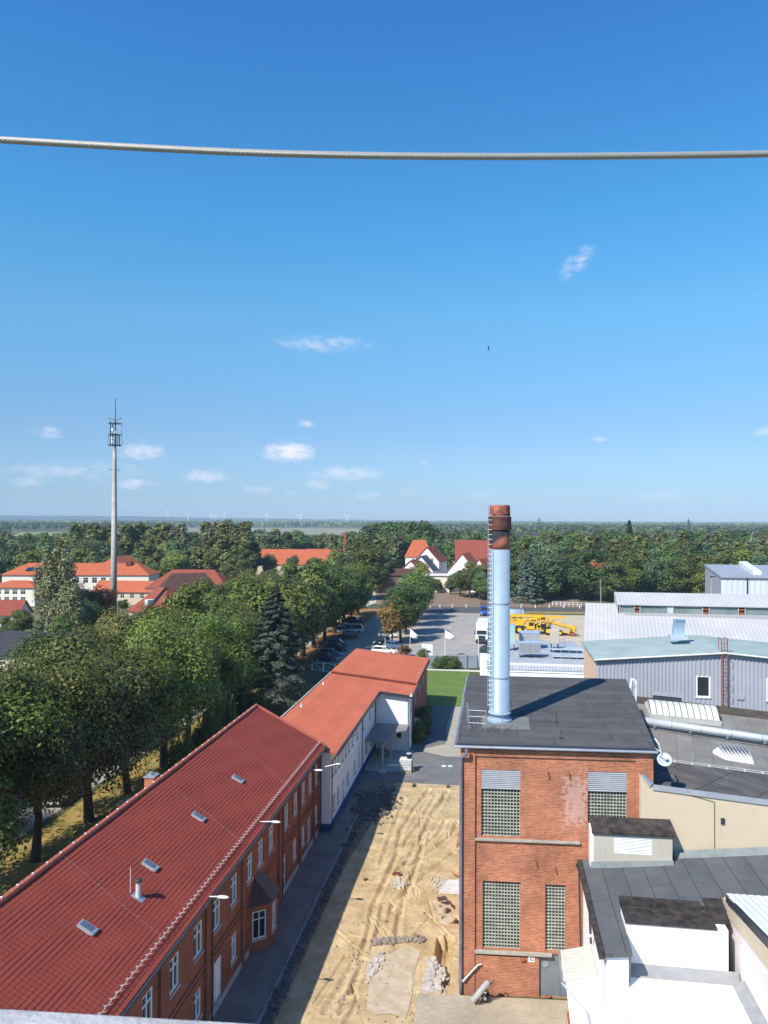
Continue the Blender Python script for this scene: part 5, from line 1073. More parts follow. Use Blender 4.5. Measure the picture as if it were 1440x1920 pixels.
def roofbox(nm,label,cat,x0,x1,y0,y1,Yq,dep,mt,grp=None,slats=0,z0=None):
    a=PY(x0,y1,Yq);b=PY(x1,y0,Yq); zb_=4.75 if z0 is None else z0; t=thing(nm,label,cat,((a.x+b.x)/2,Yq,zb_),0,grp)
    m=MB(); m.box(a.x,Yq,max(zb_,a.z-.2) if z0 is None else zb_,b.x,Yq+dep,b.z); m.build('casing',mt,t,bev=.03)
    if slats:
        m=MB()
        for i in range(slats): z_=a.z+.1+(b.z-a.z-.25)*i/slats; m.box(a.x+.1,Yq-.03,z_,b.x-.1,Yq-.002,z_+.05)
        m.build('grille',STEEL,t)
    m=MB(); m.box(a.x-.04,Yq-.04,b.z+.001,b.x+.04,Yq+dep+.04,b.z+.06); m.build('lid',mat('unit_lid',(.34,.44,.56),.4),t)
    m=MB(); m.box(a.x+.1,Yq+.05,4.70,a.x+.2,Yq+dep-.05,max(4.76,a.z-.2)); m.box(b.x-.2,Yq+.05,4.70,b.x-.1,Yq+dep-.05,max(4.76,a.z-.2)); m.build('skid',DARKMETAL,t)
    return t
UNIT=mat('unit_grey',(.30,.31,.33),.6,.1)
roofbox('cooling_unit','left of the two grey cooling units on the service building roof','cooling unit',973,994,1206,1224,116,1.6,UNIT,'cooling units side by side',8)
roofbox('cooling_unit','right of the two grey cooling units on the service building roof','cooling unit',994.6,1014,1206,1224,116,1.6,UNIT,'cooling units side by side',8)
t=roofbox('plant_box','wide grey metal plant box with white lid behind the cooling units','plant box',974,1012,1188,1203,124,2.6,ZINC)
roofbox('green_cabinet','tall pale green ribbed cabinet beside the chimney','cabinet',953,966,1172,1205,122,1.3,mat('cabinet_green',(.36,.50,.44),.6,.08))
t=thing('cream_tank','upright cream tank on legs on the service building roof','tank',(0,120,4.7)); a=PY(1032,1207,121);b=PY(1049,1181,121); m=MB(); m.box(a.x,121,a.z,b.x,122.3,b.z); m.build('body',BEIGE,t,bev=.06)
for x in (a.x+.15,b.x-.15):
    for y in (121.15,122.15): m=MB(); m.box(x-.06,y-.06,4.74,x+.06,y+.06,a.z); m.build('leg',DARKMETAL,t)
t=thing('roof_platform','blue grey walkway platform with rails on the service building roof','platform',(11,118,4.7)); m=MB()
a=PY(1036,1222,116.5);b=PY(1100,1222,116.5)
m.box(a.x,116,5.0,b.x,118.5,5.15); m.box(a.x,120.5,5.3,b.x,123,5.42); m.build('deck',GALV,t); m=MB()
for x in [a.x+i*1.15 for i in range(5)]:
    m.tube([(x,116,4.75),(x,116,6.2)],.025,5); m.tube([(x,123,4.75),(x,123,6.6)],.025,5)
for z_ in (5.65,6.15): m.tube([(a.x-2,116,z_),(b.x,116,z_)],.022,5)
for z_ in (6.0,6.55): m.tube([(a.x-.5,123,z_),(b.x,123,z_)],.022,5)
m.build('rail',GALV,t)
m=MB(); m.box(a.x+.2,116.3,4.76,a.x+3.4,118.2,4.99); m.build('duct',DARKMETAL,t)
# ================================================================== FENCE, GATE, SIGN, FLAGS
fn=thing('panel_fence','grey slatted panel fence with dark posts behind the lawn','fence',(-7,131,0))
PANEL=mat('fence_panel',(.22,.25,.29),.7,.15,.8); a=G(800,1254);b=G(896,1254)
for i in range(6):
    p=a.lerp(b,i/5)
    m=MB(); m.box(p.x-.07,p.y-.07,0,p.x+.07,p.y+.07,2.3); m.build('post',DARKMETAL,fn)
    if i<5:
        q=a.lerp(b,(i+1)/5); m=MB(); d=(q-p); n_=20
        for k in range(9): z0=.1+k*.235; m.hexa([(p.x+.08,p.y-.02,z0),(q.x-.08,q.y-.02,z0),(q.x-.08,q.y+.02,z0),(p.x+.08,p.y+.02,z0)],[(p.x+.08,p.y-.02,z0+.225),(q.x-.08,q.y-.02,z0+.225),(q.x-.08,q.y+.02,z0+.225),(p.x+.08,p.y+.02,z0+.225)])
        m.build('panel',PANEL,fn)
m=MB(); m.box(a.x,a.y-1.2,0,b.x+1.5,a.y-.2,.06); m.build('kerb_path',CONC_L,None,kind='structure')
gt=thing('white_gate','white double swing gate with diagonal braces at the parking entrance','gate',(-29,126,0))
a=G(585,1257);b=G(628,1263); 
for k in range(2):
    p=a.lerp(b,.02+k*.5);q=a.lerp(b,.48+k*.5); m=MB(); m.tube([p+Z*.15,q+Z*.15,q+Z*1.45,p+Z*1.45,p+Z*.15],.05,6); m.tube([p+Z*.15 if k else p+Z*1.45,q+Z*1.45 if k else q+Z*.15],.035,6); m.build('leaf',PAINTW,gt)
for k in (0,.5,1): p=a.lerp(b,k); m=MB(); m.cyl(p,p+Z*1.6,.07,n=8); m.build('post',PAINTW,gt)
sg_=thing('sign_board','white sign board with dark green emblem at the truck yard entrance','sign',(-13,139,0))
a=PY(790.5,1232,139);b=PY(811,1208,139); m=MB(); m.box(a.x,139,a.z,b.x,139.12,b.z); m.build('board',PAINTW,sg_,bev=.01)
for x in (a.x+.2,b.x-.2): m=MB(); m.cyl((x,139.2,0),(x,139.2,b.z-.1),.05,n=8); m.build('post',STEEL,sg_)
m=MB(); sw_=b.x-a.x; sh_=b.z-a.z
def shp(pts): m.poly([(a.x+sw_*u,138.99,a.z+sh_*v) for u,v in pts])
shp([(.36,.42),(.46,.52),(.66,.54),(.88,.46),(.90,.34),(.80,.33),(.74,.40),(.66,.38),(.64,.24),(.58,.12),(.52,.14),(.54,.28),(.50,.34),(.40,.32)]); shp([(.22,.55),(.33,.60),(.30,.50),(.18,.47)]); shp([(.10,.40),(.15,.44),(.14,.30),(.22,.12),(.27,.06),(.24,.04),(.15,.14),(.10,.28)]); shp([(.18,.22),(.27,.28),(.27,.16),(.21,.12)])
m.build('emblem',mat('emblem_green',(.03,.08,.05),.5,.1),sg_)
m=MB()
for i,w in enumerate((.05,.03,.05,.04,.03,.05,.04)): u=.16+i*.055; m.box(a.x+sw_*u,138.985,a.z+sh_*.78,a.x+sw_*(u+w*.8),138.998,a.z+sh_*.81)
m.build('lettering',STEEL,sg_)
def flag(px,y0,y1,Yf,label,fl=1,ln=1.9):
    b_=PY(px,y1,Yf); tp=PY(px,y0,Yf); t=thing('flagpole' if fl else 'light_pole',label,'flagpole' if fl else 'pole',(b_.x,Yf,0))
    m=MB(); m.cyl((b_.x,Yf,0),(b_.x,Yf,tp.z),.06,.035,8); m.ball((b_.x,Yf,tp.z+.06),.07,.07,.07,6,4); m.build('pole',PAINTW,t)
    if fl:
        nx,nz=12,7; vs=[]
        for i in range(nx):
            for j in range(nz):
                u=i/(nx-1);v=j/(nz-1); x=b_.x+.06+ln*.75*u*(1-.15*v); z=tp.z-.15-1.5*v*(1-.55*u)-1.15*u; vs.append((x,Yf+.22*math.sin(u*6+v*2)*u-.1*u,z))
        o=npmesh('cloth',np.array(vs),grid_faces(nx,nz),mat('flag_white',(.78,.79,.82),.8,.06,1),t,smooth=True); o.modifiers.new('t','SOLIDIFY').thickness=.01
        m=MB(); m.mi=0
        0 and m.hexa([(b_.x+.55,Yf-.28,tp.z-1.35),(b_.x+.9,Yf-.3,tp.z-1.55),(b_.x+.9,Yf-.29,tp.z-1.55),(b_.x+.55,Yf-.27,tp.z-1.35)],[(b_.x+.55,Yf-.28,tp.z-1.1),(b_.x+.9,Yf-.3,tp.z-1.3),(b_.x+.9,Yf-.29,tp.z-1.3),(b_.x+.55,Yf-.27,tp.z-1.1)]); pass
flag(769,1178,1231,141,'white pole with drooping white flag left of the sign board')
flag(834.5,1180,1231,142,'white pole with white flag streaming right of the sign board',1,2.4)
flag(897,1196,1250,132,'bare white pole at the end of the grey panel fence before the white truck',0)
flag(722,1198,1230,139,'bare thin white pole in front of the white car near the parking trees',0)
# mobile site fence
sf=thing('site_fence','mobile wire site fence across the end of the sand','fence',(-6.5,73.5,0)); fpts=[G(720,1475),G(776,1473),G(840,1475),G(861,1476)]
for i in range(3):
    p,q=fpts[i],fpts[i+1]; m=MB(); m.tube([p+Z*.15,q+Z*.15,q+Z*2.0,p+Z*2.0,p+Z*.15],.016,5); pn=m.build('panel',STEEL,sf); m=MB(); n_=int((q-p).length/.28)
    for k in range(1,n_): c=p.lerp(q,k/n_); m.cyl(c+Z*.15,c+Z*2,.002,n=3,caps=False)
    m.build('wire_mesh',STEEL,pn)
for p in fpts[:3]: m=MB(); m.obox(p,V((0,1,0)),V((1,0,0)),Z,.35,.11,.14); m.build('foot',DARKMETAL,sf)
for px,l in ((832,'left of two small white blocks on the asphalt'),(844,'right of two small white blocks on the asphalt')):
    p=G(px,1437); m=MB(); m.obox(p,V((1,.05,0)).normalized(),V((-.05,1,0)).normalized(),Z,.22,.13,.09); m.build('white_block',PAINTW,None,label=l,cat='block',group='two white blocks on the asphalt')
# tank on pallet
ib=thing('pallet_tank','white plastic tank on a wooden pallet with black bucket on top, beside the shaded wall','tank',(-8.9,76.5,0))
p=G(761,1446); m=MB(); 
for k in (-.5,0,.5): m.box(p.x-.62,p.y+k-.06,0,p.x+.62,p.y+k+.06,.1)
for k in range(5): m.box(p.x-.62+k*.28,p.y-.6,.1,p.x-.5+k*.28,p.y+.6,.14)
m.build('pallet',WOODL,ib)
m=MB(); m.box(p.x-.6,p.y-.58,.15,p.x+.6,p.y+.58,1.25); m.build('container',PLAST,ib,bev=.08)
m=MB()
for z_ in (.3,.55,.8,1.05,1.25): m.tube([(p.x-.63,p.y-.61,z_),(p.x+.63,p.y-.61,z_),(p.x+.63,p.y+.61,z_),(p.x-.63,p.y+.61,z_),(p.x-.63,p.y-.61,z_)],.014,4)
for k in range(7): x=p.x-.6+k*.2; m.cyl((x,p.y-.62,.15),(x,p.y-.62,1.27),.012,n=4); m.cyl((p.x+.63,p.y-.6+k*.2,.15),(p.x+.63,p.y-.6+k*.2,1.27),.012,n=4)
m.build('cage',STEEL,ib)
m=MB(); m.lathe((p.x+.3,p.y+.1,1.26),[(.2,0),(.24,.45),(.26,.46)],14); bk=m.build('bucket',RUBBER,None,label='black bucket standing on the white pallet tank',cat='bucket'); m=MB(); m.lathe((p.x+.3,p.y+.1,1.721),[(.28,0),(.28,.05)],14); m.build('lid',GALV,bk)
bk.children[0].location=(0,0,0)
# bicycles
def bicycle(x,y,rz,label,col):
    t=thing('bicycle',label,'bicycle',(0,0,0),0,'bicycles parked under the canopy')
    for s in (-.52,.52):
        m=MB(); n=18; P_=[V((s+.33*math.cos(2*math.pi*i/n),0,.34+.33*math.sin(2*math.pi*i/n))) for i in range(n+1)]; m.tube(P_,.022,4); w=m.build('wheel',RUBBER,t)
        m=MB(); [m.cyl((s,0,.34),P_[i],.006,n=3,caps=False) for i in range(0,n,2)]; m.build('spokes',STEEL,w)
    m=MB(); m.tube([(-.52,0,.34),(-.08,0,.3),(.38,0,.82),(-.2,0,.85),(-.08,0,.3)],.022,5); m.tube([(-.52,0,.34),(-.2,0,.85)],.016,5); m.tube([(.38,0,.82),(.52,0,.34)],.02,5); m.build('frame',col,t)
    m=MB(); m.tube([(.38,0,.82),(.36,0,1.0),(.3,-.28,1.02),(.36,0,1.0),(.3,.28,1.02)],.016,5); m.build('handlebar',STEEL,t); m=MB(); m.ball((-.23,0,.92),.13,.07,.04,8,4); m.build('saddle',RUBBER,t)
    t.location=(x,y,.015); t.rotation_euler=(0,0,rz)
bicycle(-12.2,80.6,.15,'dark bicycle under the canopy, nearest the wall corner',PAINTBK); bicycle(-12.3,81.5,.1,'blue framed bicycle in the middle of the rack under the canopy',PAINTNB); bicycle(-12.1,79.0,-.1,'red framed bicycle under the front half of the canopy',PAINTMR)
bicycle(-12.0,77.0,.3,'silver bicycle nearest the front edge of the canopy',PAINTSV)
for k in range(2): m=MB(); 
t=thing('bike_rack','low metal bicycle rack under the canopy','bicycle rack',(-12,79.5,0)); m=MB(); m.tube([(-12.9,76.6,.3),(-12.9,82.2,.3)],.03,5)
for k in range(9): m.tube([(-12.9,76.8+k*.65,.3),(-12.5,76.8+k*.65,.5),(-12.5,76.8+k*.65,.05)],.02,4)
m.build('rack_frame',STEEL,t)
m=MB(); p=G(786,1352,1.2); m.box(LX+.01,88.2,.9,LX+.65,89.3,2.3); m.build('meter_cabinet',PLAST,None,label='white meter cabinet on the red brown end wall of the white office',cat='cabinet')

# ================================================================== VEHICLES
def car(label,col,x,y,rz,L=4.4,H=1.45,kind='hatch',grp='cars parked by the lime trees'):
    t=thing('parked_car',label,'car',(0,0,0),0,grp); h=L/2
    st=[(-h,.42,.62,.70),(-h+.12,.30,.88,.84),(-h+.7,.24,.95,.89),(-.3,.22,.93,.9),(.75,.22,.90,.9),(h-.75,.24,.80,.88),(h-.2,.30,.66,.80),(h,.40,.55,.66)]
    m=MB(); k=0
    for (sx,zl,zt_,w) in st:
        for yy,zz_ in ((-w*.92,zl),(-w,(zl+zt_)*.5),(-w*.94,zt_),(w*.94,zt_),(w,(zl+zt_)*.5),(w*.92,zl)): m.v.append((sx,yy,zz_))
    for i in range(len(st)-1):
        for j in range(6):
            j2=(j+1)%6; m.f.append((i*6+j,(i+1)*6+j,(i+1)*6+j2,i*6+j2)[::-1]); m.m.append(0)
    m.f.append(tuple(range(6))); m.f.append(tuple(reversed([(len(st)-1)*6+j for j in range(6)]))); m.m+=[0,0]
    m.build('body',col,t,bev=.04)
    rb_=-h+.35 if kind in('hatch','estate') else -h+.9; rf=.55 if kind!='van' else 1.3
    if kind=='van': rb_=-h+.1
    fb_=h-1.25 if kind!='van' else h-.75
    m=MB(); m.hexa([(rb_-.15,-.8,.9),(fb_,-.8,.86),(fb_,.8,.86),(rb_-.15,.8,.9)],[(rb_+.3,-.64,H-.06),(rf-.15,-.64,H-.06),(rf-.15,.64,H-.06),(rb_+.3,.64,H-.06)]); m.build('windows',GLASS,t)
    m=MB(); m.hexa([(rb_+.22,-.67,H-.08),(rf-.1,-.67,H-.08),(rf-.1,.67,H-.08),(rb_+.22,.67,H-.08)],[(rb_+.32,-.6,H),(rf-.22,-.6,H),(rf-.22,.6,H),(rb_+.32,.6,H)])
    for s in (-1,1):
        for xa,xb in ((fb_,rf-.15),(rb_-.12,rb_+.3)): m.hexa([(xa-.05,s*.82,.88),(xa+.05,s*.82,.88),(xa+.05,s*.77,.88),(xa-.05,s*.77,.88)],[(xb-.05,s*.67,H-.07),(xb+.05,s*.67,H-.07),(xb+.05,s*.62,H-.07),(xb-.05,s*.62,H-.07)])
        m.hexa([(-.1,s*.82,.88),(0,s*.82,.88),(0,s*.77,.88),(-.1,s*.77,.88)],[(-.1,s*.67,H-.07),(0,s*.67,H-.07),(0,s*.62,H-.07),(-.1,s*.62,H-.07)])
    m.build('roof',col,t)
    for sx in (-h+.8,h-.85):
        for s in (-1,1):
            m=MB(); m.cyl((sx,s*.72,.32),(sx,s*.91,.32),.32,n=14); w=m.build('wheel',RUBBER,t); m=MB(); m.cyl((sx,s*.85,.32),(sx,s*.925,.32),.19,n=10); m.build('rim',PAINTSV,w)
    for s in (-1,1):
        m=MB(); m.box(h-.16,s*.6-.16,.58,h-.02,s*.6+.16,.70); m.build('headlight',PAINTW,t); m=MB(); m.box(-h-.01,s*.68-.1,.68,-h+.1,s*.68+.1,.86); m.build('tail_light',PAINTRD,t)
        m=MB(); m.box(fb_-.35,s*.93-.09,.92,fb_-.2,s*.93+.09,1.04); m.build('mirror',col,t)
    t.location=(x,y,.02); t.rotation_euler=(0,0,rz); return t
def carp(px,py,*a,**k):
    p=G(px,py-3); return p.x,p.y
for px,py,rz,col,lab,L_,H_,kd in [
 (664,1171,.05,PAINTNB,'dark blue estate car, farthest in the left parking row',4.7,1.5,'estate'),
 (660,1189,3.2,PAINTW,'white passenger van in the left parking row',5.0,1.95,'van'),
 (645,1184,3.25,PAINTW,'white small car half hidden behind the white van',4.2,1.45,'hatch'),
 (642,1190,.1,PAINTSV,'silver car between the white van and the maroon car',4.3,1.45,'hatch'),
 (651,1200,3.3,PAINTMR,'maroon car with red tail beside the white van',4.4,1.55,'estate'),
 (633,1215,.0,PAINTSB,'steel blue estate car in the left parking row',4.6,1.5,'estate'),
 (632,1224,.0,PAINTNB,'navy car just nearer than the steel blue estate',4.3,1.45,'hatch'),
 (620,1234,-.05,PAINTSB,'blue car second from the white gate',4.3,1.45,'hatch'),
 (612,1243,-.05,PAINTNB,'dark blue car nearest the white gate',4.3,1.45,'hatch'),
 (726,1198,.1,PAINTW,'white car under the autumn coloured parking tree',4.2,1.5,'hatch'),
 (716,1211,-1.9,PAINTBK,'black car facing the viewer beside the parking tree',4.3,1.45,'hatch'),
 (739,1219,-.5,PAINTSB,'dark blue grey car behind the nearest white car',4.3,1.45,'hatch'),
 (720,1229,-.1,PAINTW,'white sports estate directly behind the orange roof',4.7,1.45,'estate')]:
    x,y=carp(px,py); car(lab,col,x,y,rz,L_,H_,kd,'cars parked behind the orange roof')
p=G(112,1500); car('white car on the street under the big lime trees',PAINTW,p.x,p.y,1.75,4.4,1.5,'hatch',None)
p=G(251,1489,1.3); car('white car roof just showing behind the red roof ridge',PAINTW,p.x+.75,p.y-1.6,1.6,4.4,1.45,'hatch',None)
# white truck
tk=thing('box_truck','white truck facing the viewer in the truck yard','truck',(0,0,0)); 
m=MB(); m.hexa([(-1.2,0,.5),(1.2,0,.5),(1.2,2.1,.5),(-1.2,2.1,.5)],[(-1.2,.05,1.9),(1.2,.05,1.9),(1.2,2.1,1.9),(-1.2,2.1,1.9)]); m.hexa([(-1.2,.05,1.901),(1.2,.05,1.901),(1.2,2.1,1.901),(-1.2,2.1,1.901)],[(-1.1,.35,3.1),(1.1,.35,3.1),(1.15,2.1,3.4),(-1.15,2.1,3.4)]); m.build('cab',PAINTW,tk,bev=.06)
m=MB(); m.hexa([(-1.05,.02,1.95),(1.05,.02,1.95),(1.05,.1,1.95),(-1.05,.1,1.95)],[(-.98,.22,2.75),(.98,.22,2.75),(.98,.35,2.75),(-.98,.35,2.75)]); m.build('windscreen',GLASS,tk)
m=MB(); m.box(-.75,-.06,.55,.75,-.001,1.75); m.box(-1.22,-.07,.35,1.22,.1,.8); m.build('grille',DARKMETAL,tk)
for s in (-1,1):
    m=MB(); m.box(s*.98-.17,-.08,.85,s*.98+.17,-.005,1.1); m.build('headlight',PAINTSV,tk); m=MB(); m.box(s*1.38-.1,.1,1.9,s*1.38+.1,.2,2.6); m.build('mirror',DARKMETAL,tk)
    for yy in (1.2,7.5,8.8):
        m=MB(); m.cyl((s*.85,yy,.5),(s*1.18,yy,.5),.5,n=16); w=m.build('wheel',RUBBER,tk); m=MB(); m.cyl((s*1.1,yy,.5),(s*1.2,yy,.5),.24,n=10); m.build('rim',PAINTSV,w)
m=MB(); m.box(-1.25,2.4,1.0,1.25,11.2,3.95); m.build('cargo_box',PAINTW,tk,bev=.05); m=MB(); m.box(-.5,1.5,.5,.5,11.0,.999); m.build('chassis',DARKMETAL,tk)
p=G(903,1208); tk.location=(p.x,p.y,.02); tk.rotation_euler=(0,0,-.03)
t=thing('tipper_truck','blue tipper truck standing behind the white truck','truck',(0,0,0)); m=MB(); m.box(-1.2,0,.6,1.2,1.9,2.7); m.build('cab',PAINTBL,t,bev=.08); m=MB(); m.box(-1.05,-.03,1.6,1.05,.02,2.4); m.build('windscreen',GLASS,t)
m=MB(); m.box(-1.25,2.1,1.1,1.25,8,3.2); m.build('tipper_body',mat('load_brown',(.16,.08,.05),.9,.3,2),t)
for s in (-1,1):
    for yy in (1.0,5.6,6.8): m=MB(); m.cyl((s*.85,yy,.5),(s*1.18,yy,.5),.5,n=14); m.build('wheel',RUBBER,t)
    m=MB(); m.box(s*.9-.15,-.05,.8,s*.9+.15,-.001,1.0); m.build('headlight',PAINTW,t)
p=G(909,1156); t.location=(p.x,p.y,.03); t.rotation_euler=(0,0,.02)
# yellow self-propelled loader
ye=thing('beet_loader','large yellow self-propelled loading machine with folded conveyor booms','harvester',(0,0,0))
def yb(nm,mt,fn,par=ye): m=MB(); fn(m); return m.build(nm,mt,par)
def beam(m,a,b,w=.12,d=.12):
    a=V(a);b=V(b);D=(b-a).normalized(); s=V((0,1,0)); up_=D.cross(s).normalized(); m.hexa([a-s*d-up_*w,b-s*d-up_*w,b+s*d-up_*w,a+s*d-up_*w],[a-s*d+up_*w,b-s*d+up_*w,b+s*d+up_*w,a+s*d+up_*w])
for wx,r in ((-4.2,.95),(2.0,.95),(4.6,.6)):
    for s in (-1.15,1.15):
        m=MB(); m.cyl((wx,s-.3,r),(wx,s+.3,r),r,n=20); w=m.build('wheel',RUBBER,ye); m=MB(); m.cyl((wx,s-.33,r),(wx,s+.33,r),r*.5,n=14); m.build('rim',YELLOW,w)
yb('chassis',YELLOW,lambda m:(m.box(-5.5,-.6,1.0,2.8,.6,1.5),m.box(-2.6,-1.2,.9,-1.2,1.2,1.35)))
yb('cab',YELLOW,lambda m:m.hexa([(-2.7,-1.5,1.2),(-.9,-1.5,1.2),(-.9,-.1,1.2),(-2.7,-.1,1.2)],[(-2.4,-1.45,2.9),(-.9,-1.45,2.9),(-.9,-.1,2.9),(-2.4,-.1,2.9)]))
yb('cab_window',GLASS,lambda m:(m.box(-2.15,-1.56,1.95,-1.1,-1.5,2.7),m.box(-.9+.005,-1.3,1.95,-.85,-.3,2.7)))
yb('lift_mast',YELLOW,lambda m:[beam(m,(x,y,.9),(x,y,3.9),.12,.1) for x in (-.4,.35) for y in (-1.2,1.0)]+[beam(m,(-.4,-1.2,z),(.35,-1.2,z),.08) for z in (1.4,2.2,3.0,3.8)])
yb('conveyor_boom',YELLOW,lambda m:[beam(m,(-9.5,y,3.9),(1.2,y,4.0),.2,.14) for y in (-.9,.9)]+[beam(m,(-9.5,-.9,3.0),(-3.5,-.9,3.2),.12)]+[beam(m,(-9.0+i*1.3,-.9,3.05),(-8.3+i*1.3,-.9,3.85),.1) for i in range(5)]+[beam(m,(-6.5,-1.1,2.3),(0,-1.1,3.7),.26),beam(m,(-7,1.0,2.2),(1.4,1.0,3.4),.22),beam(m,(.3,-1.1,2.6),(2.4,-1.1,3.6),.2)])
yb('conveyor_belt',RUBBER,lambda m:m.hexa([(-9.5,-.7,3.5),(1.2,-.7,3.7),(1.2,.7,3.7),(-9.5,.7,3.5)],[(-9.5,-.7,3.6),(1.2,-.7,3.8),(1.2,.7,3.8),(-9.5,.7,3.6)]))
yb('engine_bay',YELLOW,lambda m:(m.box(-7.8,-1.3,1.3,-5.3,1.3,1.6),m.box(-7.8,-1.3,2.6,-5.3,1.3,2.9),m.box(-7.8,-1.3,1.6,-7.5,1.3,2.6),m.box(-5.6,-1.3,1.6,-5.3,1.3,2.6))); yb('engine',RUST,lambda m:m.box(-7.4,-1.1,1.6,-5.7,1.1,2.6))
yb('pickup_hopper',mat('hopper_grey',(.40,.38,.36),.6,.15),lambda m:m.hexa([(1.9,-1.1,1.7),(6.6,-1.1,.7),(6.6,1.1,.7),(1.9,1.1,1.7)],[(2.2,-1.1,2.9),(6.9,-1.1,1.7),(6.9,1.1,1.7),(2.2,1.1,2.9)]))
yb('hopper_frame',YELLOW,lambda m:[beam(m,(1.7,y,3.1),(7.2,y,1.7),.13) for y in (-1.2,1.2)]+[beam(m,(1.6,y,3.9),(5.6,y,3.8),.12) for y in (-1.2,1.2)]+[beam(m,(1.7,-1.2,1.6),(1.9,-1.2,3.9),.13),beam(m,(6.3,-1.2,.5),(6.6,-1.2,1.9),.12),beam(m,(2.0,-1.25,1.6),(6.5,-1.25,.6),.1)])
yb('intake_rollers',RUST,lambda m:(m.cyl((7.4,-1.5,.5),(7.4,1.5,.5),.3,n=10),m.cyl((6.9,-1.5,.45),(6.9,1.5,.45),.25,n=10),m.box(6.2,-1.6,.2,8.3,-1.5,.35)))
yb('intake_guard',YELLOW,lambda m:(m.lathe((7.6,-1.45,.9),[(.35,0),(.42,.6),(.3,1.2)],10),m.lathe((7.3,1.2,.9),[(.35,0),(.42,.6),(.3,1.2)],10),beam(m,(1.2,.2,2.2),(2,.2,2.6),.3,.6)))
yb('hydraulics',RUBBER,lambda m:[m.tube([(-3.4+i*.9,-1.3,1.5),(-3.0+i*.9,-1.35,2.6),(-2.2+i*.9,-1.2,3.3)],.07,5) for i in range(7)]+[m.box(-1.1,-1.0,1.4,2.2,1.0,2.1)])
yb('side_panel',YELLOW,lambda m:(m.hexa([(2.4,-1.16,2.55),(6.8,-1.16,1.45),(6.8,-1.13,1.45),(2.4,-1.13,2.55)],[(2.4,-1.16,3.0),(6.8,-1.16,1.9),(6.8,-1.13,1.9),(2.4,-1.13,3.0)]),m.box(-5.2,-1.32,1.9,-2.9,-1.28,2.9)))
p=G(1010,1189); ye.location=(p.x+.1,p.y,.03); ye.rotation_euler=(0,0,-.1)
c=PY(955,1148,196); t=thing('silver_tank','long silver tank lying behind the yellow machine','tank',(c.x,196,0)); m=MB(); m.cyl((c.x-4,196,1.6),(c.x+3.2,196,1.6),1.35,n=20); m.ball((c.x+3.2,196,1.6),.7,1.35,1.35,14,8); m.build('vessel',GALV,t,smooth=True); m=MB(); [m.box(x-.2,195,0,x+.2,197,.6) for x in (c.x-3,c.x,c.x+2.5)]; m.build('cradle',CONC,t)
# posts and rails along the road
for i,(px,py) in enumerate([(807,1139.5),(825,1139.5),(848,1139.5),(874,1139.5),(902,1140),(977,1139.5),(1004,1140),(1030,1140),(1057,1140),(1087,1141)]):
    p=G(px,py); m=MB(); m.lathe((p.x,p.y,0),[(.13,0),(.11,.9),(.05,1.0)],8); m.build('marker_post',PAINTW,None,label='%s white marker post from the left along the cross road'%['first','second','third','fourth','fifth','sixth','seventh','eighth','ninth','tenth'][i],cat='post',group='white marker posts along the cross road')
rl_=thing('road_railing','pale railing at the roadside in front of the wood','railing',(20,245,0)); a=G(1036,1136);b=G(1098,1138)
m=MB(); [m.tube([a+Z*h,b+Z*h],.04,5) for h in (.6,1.15)]; m.build('rail',PAINTW,rl_)
for k in range(9): p=a.lerp(b,k/8); m=MB(); m.box(p.x-.07,p.y-.07,0,p.x+.07,p.y+.07,1.3); m.build('post',PAINTW,rl_)
def polelamp(px,yt,Yq,label,h0=0,arm=1.2):
    tp=PY(px,yt,Yq); t=thing('street_lamp',label,'street lamp',(tp.x,Yq,0)); m=MB(); m.cyl((tp.x,Yq,0),(tp.x,Yq,tp.z),.11,.07,8); m.build('pole',CONC,t); m=MB(); m.box(tp.x-.2,Yq-.25,tp.z,tp.x+arm*.6,Yq+.15,tp.z+.15); m.build('lamp_head',DARKMETAL,t)
polelamp(1126.5,1085,240,'tall grey street lamp in front of the wood'); polelamp(1333.5,1082,140,'thin floodlight pole left of the white hall'); polelamp(741,1112,214,'low lamp pole behind the parking trees')
polelamp(1124,1018,300,'slim pole rising out of the wood on the right')
# road markings in the truck yard
mk=MB()
def mline(pp,w=.12):
    q=[G(x,y) for x,y in pp]
    for a,b in zip(q,q[1:]):
        d=(b-a); n_=V((-d.y,d.x,0)).normalized()*w; mk.poly([(a-n_)[:2]+(.026,) if False else ((a-n_).x,(a-n_).y,.026),((b-n_).x,(b-n_).y,.026),((b+n_).x,(b+n_).y,.026),((a+n_).x,(a+n_).y,.026)])
mline([(841,1181),(844,1172),(846,1162),(841,1154),(834,1149),(833,1146),(838,1142.5),(846,1141)]); 
for a,b in (((803,1192),(806,1186)),((807,1182),(809,1179)),((810,1176),(811,1173)),((812,1171),(814,1167)),((816,1164),(817,1161)),((819,1158),(820,1156))): mline([a,b])
mline([(805,1197),(834,1198)],.09); mk.build('line_marking',LINE,None,kind='structure')
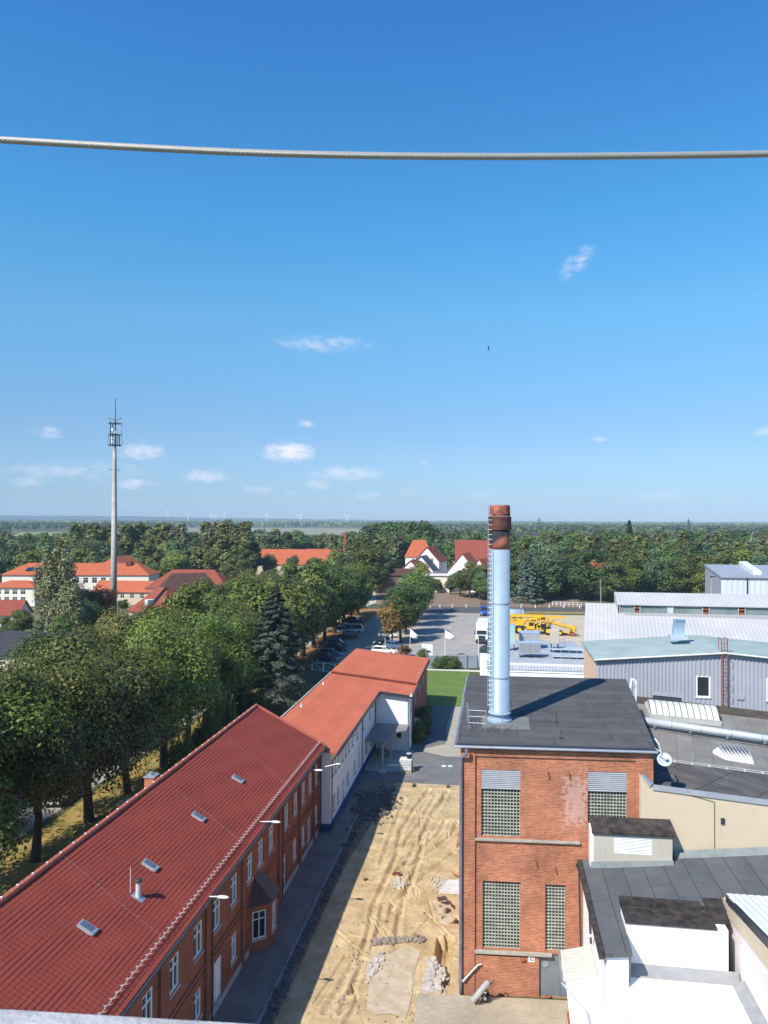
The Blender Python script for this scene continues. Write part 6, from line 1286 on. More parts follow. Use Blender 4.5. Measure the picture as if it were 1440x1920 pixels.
# ================================================================== RADIO MAST
tb=PY(213,1140,168); MX,MY=tb.x,168
zt_=PY(215.5,842,168).z
ms_=thing('radio_mast','tall slim concrete radio mast with antenna cage rising above the school','mast',(MX,MY,0))
m=MB(); m.lathe((MX,MY,0),[(.78,0),(.62,zt_*.62),(.60,zt_*.62+.02),(.42,zt_*.92),(.35,zt_)],20); o=m.build('shaft',CONC,ms_)
for p in o.data.polygons: p.use_smooth=abs(p.normal.z)<.5
m=MB(); m.tube([(MX+.75,MY-.35,1),(MX+.42,MY-.3,zt_)],.1,5); z_=1
while z_<zt_: x=MX+.78-.35*z_/zt_; m.box(x-.02,MY-.5,z_,x+.24,MY-.35,z_+.08); z_+=.6
m.build('cable_ladder',DARKMETAL,ms_)
ztop=PY(215.5,746,168).z; zA0=PY(215,835,168).z; zA1=PY(215,794,168).z; zA2=PY(215,815,168).z
m=MB(); m.cyl((MX+.1,MY,zt_-.5),(MX+.1,MY,zA1+1),.2,.12,8); m.cyl((MX+.1,MY,zA1+1),(MX+.1,MY,ztop),.10,.06,6); m.build('spire',DARKMETAL,ms_)
for zz_,rr in ((zA0,1.5),(zA2,1.45),(zA1,1.45)):
    m=MB(); n=10; pts=[(MX+rr*math.cos(2*math.pi*i/n),MY+rr*math.sin(2*math.pi*i/n),zz_) for i in range(n+1)]; m.tube(pts,.07,5); [m.tube([(MX,MY,zz_),pts[i]],.05,4) for i in range(0,n,2)]; m.build('platform_ring',DARKMETAL,ms_)
for i in range(6):
    a=2*math.pi*i/6+.3; x,y=MX+1.5*math.cos(a),MY+1.5*math.sin(a); m=MB(); m.box(x-.1,y-.08,zA0-.1,x+.1,y+.08,zA2+.1 if i%2 else zA1+.2); m.build('antenna_panel',DARKMETAL if i%3 else PAINTSV,ms_)
for (dx,dz) in ((-.5,.8),(-.55,1.6),(.2,3.0),(-.2,3.6)): m=MB(); m.cyl((MX+dx,MY-.5,zA0+dz),(MX+dx,MY-.8,zA0+dz),.36,n=12); m.build('dish',PLAST,ms_)
for yy,w in ((786,1.5),(882,1.2)): z_=PY(215,yy,168).z; m=MB(); m.tube([(MX-w,MY,z_+.5),(MX-w,MY,z_),(MX+w,MY-.2,z_-.1),(MX+w,MY-.2,z_+.4)],.06,5); m.build('arm',DARKMETAL,ms_)
# ================================================================== HOUSES
def house(name,label,cat,cx,cy,Ln,Wd,he,hr,rz,wm,rm,wins={},chim=None,hip=0,over=.4,grp=None,z0=0,fm=None,extra=None):
    t=thing(name,label,cat,(0,0,0),0,grp); a,b=Ln/2,Wd/2; m=MB()
    sides={'f':((-a,-b,0),(1,0,0),Ln),'r':((a,-b,0),(0,1,0),Wd),'b':((a,b,0),(-1,0,0),Ln),'l':((-a,b,0),(0,-1,0),Wd)}
    for k,(O,U,W_) in sides.items():
        hs=wins.get(k,[]); top=he if (k in 'fb' or hip) else [(0,he),(W_/2,hr-.12),(W_,he)]
        facade(m,O,U,W_,top,hs,.12)
    m.build('wall',wm,t)
    for k,hs in wins.items():
        O,U,W_=sides[k]
        for h in hs: window(t,O,U,h,.12,.09,(.5,),(.4,) if (h[3]-h[2])>1 else (),sill=False,fm=fm)
    m=MB(); sl=(hr-he)/b; o=over; ze=he-sl*o; th=.16
    if hip:
        r=a-b*hip; E_=[(-a-o,-b-o,ze),(a+o,-b-o,ze),(a+o,b+o,ze),(-a-o,b+o,ze)]; R_=[(-r,0,hr),(r,0,hr)]
        for q in ([E_[0],E_[1],R_[1],R_[0]],[E_[1],E_[2],R_[1]],[E_[2],E_[3],R_[0],R_[1]],[E_[3],E_[0],R_[0]]): m.poly(q)
        m.poly([(x,y,z-.1) for x,y,z in E_[::-1]])
        for i in range(4): p,q=E_[i],E_[(i+1)%4]; m.poly([(p[0],p[1],p[2]-.1),(q[0],q[1],q[2]-.1),q,p])
    else:
        for s in (-1,1):
            lo=[(-a-o,s*(b+o),ze),(a+o,s*(b+o),ze),(a+o,0,hr),(-a-o,0,hr)]; m.hexa(lo,[(x,y,z+th) for x,y,z in lo])
    rf=m.build('roof',rm,t)
    if chim:
        for (x,y,w,h) in chim: m=MB(); m.box(x-w/2,y-w/2,he,x+w/2,y+w/2,hr+h); m.build('chimney',BRICK_DARK,rf)
    if extra: extra(t)
    t.location=(cx,cy,z0); t.rotation_euler=(0,0,rz); return t
def row(n,u0,du,w,v0,v1): return [(u0+i*du,u0+i*du+w,v0,v1) for i in range(n)]
def PXY(px,py,Y): p=PY(px,py,Y); return p
# school group on the left
p=PY(80,1080,238)
house('school','long cream school wing with orange hipped roof and solar panels','school',PY(150,1080,243).x+1,243,48,13,6.9,10.3,.17,CREAMW,TILE_OR,{'f':row(9,12,2.9,1.7,4.0,5.9)},[(16,-1,1.8,.6)],hip=.9,fm=PLAST,
  extra=lambda t: [ (lambda m:(m.hexa([(-17+i*1.25,-5.0,7.9),(-15.9+i*1.25,-5.0,7.9),(-15.9+i*1.25,-3.2,8.85),(-17+i*1.25,-3.2,8.85)],[(-17+i*1.25,-5.1,8.05),(-15.9+i*1.25,-5.1,8.05),(-15.9+i*1.25,-3.3,9.0),(-17+i*1.25,-3.3,9.0)]),m.build('solar_panel',PAINTNB,t)))(MB()) for i in range(7)])
q_=PY(198,1085,243); house('school','school cross wing with white end wall and shaded window side behind the mast','school',q_.x-5.2,243+20.5,42,14.4,7.0,11.6,1.82,WHITE,TILE_OR,{'f':row(13,2.5,2.9,1.7,3.8,6.2)},hip=1.0,fm=PLAST)
house('school_hall','small cream building with grid windows and low orange roof at the left edge','school',PY(24,1110,205).x,208,14,9,5.5,7.1,.1,CREAMW,TILE_OR,{'f':row(4,2.6,2.4,1.5,3.4,4.7)+row(4,2.6,2.4,1.5,1.2,2.7)},hip=1.0,fm=PLAST)
house('school_annex','low cream annex with orange roof just right of the radio mast','school',PY(236,1110,215).x,217,18,8,3.9,6.6,.06,CREAM,TILE_OR,{'f':row(5,2,3,1.3,1.9,3.3)},hip=0,fm=PLAST)
house('hipped_house','house with brown red hipped roof and white corner behind the trees','house',PY(345,1090,215).x,222,24,14,5.2,10.0,.1,WHITE,TILE_RD,{'f':row(4,3,5,1.4,2.4,3.9)},hip=.8)
house('gabled_house','house with steep reddish hip and dark brown tiled slope among the trees','house',PY(330,1110,188).x,196,20,16,3.4,10.8,.55,CREAM,TILE_BR,{'f':row(3,4,5,1.4,1.2,2.6)},hip=.7)
house('gabled_house','red brick coloured roof with small dormer in front of the dark brown roof','house',PY(292,1125,176).x,180,12,11,3.0,8.3,-.5,CREAM,TILE_RD,{'f':[(4,5.4,1,2.2)]},hip=.75,extra=lambda t:(lambda m:(m.box(-.9,-4.6,4.3,.9,-2.5,5.6),m.build('dormer',WHITE,t)))(MB()))
house('dark_roof_house','low house with dark tiled roof and pale verge, nearest on the left','house',PY(62,1210,118).x,122,16,11,2.6,5.6,-.04,CREAM,TILE_DK,{'f':row(3,3,4,1.3,.9,2.1)},extra=lambda t:(lambda m:(m.hexa([(8.3,-6.0,2.3),(8.9,-6.0,2.3),(8.9,0,5.7),(8.3,0,5.7)],[(8.3,-6.0,2.7),(8.9,-6.0,2.7),(8.9,0,6.05),(8.3,0,6.05)]),m.build('verge_sheet',PAINTSV,t)))(MB()))
house('shed','small white shed with brown roof at the far left edge','shed',PY(8,1140,160).x,162,7,6,3.6,6.4,.1,WHITE,TILE_RD,{'r':[(2,3,1,2.2)]})
house('farm_row','long orange tiled terrace roof with pale ridge behind the poplars','terrace',PY(545,1040,330).x,332,36,9,6.0,12.0,.06,CREAM,TILE_OR,{'f':row(8,2,4,1.3,3,4.6)})
house('farm_row','faded brown tiled continuation of the orange terrace','terrace',PY(606,1040,338).x,340,15,9,6.0,12.0,.06,CREAM,TILE_RD,{'f':row(3,2,4,1.3,3,4.6)})
house('house','small house with bright orange roof at the foot of the brick stack','house',PY(653,1045,320).x,322,7,7,6.5,11.5,1.5,WHITE,TILE_OR,{'r':[(2,3.2,3,4.4)]})
p=PY(647,1030,318); m=MB(); m.hexa([(p.x-.8,317.3,0),(p.x+.8,317.3,0),(p.x+.8,318.9,0),(p.x-.8,318.9,0)],[(p.x-.6,317.5,PY(647,998,318).z),(p.x+.6,317.5,PY(647,998,318).z),(p.x+.6,318.7,PY(647,998,318).z),(p.x-.6,318.7,PY(647,998,318).z)]); m.build('brick_stack',BRICK_RED,None,label='slender red brick chimney stack above the trees in the middle distance',cat='chimney stack')
house('house','red roof sliver left of the radio mast beyond the school','house',PY(160,1032,420).x,422,20,10,5,9.0,.1,CREAM,TILE_RD,{})
house('house','red roof sliver right of the radio mast beyond the school','house',PY(222,1032,420).x,422,18,10,5,9.4,.1,CREAM,TILE_RD,{})
# houses in the middle
house('house','large white gabled house with orange red roof, farthest of its group','house',PY(806,1040,300).x,305,13,9.8,9.3,14.6,-1.74,WHITE,TILE_RD,{'r':[(3,4.2,9,10.5),(6.5,7.7,9,10.5)],'l':[(3,4.2,6,7.5)]},[(0,1,.8,.5)])
house('house','hipped orange roof house joined behind the white gable','house',PY(784,1040,308).x,312,11,10,11,17.2,.1,WHITE,TILE_OR,{},hip=.6)
house('house','slate blue roofed house between the pink and white gables','house',PY(795,1050,292).x,295,12,9,6.5,11.6,-1.72,WHITE,mat('slate_blue',(.05,.06,.09),.6,.15,1),{})
house('house','pale pink gabled house with red roof','house',PY(775,1060,280).x,285,12,10.5,5.5,10.4,-1.74,PINKW,TILE_RD,{'r':[(5,6.2,7,8.2),(4,5.2,3,4.2)]},[(2,0,.7,.5)])
house('garage','dark timber clad outbuilding with brown roof left of the pink gable','outbuilding',PY(744,1075,262).x,266,11.5,7,6.3,8.2,.12,WOOD,TILE_BR,{'f':[(2.2,3.8,3.9,5.2),(6,7.4,3.9,5.2)]})
house('low_annex','low cream flat building with dark window band right of the pink gable','outbuilding',PY(819,1078,270).x,272,8.5,7,5.8,6.2,.05,CREAMW,CONC_L,{'f':[(1.6,5.6,3.2,4.6)]},hip=0)
house('house','white gabled house with orange roofs half hidden by bushes','house',PY(872,1062,280).x,286,14,11,6.5,13.0,-1.72,WHITE,TILE_OR,{'l':[(4,5.2,6,7.2)],'r':[(4,5.2,6,7.2)]})
house('house','long red roofed house with dark ridge behind the bushes beside the chimney','house',PY(888,1030,312).x,318,15,13,9.0,17.0,.08,WHITE,TILE_RD,{'f':row(3,2,4,1.3,5,6.5)},[(4,0,.8,.6)])
house('house','house with orange slopes right behind the tall chimney','house',PY(905,1060,272).x,276,10,9,5.5,11.5,1.3,WHITE,TILE_OR,{'l':[(3,4,3,4.2)],'r':[(3,4,3,4.2)]})
house('house','distant house with tall orange chimney inside the right hand wood','house',PY(1178,1045,300).x,302,9,8,6.5,10.2,.1,CREAM,TILE_RD,{},[(-1,0,2.0,7.0)])
house('house','orange roof glimpsed among the trees left of the conical fir','house',PY(1128,1047,290).x,292,7,7,6,9.6,.1,CREAM,TILE_OR,{})
house('far_barn','long grey roofed barn far behind the chimney','barn',PY(1000,1007,800).x,800,30,14,9,14,.05,CREAM,TILE_DK,{})
q=G(716,1111); 
def heap():
    a=random.uniform(0,6.28); r=random.random()**.6; return q.x+4.2*r*math.cos(a),q.y+2.2*r*math.sin(a),1.6*(1-r)
rocks('earth_heap','light brown earth heap in front of the timber outbuilding',heap,240,.5,1.1,SANDY,0)
# ================================================================== TREES
LM={}
LM['linden']=leafmat('leaf_linden',(.020,.040,.008),(.185,.225,.030),(.42,.33,.05),.09,huev=.025)
LM['dark']=leafmat('leaf_dark',(.022,.045,.011),(.135,.195,.042))
LM['olive']=leafmat('leaf_olive',(.026,.040,.009),(.19,.195,.038),(.30,.20,.05),.06)
LM['birch']=leafmat('leaf_birch',(.075,.085,.035),(.20,.195,.080),(.30,.22,.08),.08)
LM['autumn']=leafmat('leaf_autumn',(.08,.065,.02),(.26,.13,.03),(.34,.12,.03),.2)
LM['spruce']=leafmat('leaf_spruce',(.045,.066,.045),(.19,.23,.165),trans=.1)
LM['yew']=leafmat('leaf_yew',(.025,.065,.016),(.10,.18,.035),trans=.1)
LM['fresh']=leafmat('leaf_fresh',(.035,.065,.012),(.20,.25,.045))
LM['bluegreen']=leafmat('leaf_bluegreen',(.030,.058,.024),(.165,.225,.09))
def leafmesh(name,cen,nor,size,mt,asp=.62):
    n=len(cen); nor=nor/np.linalg.norm(nor,axis=1)[:,None]
    ref=rng.normal(size=(n,3)); a=np.cross(nor,ref); a/=np.linalg.norm(a,axis=1)[:,None]; b=np.cross(nor,a)
    s=(size*rng.uniform(.6,1.35,n))[:,None]
    P_=np.stack([cen+a*s,cen+b*s*asp,cen-a*s,cen-b*s*asp],1).reshape(-1,3)
    F_=np.arange(4*n).reshape(n,4)
    me=bpy.data.meshes.new(name); me.vertices.add(4*n); me.vertices.foreach_set('co',P_.astype(np.float32).ravel())
    me.loops.add(4*n); me.loops.foreach_set('vertex_index',F_.ravel().astype(np.int32)); me.polygons.add(n)
    me.polygons.foreach_set('loop_start',np.arange(0,4*n,4,dtype=np.int32)); me.polygons.foreach_set('loop_total',np.full(n,4,dtype=np.int32)); me.update(); me.materials.append(mt); return me
def unit(n): v=rng.normal(size=(n,3)); return v/np.linalg.norm(v,axis=1)[:,None]
def crown(kind,H_,n,size,seed):
    """leaf positions and facings for a crown of a tree H_ metres high"""
    global rng; rng=np.random.default_rng(seed); shape=kind
    if kind in('spruce','fir'):
        z0=.06*H_; R0=.33*H_ if kind=='spruce' else .17*H_
        nb=int(150); cs=[];ns=[]
        per=n//nb
        for i in range(nb):
            t=(i/nb)**.85; z=z0+(H_-z0)*t; R_=R0*(1-t)**.85+.1; ph=i*2.399+rng.normal()*.2; L_=R_*rng.uniform(.75,1.15)
            u=rng.random(per)**.6; lat=rng.normal(size=per)*.16*L_*(1.15-u); zz=z-u*L_*.32+u*u*L_*.12+rng.normal(size=per)*.10*(.5+L_*.12)
            x=u*L_; cs.append(np.stack([x*math.cos(ph)-lat*math.sin(ph),x*math.sin(ph)+lat*math.cos(ph),zz],1)); q=np.tile([math.cos(ph)*.5,math.sin(ph)*.5,.9],(per,1))+rng.normal(size=(per,3))*.5; ns.append(q)
        return np.concatenate(cs),np.concatenate(ns)
    if kind=='yewcol':
        nc=34; cs=[];ns=[]
        for i in range(nc):
            a=rng.uniform(0,6.28); r=rng.random()**.6*.20*H_; hh=H_*rng.uniform(.7,1)*(1-.8*(r/(.3*H_))**2); per=n//nc; u=rng.random(per); rr=.07*H_*(1-u)**.6+.02*H_*0+.05
            th=rng.uniform(0,6.28,per); cs.append(np.stack([r*math.cos(a)+rr*np.cos(th),r*math.sin(a)+rr*np.sin(th),u*hh],1)); ns.append(np.stack([np.cos(th),np.sin(th),rng.normal(size=per)*.4+.3],1)+rng.normal(size=(per,3))*.35)
        return np.concatenate(cs),np.concatenate(ns)
    par={'round':(.30,.585,.335,.415,.13),'wide':(.40,.575,.37,.415,.14),'poplar':(.15,.55,.16,.46,.075),'birch':(.24,.55,.22,.46,.085),'bush':(.55,.48,.48,.50,.20),'loose':(.30,.60,.27,.40,.10),'full':(.5,.50,.37,.50,.13)}[kind]
    zb_,zc,rx,rz_,rc=par; nc={'round':58,'wide':62,'poplar':70,'birch':80,'bush':40,'loose':60,'full':75}[kind]
    zc*=H_;rx*=H_;rz_*=H_;rc*=H_
    d=unit(nc); rad_=rng.uniform(.30,1,nc)**.38; lob=1+.20*np.sin(d[:,0]*4+seed)+.13*np.sin(d[:,1]*5+seed*2)+.12*np.sin(d[:,2]*6+seed)
    cc=d*rad_[:,None]*lob[:,None]*np.array([rx-rc*.6,rx-rc*.6,rz_-rc*.6]); 
    tap=1-.25*np.clip(cc[:,2]/rz_,0,1)-.18*np.clip(-cc[:,2]/rz_,0,1); cc[:,0]*=tap; cc[:,1]*=tap; cc[:,2]+=zc
    rcs=rc*rng.uniform(.5,1.35,nc); w=rcs**2; idx=rng.choice(nc,size=n,p=w/w.sum())
    dd=unit(n); dd[:,2]=np.where(rng.random(n)<.3,np.abs(dd[:,2]),dd[:,2]); rr=rcs[idx]*rng.uniform(.55,1.08,n)
    sc=np.array([1,1,.78]) if kind!='birch' else np.array([.75,.75,1.5])
    P_=cc[idx]+dd*rr[:,None]*sc
    if kind=='birch': P_[:,2]-=np.abs(rng.normal(size=n))*.03*H_
    out_=P_-np.array([0,0,zc]); out_/=np.linalg.norm(out_,axis=1)[:,None]+1e-6
    nor=dd*.9+out_*.35+rng.normal(size=(n,3))*.42+np.array([0,0,.28])
    return P_,nor
TR_={}
def proto(key,shape,leaf,H_,n,size,seed,bark=BARK,tz=.62):
    """one tree of each kind: crown and trunk meshes shared by its copies"""
    P_,no=crown(shape,H_,n,size,seed); cm_=leafmesh('crown',P_,no,size,LM[leaf])
    m=MB(); r0=.022*H_; m.tube([(0,0,-.1),(0.02*H_,0,.2*H_),(0,.015*H_,.42*H_),(0.01*H_,0,tz*H_)],[r0*1.25,r0*.85,r0*.65,r0*.3],8)
    if shape not in('spruce','fir','yewcol'):
        r_=random.Random(seed)
        for i in range(7): a=i*2.4+r_.random(); z_=(.26+.05*i)*H_; L_=.2*H_*r_.uniform(.7,1.1); m.tube([(0.01*H_,0,z_),(L_*.5*math.cos(a),L_*.5*math.sin(a),z_+.09*H_),(L_*math.cos(a),L_*math.sin(a),z_+.2*H_)],[r0*.42,r0*.28,r0*.1],5)
    b0=set(bpy.data.objects); o=m.build('trunk',bark,None); tm=o.data; tm.transform(Matrix.Translation(o.location)); bpy.data.objects.remove(o)
    TR_[key]=(cm_,tm,H_)
def tree(key,x,y,h,label,cat='tree',grp=None,name=None,rz=None,sx=1.0,z=0):
    cm_,tm,H_=TR_[key]; s=h/H_
    e=bpy.data.objects.new(name or 'broadleaf_tree',None); C.objects.link(e); e.location=(x,y,z); e.scale=(s*sx,s*sx,s); e.rotation_euler=(0,0,random.uniform(0,6.28) if rz is None else rz); tag(e,label,cat,grp)
    for nm,me in (('crown',cm_),('trunk',tm)):
        o=bpy.data.objects.new(nm,me); C.objects.link(o); o.parent=e
    return e
proto('lindA','round','linden',15,36000,.135,11); proto('lindB','wide','linden',15,38000,.135,23); proto('lindC','round','olive',15,36000,.135,31)
proto('spruceN','spruce','spruce',16,52000,.12,5,tz=.9)
proto('yewN','yewcol','yew',7,9000,.10,8,tz=.5)
proto('bushN','bush','fresh',2,5000,.055,9,tz=.5); proto('bushD','bush','dark',2,4500,.06,10,tz=.5); proto('bushR','bush','autumn',2,2500,.07,12,tz=.5)
for k,(sh_,lf) in enumerate([('round','linden'),('wide','dark'),('round','olive'),('loose','bluegreen'),('round','fresh'),('wide','linden')]): proto('mid%d'%k,sh_,lf,15,14000,.25,40+k)
for k,(sh_,lf) in enumerate([('full','linden'),('full','dark'),('full','olive'),('full','bluegreen'),('full','linden')]): proto('edge%d'%k,sh_,lf,16,12500,.30,140+k)
proto('midbirch','birch','birch',18,5200,.26,60,BARKB); proto('midautumn','round','autumn',12,6000,.30,61); proto('midspruce','spruce','spruce',15,7500,.28,62,tz=.9)
for k,(sh_,lf) in enumerate([('round','dark'),('full','linden'),('loose','olive'),('poplar','olive'),('round','bluegreen'),('birch','birch'),('full','dark')]): proto('far%d'%k,sh_,lf,18,4600,.52,70+k)
proto('farspruce','fir','yew',25,5200,.5,90,tz=.9)
# the lime row in front of the street
gL='lime trees in the row along the verge'
ordn=['first','second','third','fourth','fifth','sixth','seventh','eighth','ninth','tenth','eleventh','twelfth','thirteenth','fourteenth','fifteenth','sixteenth','seventeenth','eighteenth']
ys_=[44.5,52.2,59.7,66.4,74,83,92,102,111,120,129,138,147,157,167,177,188,199]
for i,y in enumerate(ys_):
    x=-33.4 if y<80 else -34.6-(y-80)*.012
    if i in(0,): x=-34.5
    h=[15.8,15.0,15.8,14.9,15.6,13.8,13.6,14.2,15.4,16.0,16.4,16.0,16.6,16.2,16.0,15.0,14.0,13.5][i]
    tree(['lindA','lindB','lindC','lindA','lindB'][i%5] if y<105 else ['mid0','mid5','mid1','mid2'][i%4],x,y,h,ordn[i]+' lime tree from the near end of the row along the verge','tree',gL,'lime_tree',rz=i*1.3,sx=[1.04,.92,1.08,.96][i%4] if y<105 else [1.15,1.0,1.1][i%3])
for i,y in enumerate([48,57,66,75,85,95,105,115,126,137,148,160,172,184,196,208]):
    tree(['lindC','lindB','mid0','mid2','mid5'][i%5] if i>4 else ['lindC','lindA'][i%2],-46-(i%3)*1.2-(y-48)*.01,y,[13.5,14.6,12.2,14.4,12.8,13.6,13.0,15.2,13.2,14.5,15.6,14.0,15,13.6,14.6,13][i],ordn[i]+' tree from the near end of the row on the far side of the street','tree','trees on the far side of the street','lime_tree',rz=i*2.1,sx=[1.0,.92,1.1][i%3])
tree('spruceN',-27.9,95.2,16.6,'blue grey spruce standing behind the red roof gable',name='spruce',sx=1.3)
for i,(px,py,h) in enumerate([(395,1375,5.6),(425,1350,6.2),(455,1338,6.4),(485,1345,5.2),(348,1425,4.8),(375,1400,4.6),(325,1440,4.2)]):
    p=G(px,py+25); tree('yewN',p.x,p.y,h,'dark green yew clump, %s from the left behind the red roof ridge'%['fourth','fifth','sixth','last','second','third','first'][i],'yew','yew clumps behind the red roof',name='yew_shrub')
tree('mid0',PY(752,1150,157).x,157,PY(752,1107,157).z,'half brown horse chestnut among the parked cars, nearer of two',name='chestnut_tree',sx=1.12); 
tree('midautumn',PY(735,1150,154).x,154,PY(735,1128,154).z,'rust brown chestnut crown touching the green one in the parking area',name='chestnut_tree',sx=.95)
for i,(y,h) in enumerate(((168,10),(181,10.5),(194,10.5),(206,11.5))): tree('mid%d'%[1,4,1,0][i],-19.9-.03*i,y,h+2,'%s green tree in the line between parking and truck yard'%['nearest','second','third','last'][i],'tree','trees between parking and truck yard',name='parking_tree',sx=1.05)
for i,(px,py,h,kk) in enumerate([(806,1252,1.5,'bushN'),(822,1254,2.0,'bushN'),(835,1254,2.3,'bushD'),(846,1254,2.2,'bushN'),(856,1254,1.6,'bushD')]):
    p=G(px,py); tree(kk,p.x,p.y,h,'%s rounded bush from the left in front of the grey panel fence'%ordn[i],'bush','bushes in front of the panel fence',name='bush',sx=1.25)
p=G(790,1242); tree('bushN',p.x,p.y+2,2.2,'yellow green bush just behind the orange roof corner','bush',name='bush'); p=G(760,1231); tree('bushR',p.x,p.y,2.4,'purple red bush at the foot of the left flagpole','bush',name='bush',sx=1.3)
for i,(x,y,h) in enumerate(((-8.7,86.5,2.6),(-8.6,89.5,3.6),(-8.5,92.5,2.4),(-8.7,97,1.8))): tree('bushD',x,y,h,'%s dark shrub against the red brown end wall'%['nearest','tallest','third','farthest'][i],'shrub','shrubs against the end wall',name='shrub',sx=.8)
# distinct trees on the left
def pt(key,px,ytop,Y,label,name='broadleaf_tree',grp=None,sx=1.0): 
    p=PY(px,ytop,Y); return tree(key,p.x,Y,p.z,label,'tree',grp,name,sx=sx)
pt('midbirch',112,1028,150,'tall weeping birch in front of the school','birch_tree',sx=1.15); pt('midbirch',88,1050,158,'smaller birch leaning left beside the tall weeping birch','birch_tree'); pt('midbirch',135,1090,143,'low birch crown hanging under the tall weeping birch','birch_tree',sx=1.3)
pt('midautumn',178,1096,158,'dark tree with orange top beside the radio mast','maple_tree',sx=1.25); pt('mid1',160,1118,150,'dark tree at the foot of the radio mast',sx=1.1)
pt('mid1',42,1140,150,'dark tree in front of the cream hall at the left',sx=1.1); pt('mid3',70,1165,140,'bluish tree under the birch at the left'); pt('mid1',15,1165,135,'dark round tree at the left edge',sx=1.2); pt('mid4',112,1150,128,'green tree right behind the dark tiled roof')
pt('mid5',215,1150,130,'spreading tree in front of the radio mast foot',sx=1.2); pt('mid0',255,1150,140,'round tree right of the radio mast foot',sx=1.1); pt('mid3',175,1165,120,'bluish tree beside the dark tiled roof verge',sx=1.0); pt('mid0',300,1140,135,'yellow green tree in front of the red dormer roof',sx=1.1)
pt('mid2',390,1085,165,'tall olive tree right of the dark brown roof',sx=1.0); pt('mid5',440,1068,190,'yellow green tall tree left of the spruce tip',sx=1.05); pt('mid3',350,1110,150,'bluish tree before the dark brown roof'); pt('mid4',330,1030,262,'big round green tree right of the orange school roof',sx=1.25); pt('mid1',285,1052,275,'dark tree against the end of the orange school roof',sx=1.1)
pt('mid3',505,1064,250,'bluish tree in front of the orange terrace',sx=1.3); pt('mid2',445,1040,270,'olive tree in front of the orange terrace',sx=1.1)
pt('mid2',683,1010,240,'tall olive tree beside the path, left of the timber outbuilding',sx=1.1); pt('mid1',660,1050,235,'dark tree beside the path at the end of the lime row'); pt('mid3',712,1030,262,'bluish tall tree behind the timber outbuilding',sx=1.1); pt('mid1',697,1060,248,'dark bushy tree at the end of the path')
for i,(px,yt,Y,kk) in enumerate([(845,1078,262,'mid3'),(862,1070,256,'mid3'),(882,1062,250,'mid2'),(900,1068,247,'mid3'),(893,1050,262,'mid2'),(820,1088,266,'mid4'),(912,1080,244,'mid1')]): pt(kk,px,yt,Y,'%s bush like tree from the left in front of the orange roofed houses'%['second','third','fourth','fifth','sixth','first','last'][i],'garden_tree','garden trees before the orange roofed houses',sx=1.35)
pt('midspruce',990,1034,238,'blue spruce standing alone on the ploughed field edge','spruce',sx=1.2)
pt('farspruce',1180,976,390,'tall dark conical fir rising above the right hand wood','fir_tree',sx=1.2)
def ordinal(i): return ordn[i] if i<18 else ['nineteenth','twentieth','twenty-first','twenty-second','twenty-third','twenty-fourth'][i-18]
ROWN={(950,285):'behind the right wood edge',(960,325):'around the orange chimney house',(980,370):'beside the conical fir',(930,430):'farthest back at the right',
(-40,275):'behind the school wing',(-60,330):'behind the school at far left',(130,380):'of poplars behind the radio mast',(-60,420):'farthest back at the left',(350,300):'before the orange terrace',(385,350):'of poplars over the terrace',(340,400):'behind the orange terrace',(618,300):'around the slender brick stack',(520,420):'below the stubble fields',
(655,335):'left of the gabled houses',(690,400):'of the dark dome behind the houses',(745,350):'right behind the gabled houses',(800,440):'farthest back at centre',(820,360):'beside the tall chimney'}
gW='trees of the wood behind the grey halls'; lW='broadleaf tree in the dense wood behind the grey halls'
x_=945; wi=0; r3=random.Random(4)
while x_<1460:
    yt=1040+r3.uniform(-18,16)+(0 if x_>1000 else 15)
    if 1225<x_<1320: yt-=4
    pt('edge%d'%r3.choice([0,0,1,2,3,4,1]),x_,yt,252+r3.uniform(-9,9)+ (x_-945)*.02,ordinal(wi)+' tree from left along the right wood edge','wood_tree',gW,sx=r3.uniform(1.1,1.4)); x_+=r3.uniform(30,44); wi+=1
for (a,b,Y,n,y0,dev,keys) in [(950,1460,285,19,1022,10,[1,3,4,6]),(960,1470,325,19,1010,8,[0,2,4,5,3]),(980,1480,370,19,1001,6,[0,3,4,5,6]),(930,1480,430,22,997,5,[0,1,2,4,6]),
     (-40,330,275,17,1032,10,[0,1,2,4]),(-60,340,330,20,1015,9,[0,1,3,4,6]),(130,345,380,14,986,6,[3,3,2,5]),(-60,200,420,16,1000,6,[0,1,4,6]),(350,470,300,8,1014,10,[3,2,2,5,0]),(385,470,350,7,982,5,[3,2,5,3]),(340,560,400,14,995,6,[3,0,2,4]),(618,700,300,5,1030,8,[0,1,4,6]),(520,700,420,12,1002,5,[0,2,4,5]),
     (655,770,335,9,1000,6,[5,2,0,6]),(690,810,400,13,981,4,[0,6,0,6]),(745,870,350,9,1012,7,[0,2,4,6]),(800,960,440,12,999,5,[0,2,4,5]),(820,940,360,9,1010,6,[2,5,4])]:
    LOOK=['dark round','green spreading','loose olive','tall narrow','blue green','pale birch like','dark spreading']
    side='right hand wood' if a>=900 else ('left hand wood behind the school' if b<350 else 'woods in the middle distance')
    for i in range(n):
        px=a+(b-a)*(i+r3.uniform(.1,.9))/n; kk=r3.choice(keys); pt('far%d'%kk,px,y0+r3.gauss(0,dev*.5),Y+r3.uniform(-14,14),LOOK[kk]+' tree, '+ordinal(i)+' from left in the row '+ROWN[(a,Y)],'wood_tree','trees of the '+side,sx=r3.uniform(1.0,1.35))
pt('mid2',505,1036,300,'olive tree in front of the left part of the orange terrace',sx=.9); pt('mid3',548,1039,302,'bluish tree in front of the middle of the orange terrace',sx=.8); pt('mid1',590,1042,300,'dark tree in front of the brown end of the terrace',sx=.9); pt('mid4',470,1030,306,'green tree hiding the left end of the orange terrace')
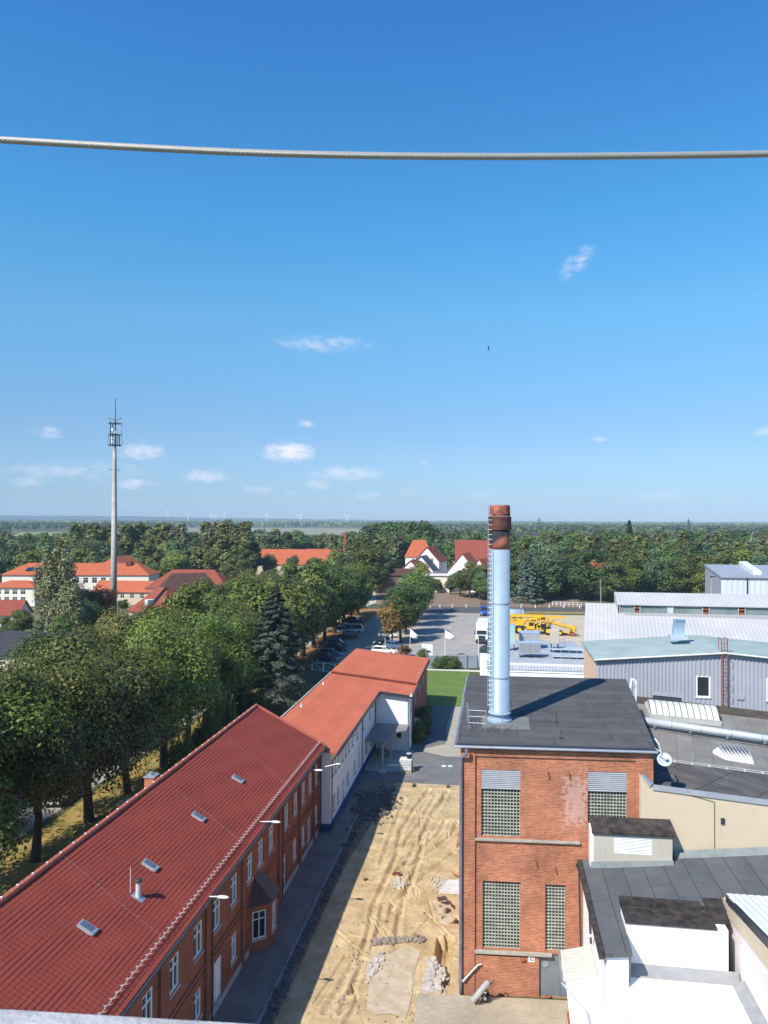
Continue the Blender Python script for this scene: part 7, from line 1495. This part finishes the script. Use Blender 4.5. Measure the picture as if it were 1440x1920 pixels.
# low garden trees left
for i in range(30):
    px=-20+350*(i+.5)/30; Y=r3.uniform(150,200); yt=1125+(200-Y)*.75+r3.uniform(-8,18); 
    if abs(px-213)<22 and Y<172: continue
    pt('mid%d'%r3.choice([0,1,2,3,4]),px,yt,Y,'low garden tree, %s from left between school and street'%(ordinal(i) if i<24 else ['twenty-fifth','twenty-sixth','twenty-seventh','twenty-eighth','twenty-ninth','thirtieth'][i-24]),'garden_tree','garden trees between school and street',sx=1.3)
# far woods as one mass each
def farwood(name,d0,d1,dens,K,sz,hh,seed,m,keep):
    r=np.random.default_rng(seed); A0,A1=rad(-42),rad(26); area=.5*(d1*d1-d0*d0)*(A1-A0); n=int(area*dens)
    d=np.sqrt(r.uniform(d0*d0,d1*d1,n)); a=r.uniform(A0,A1,n); x=d*np.sin(a);y=d*np.cos(a)
    k=vnoise(x+9000,y+9000,1/260.,seed)*.6+vnoise(x+9000,y+9000,1/90.,seed+1)*.4
    ok=(k>keep); 
    for (pa,pb,ya,yb_) in EXC: 
        az_=np.degrees(np.arctan2(x,y)); ok&=~((az_>pa)&(az_<pb)&(d>ya)&(d<yb_))
    x,y,d=x[ok],y[ok],d[ok]; n=len(x); h=hh*r.uniform(.75,1.15,n)*(.9+.25*vnoise(x+9000,y+9000,1/150.,seed+3)); w=h*r.uniform(.28,.40,n)
    dd=r.normal(size=(n,K,3)); dd/=np.linalg.norm(dd,axis=2)[:,:,None]; dd[:,:,2]=np.abs(dd[:,:,2])*1.0-.25
    cen=np.stack([x,y,h*.55],1)[:,None,:]+dd*np.stack([w,w,h*.45],1)[:,None,:]*r.uniform(.7,1.05,(n,K,1)); nor=dd+r.normal(size=dd.shape)*.4+np.array([0,0,.3])
    global rng; rng=r; me=leafmesh(name,cen.reshape(-1,3),nor.reshape(-1,3),sz,m,.8); o=bpy.data.objects.new(name,me); C.objects.link(o); tag(o,kind='stuff'); return o
def azd(px): v=ray(px,980); return math.degrees(math.atan2(v.x,v.y))
EXC=[(azd(325),azd(705),560,2750),(azd(15),azd(265),750,1850),(azd(1390),azd(1500),760,1000)]
leafmat('far_leaf',(.040,.072,.024),(.19,.245,.08),(.28,.26,.10),.08,trans=.15)
o=farwood('far_wood',455,1000,.0105,44,1.25,14,101,MATS['far_leaf'],.43); tag(o,'mixed far woodland stretching behind the houses','woodland')
o=farwood('far_wood',1000,2600,.0028,22,3.2,16,102,MATS['far_leaf'],.44); tag(o,'hazy woodland beyond the stubble fields','woodland')
o=farwood('far_wood',2600,5200,.0008,14,7.5,17,103,MATS['far_leaf'],.36); tag(o,'bluish woodland belt just under the horizon','woodland')
# ================================================================== WIND TURBINES and PYLONS
def turb(px,yh,yb_,Y,label,ph,first=None):
    p=PY(px,yh,Y); h=p.z; t=thing('wind_turbine',label,'wind turbine',(0,0,0),0,'wind turbines on the horizon'); m=MB(); m.cyl((0,0,0),(0,0,h),3.2,2.0,10); m.build('tower',PAINTW,t); m=MB(); m.box(-2,-5,h-1.5,2,6,h+2.5); m.build('nacelle',PAINTW,t)
    R_=h*.52
    for k in range(3):
        a=ph+k*2.0944; dx,dz=math.sin(a),math.cos(a); m=MB(); m.hexa([(-dz*2.6,-6,h+dx*2.6),(dz*2.6,-6,h-dx*2.6),(dz*2.6,-5.2,h-dx*2.6),(-dz*2.6,-5.2,h+dx*2.6)],[(dx*R_-dz*1.1,-6,h+dz*R_+dx*1.1),(dx*R_+dz*1.1,-6,h+dz*R_-dx*1.1),(dx*R_+dz*1.1,-5.6,h+dz*R_-dx*1.1),(dx*R_-dz*1.1,-5.6,h+dz*R_+dx*1.1)]); m.build('blade',PAINTW,t)
    t.location=(p.x,Y,0)
for i,(px,yh,Y,ph) in enumerate([(313,962,6900,.2),(353,965,6300,.9),(397,965,6800,0),(403,968,6500,.5),(422,963,6600,1.4),(500,965,6000,.2),(563,967,5900,.6),(651,968,5800,1.0)]):
    turb(px,yh,983,Y,'%s wind turbine from the left on the horizon'%ordn[i],ph)
def pylon(px,yt,Y,label):
    p=PY(px,yt,Y); h=p.z; t=thing('power_pylon',label,'pylon',(p.x,Y,0)); m=MB(); w=h*.09
    for sx in (-1,1):
        for sy in (-1,1): m.tube([(p.x+sx*w,Y+sy*w,0),(p.x+sx*w*.3,Y+sy*w*.3,h*.65),(p.x,Y,h)],h*.014,4)
    for k in range(8): f=1-k/9*.8; z_=h*.65*k/8; m.tube([(p.x-w*f,Y-w*f,z_),(p.x+w*f*.9,Y-w*f,z_+h*.08)],h*.009,4)
    m.build('lattice',DARKMETAL,t)
    for z_,l in ((.72,.30),(.86,.18)): m=MB(); m.hexa([(p.x-h*l,Y-.3,h*z_),(p.x+h*l,Y-.3,h*z_),(p.x+h*l,Y+.3,h*z_),(p.x-h*l,Y+.3,h*z_)],[(p.x-h*.02,Y-.3,h*z_+h*.035),(p.x+h*.02,Y-.3,h*z_+h*.035),(p.x+h*.02,Y+.3,h*z_+h*.035),(p.x-h*.02,Y+.3,h*z_+h*.035)]); m.build('crossarm',DARKMETAL,t)
pylon(1011,970,1100,'lattice power pylon far off, left of the conical fir'); pylon(1291,972,1250,'lattice power pylon far off on the right')
# ================================================================== HAZE
m=MB(); m.box(-9300,-9300,-2,9300,9300,190); hz=m.build('haze',[],None,kind='stuff'); tag(hz,'thin summer haze over the whole landscape','haze')
hm=bpy.data.materials.new('haze_air'); hm.use_nodes=True; t=hm.node_tree
for n in list(t.nodes): t.nodes.remove(n)
pv=nd(t,'ShaderNodeVolumePrincipled'); pv.inputs['Color'].default_value=(.62,.82,1,1); pv.inputs['Density'].default_value=1.2e-4; pv.inputs['Anisotropy'].default_value=-.15
o_=nd(t,'ShaderNodeOutputMaterial'); t.links.new(pv.outputs[0],o_.inputs['Volume']); hz.data.materials.append(hm)
try: hm.cycles.homogeneous_volume=True
except Exception: pass
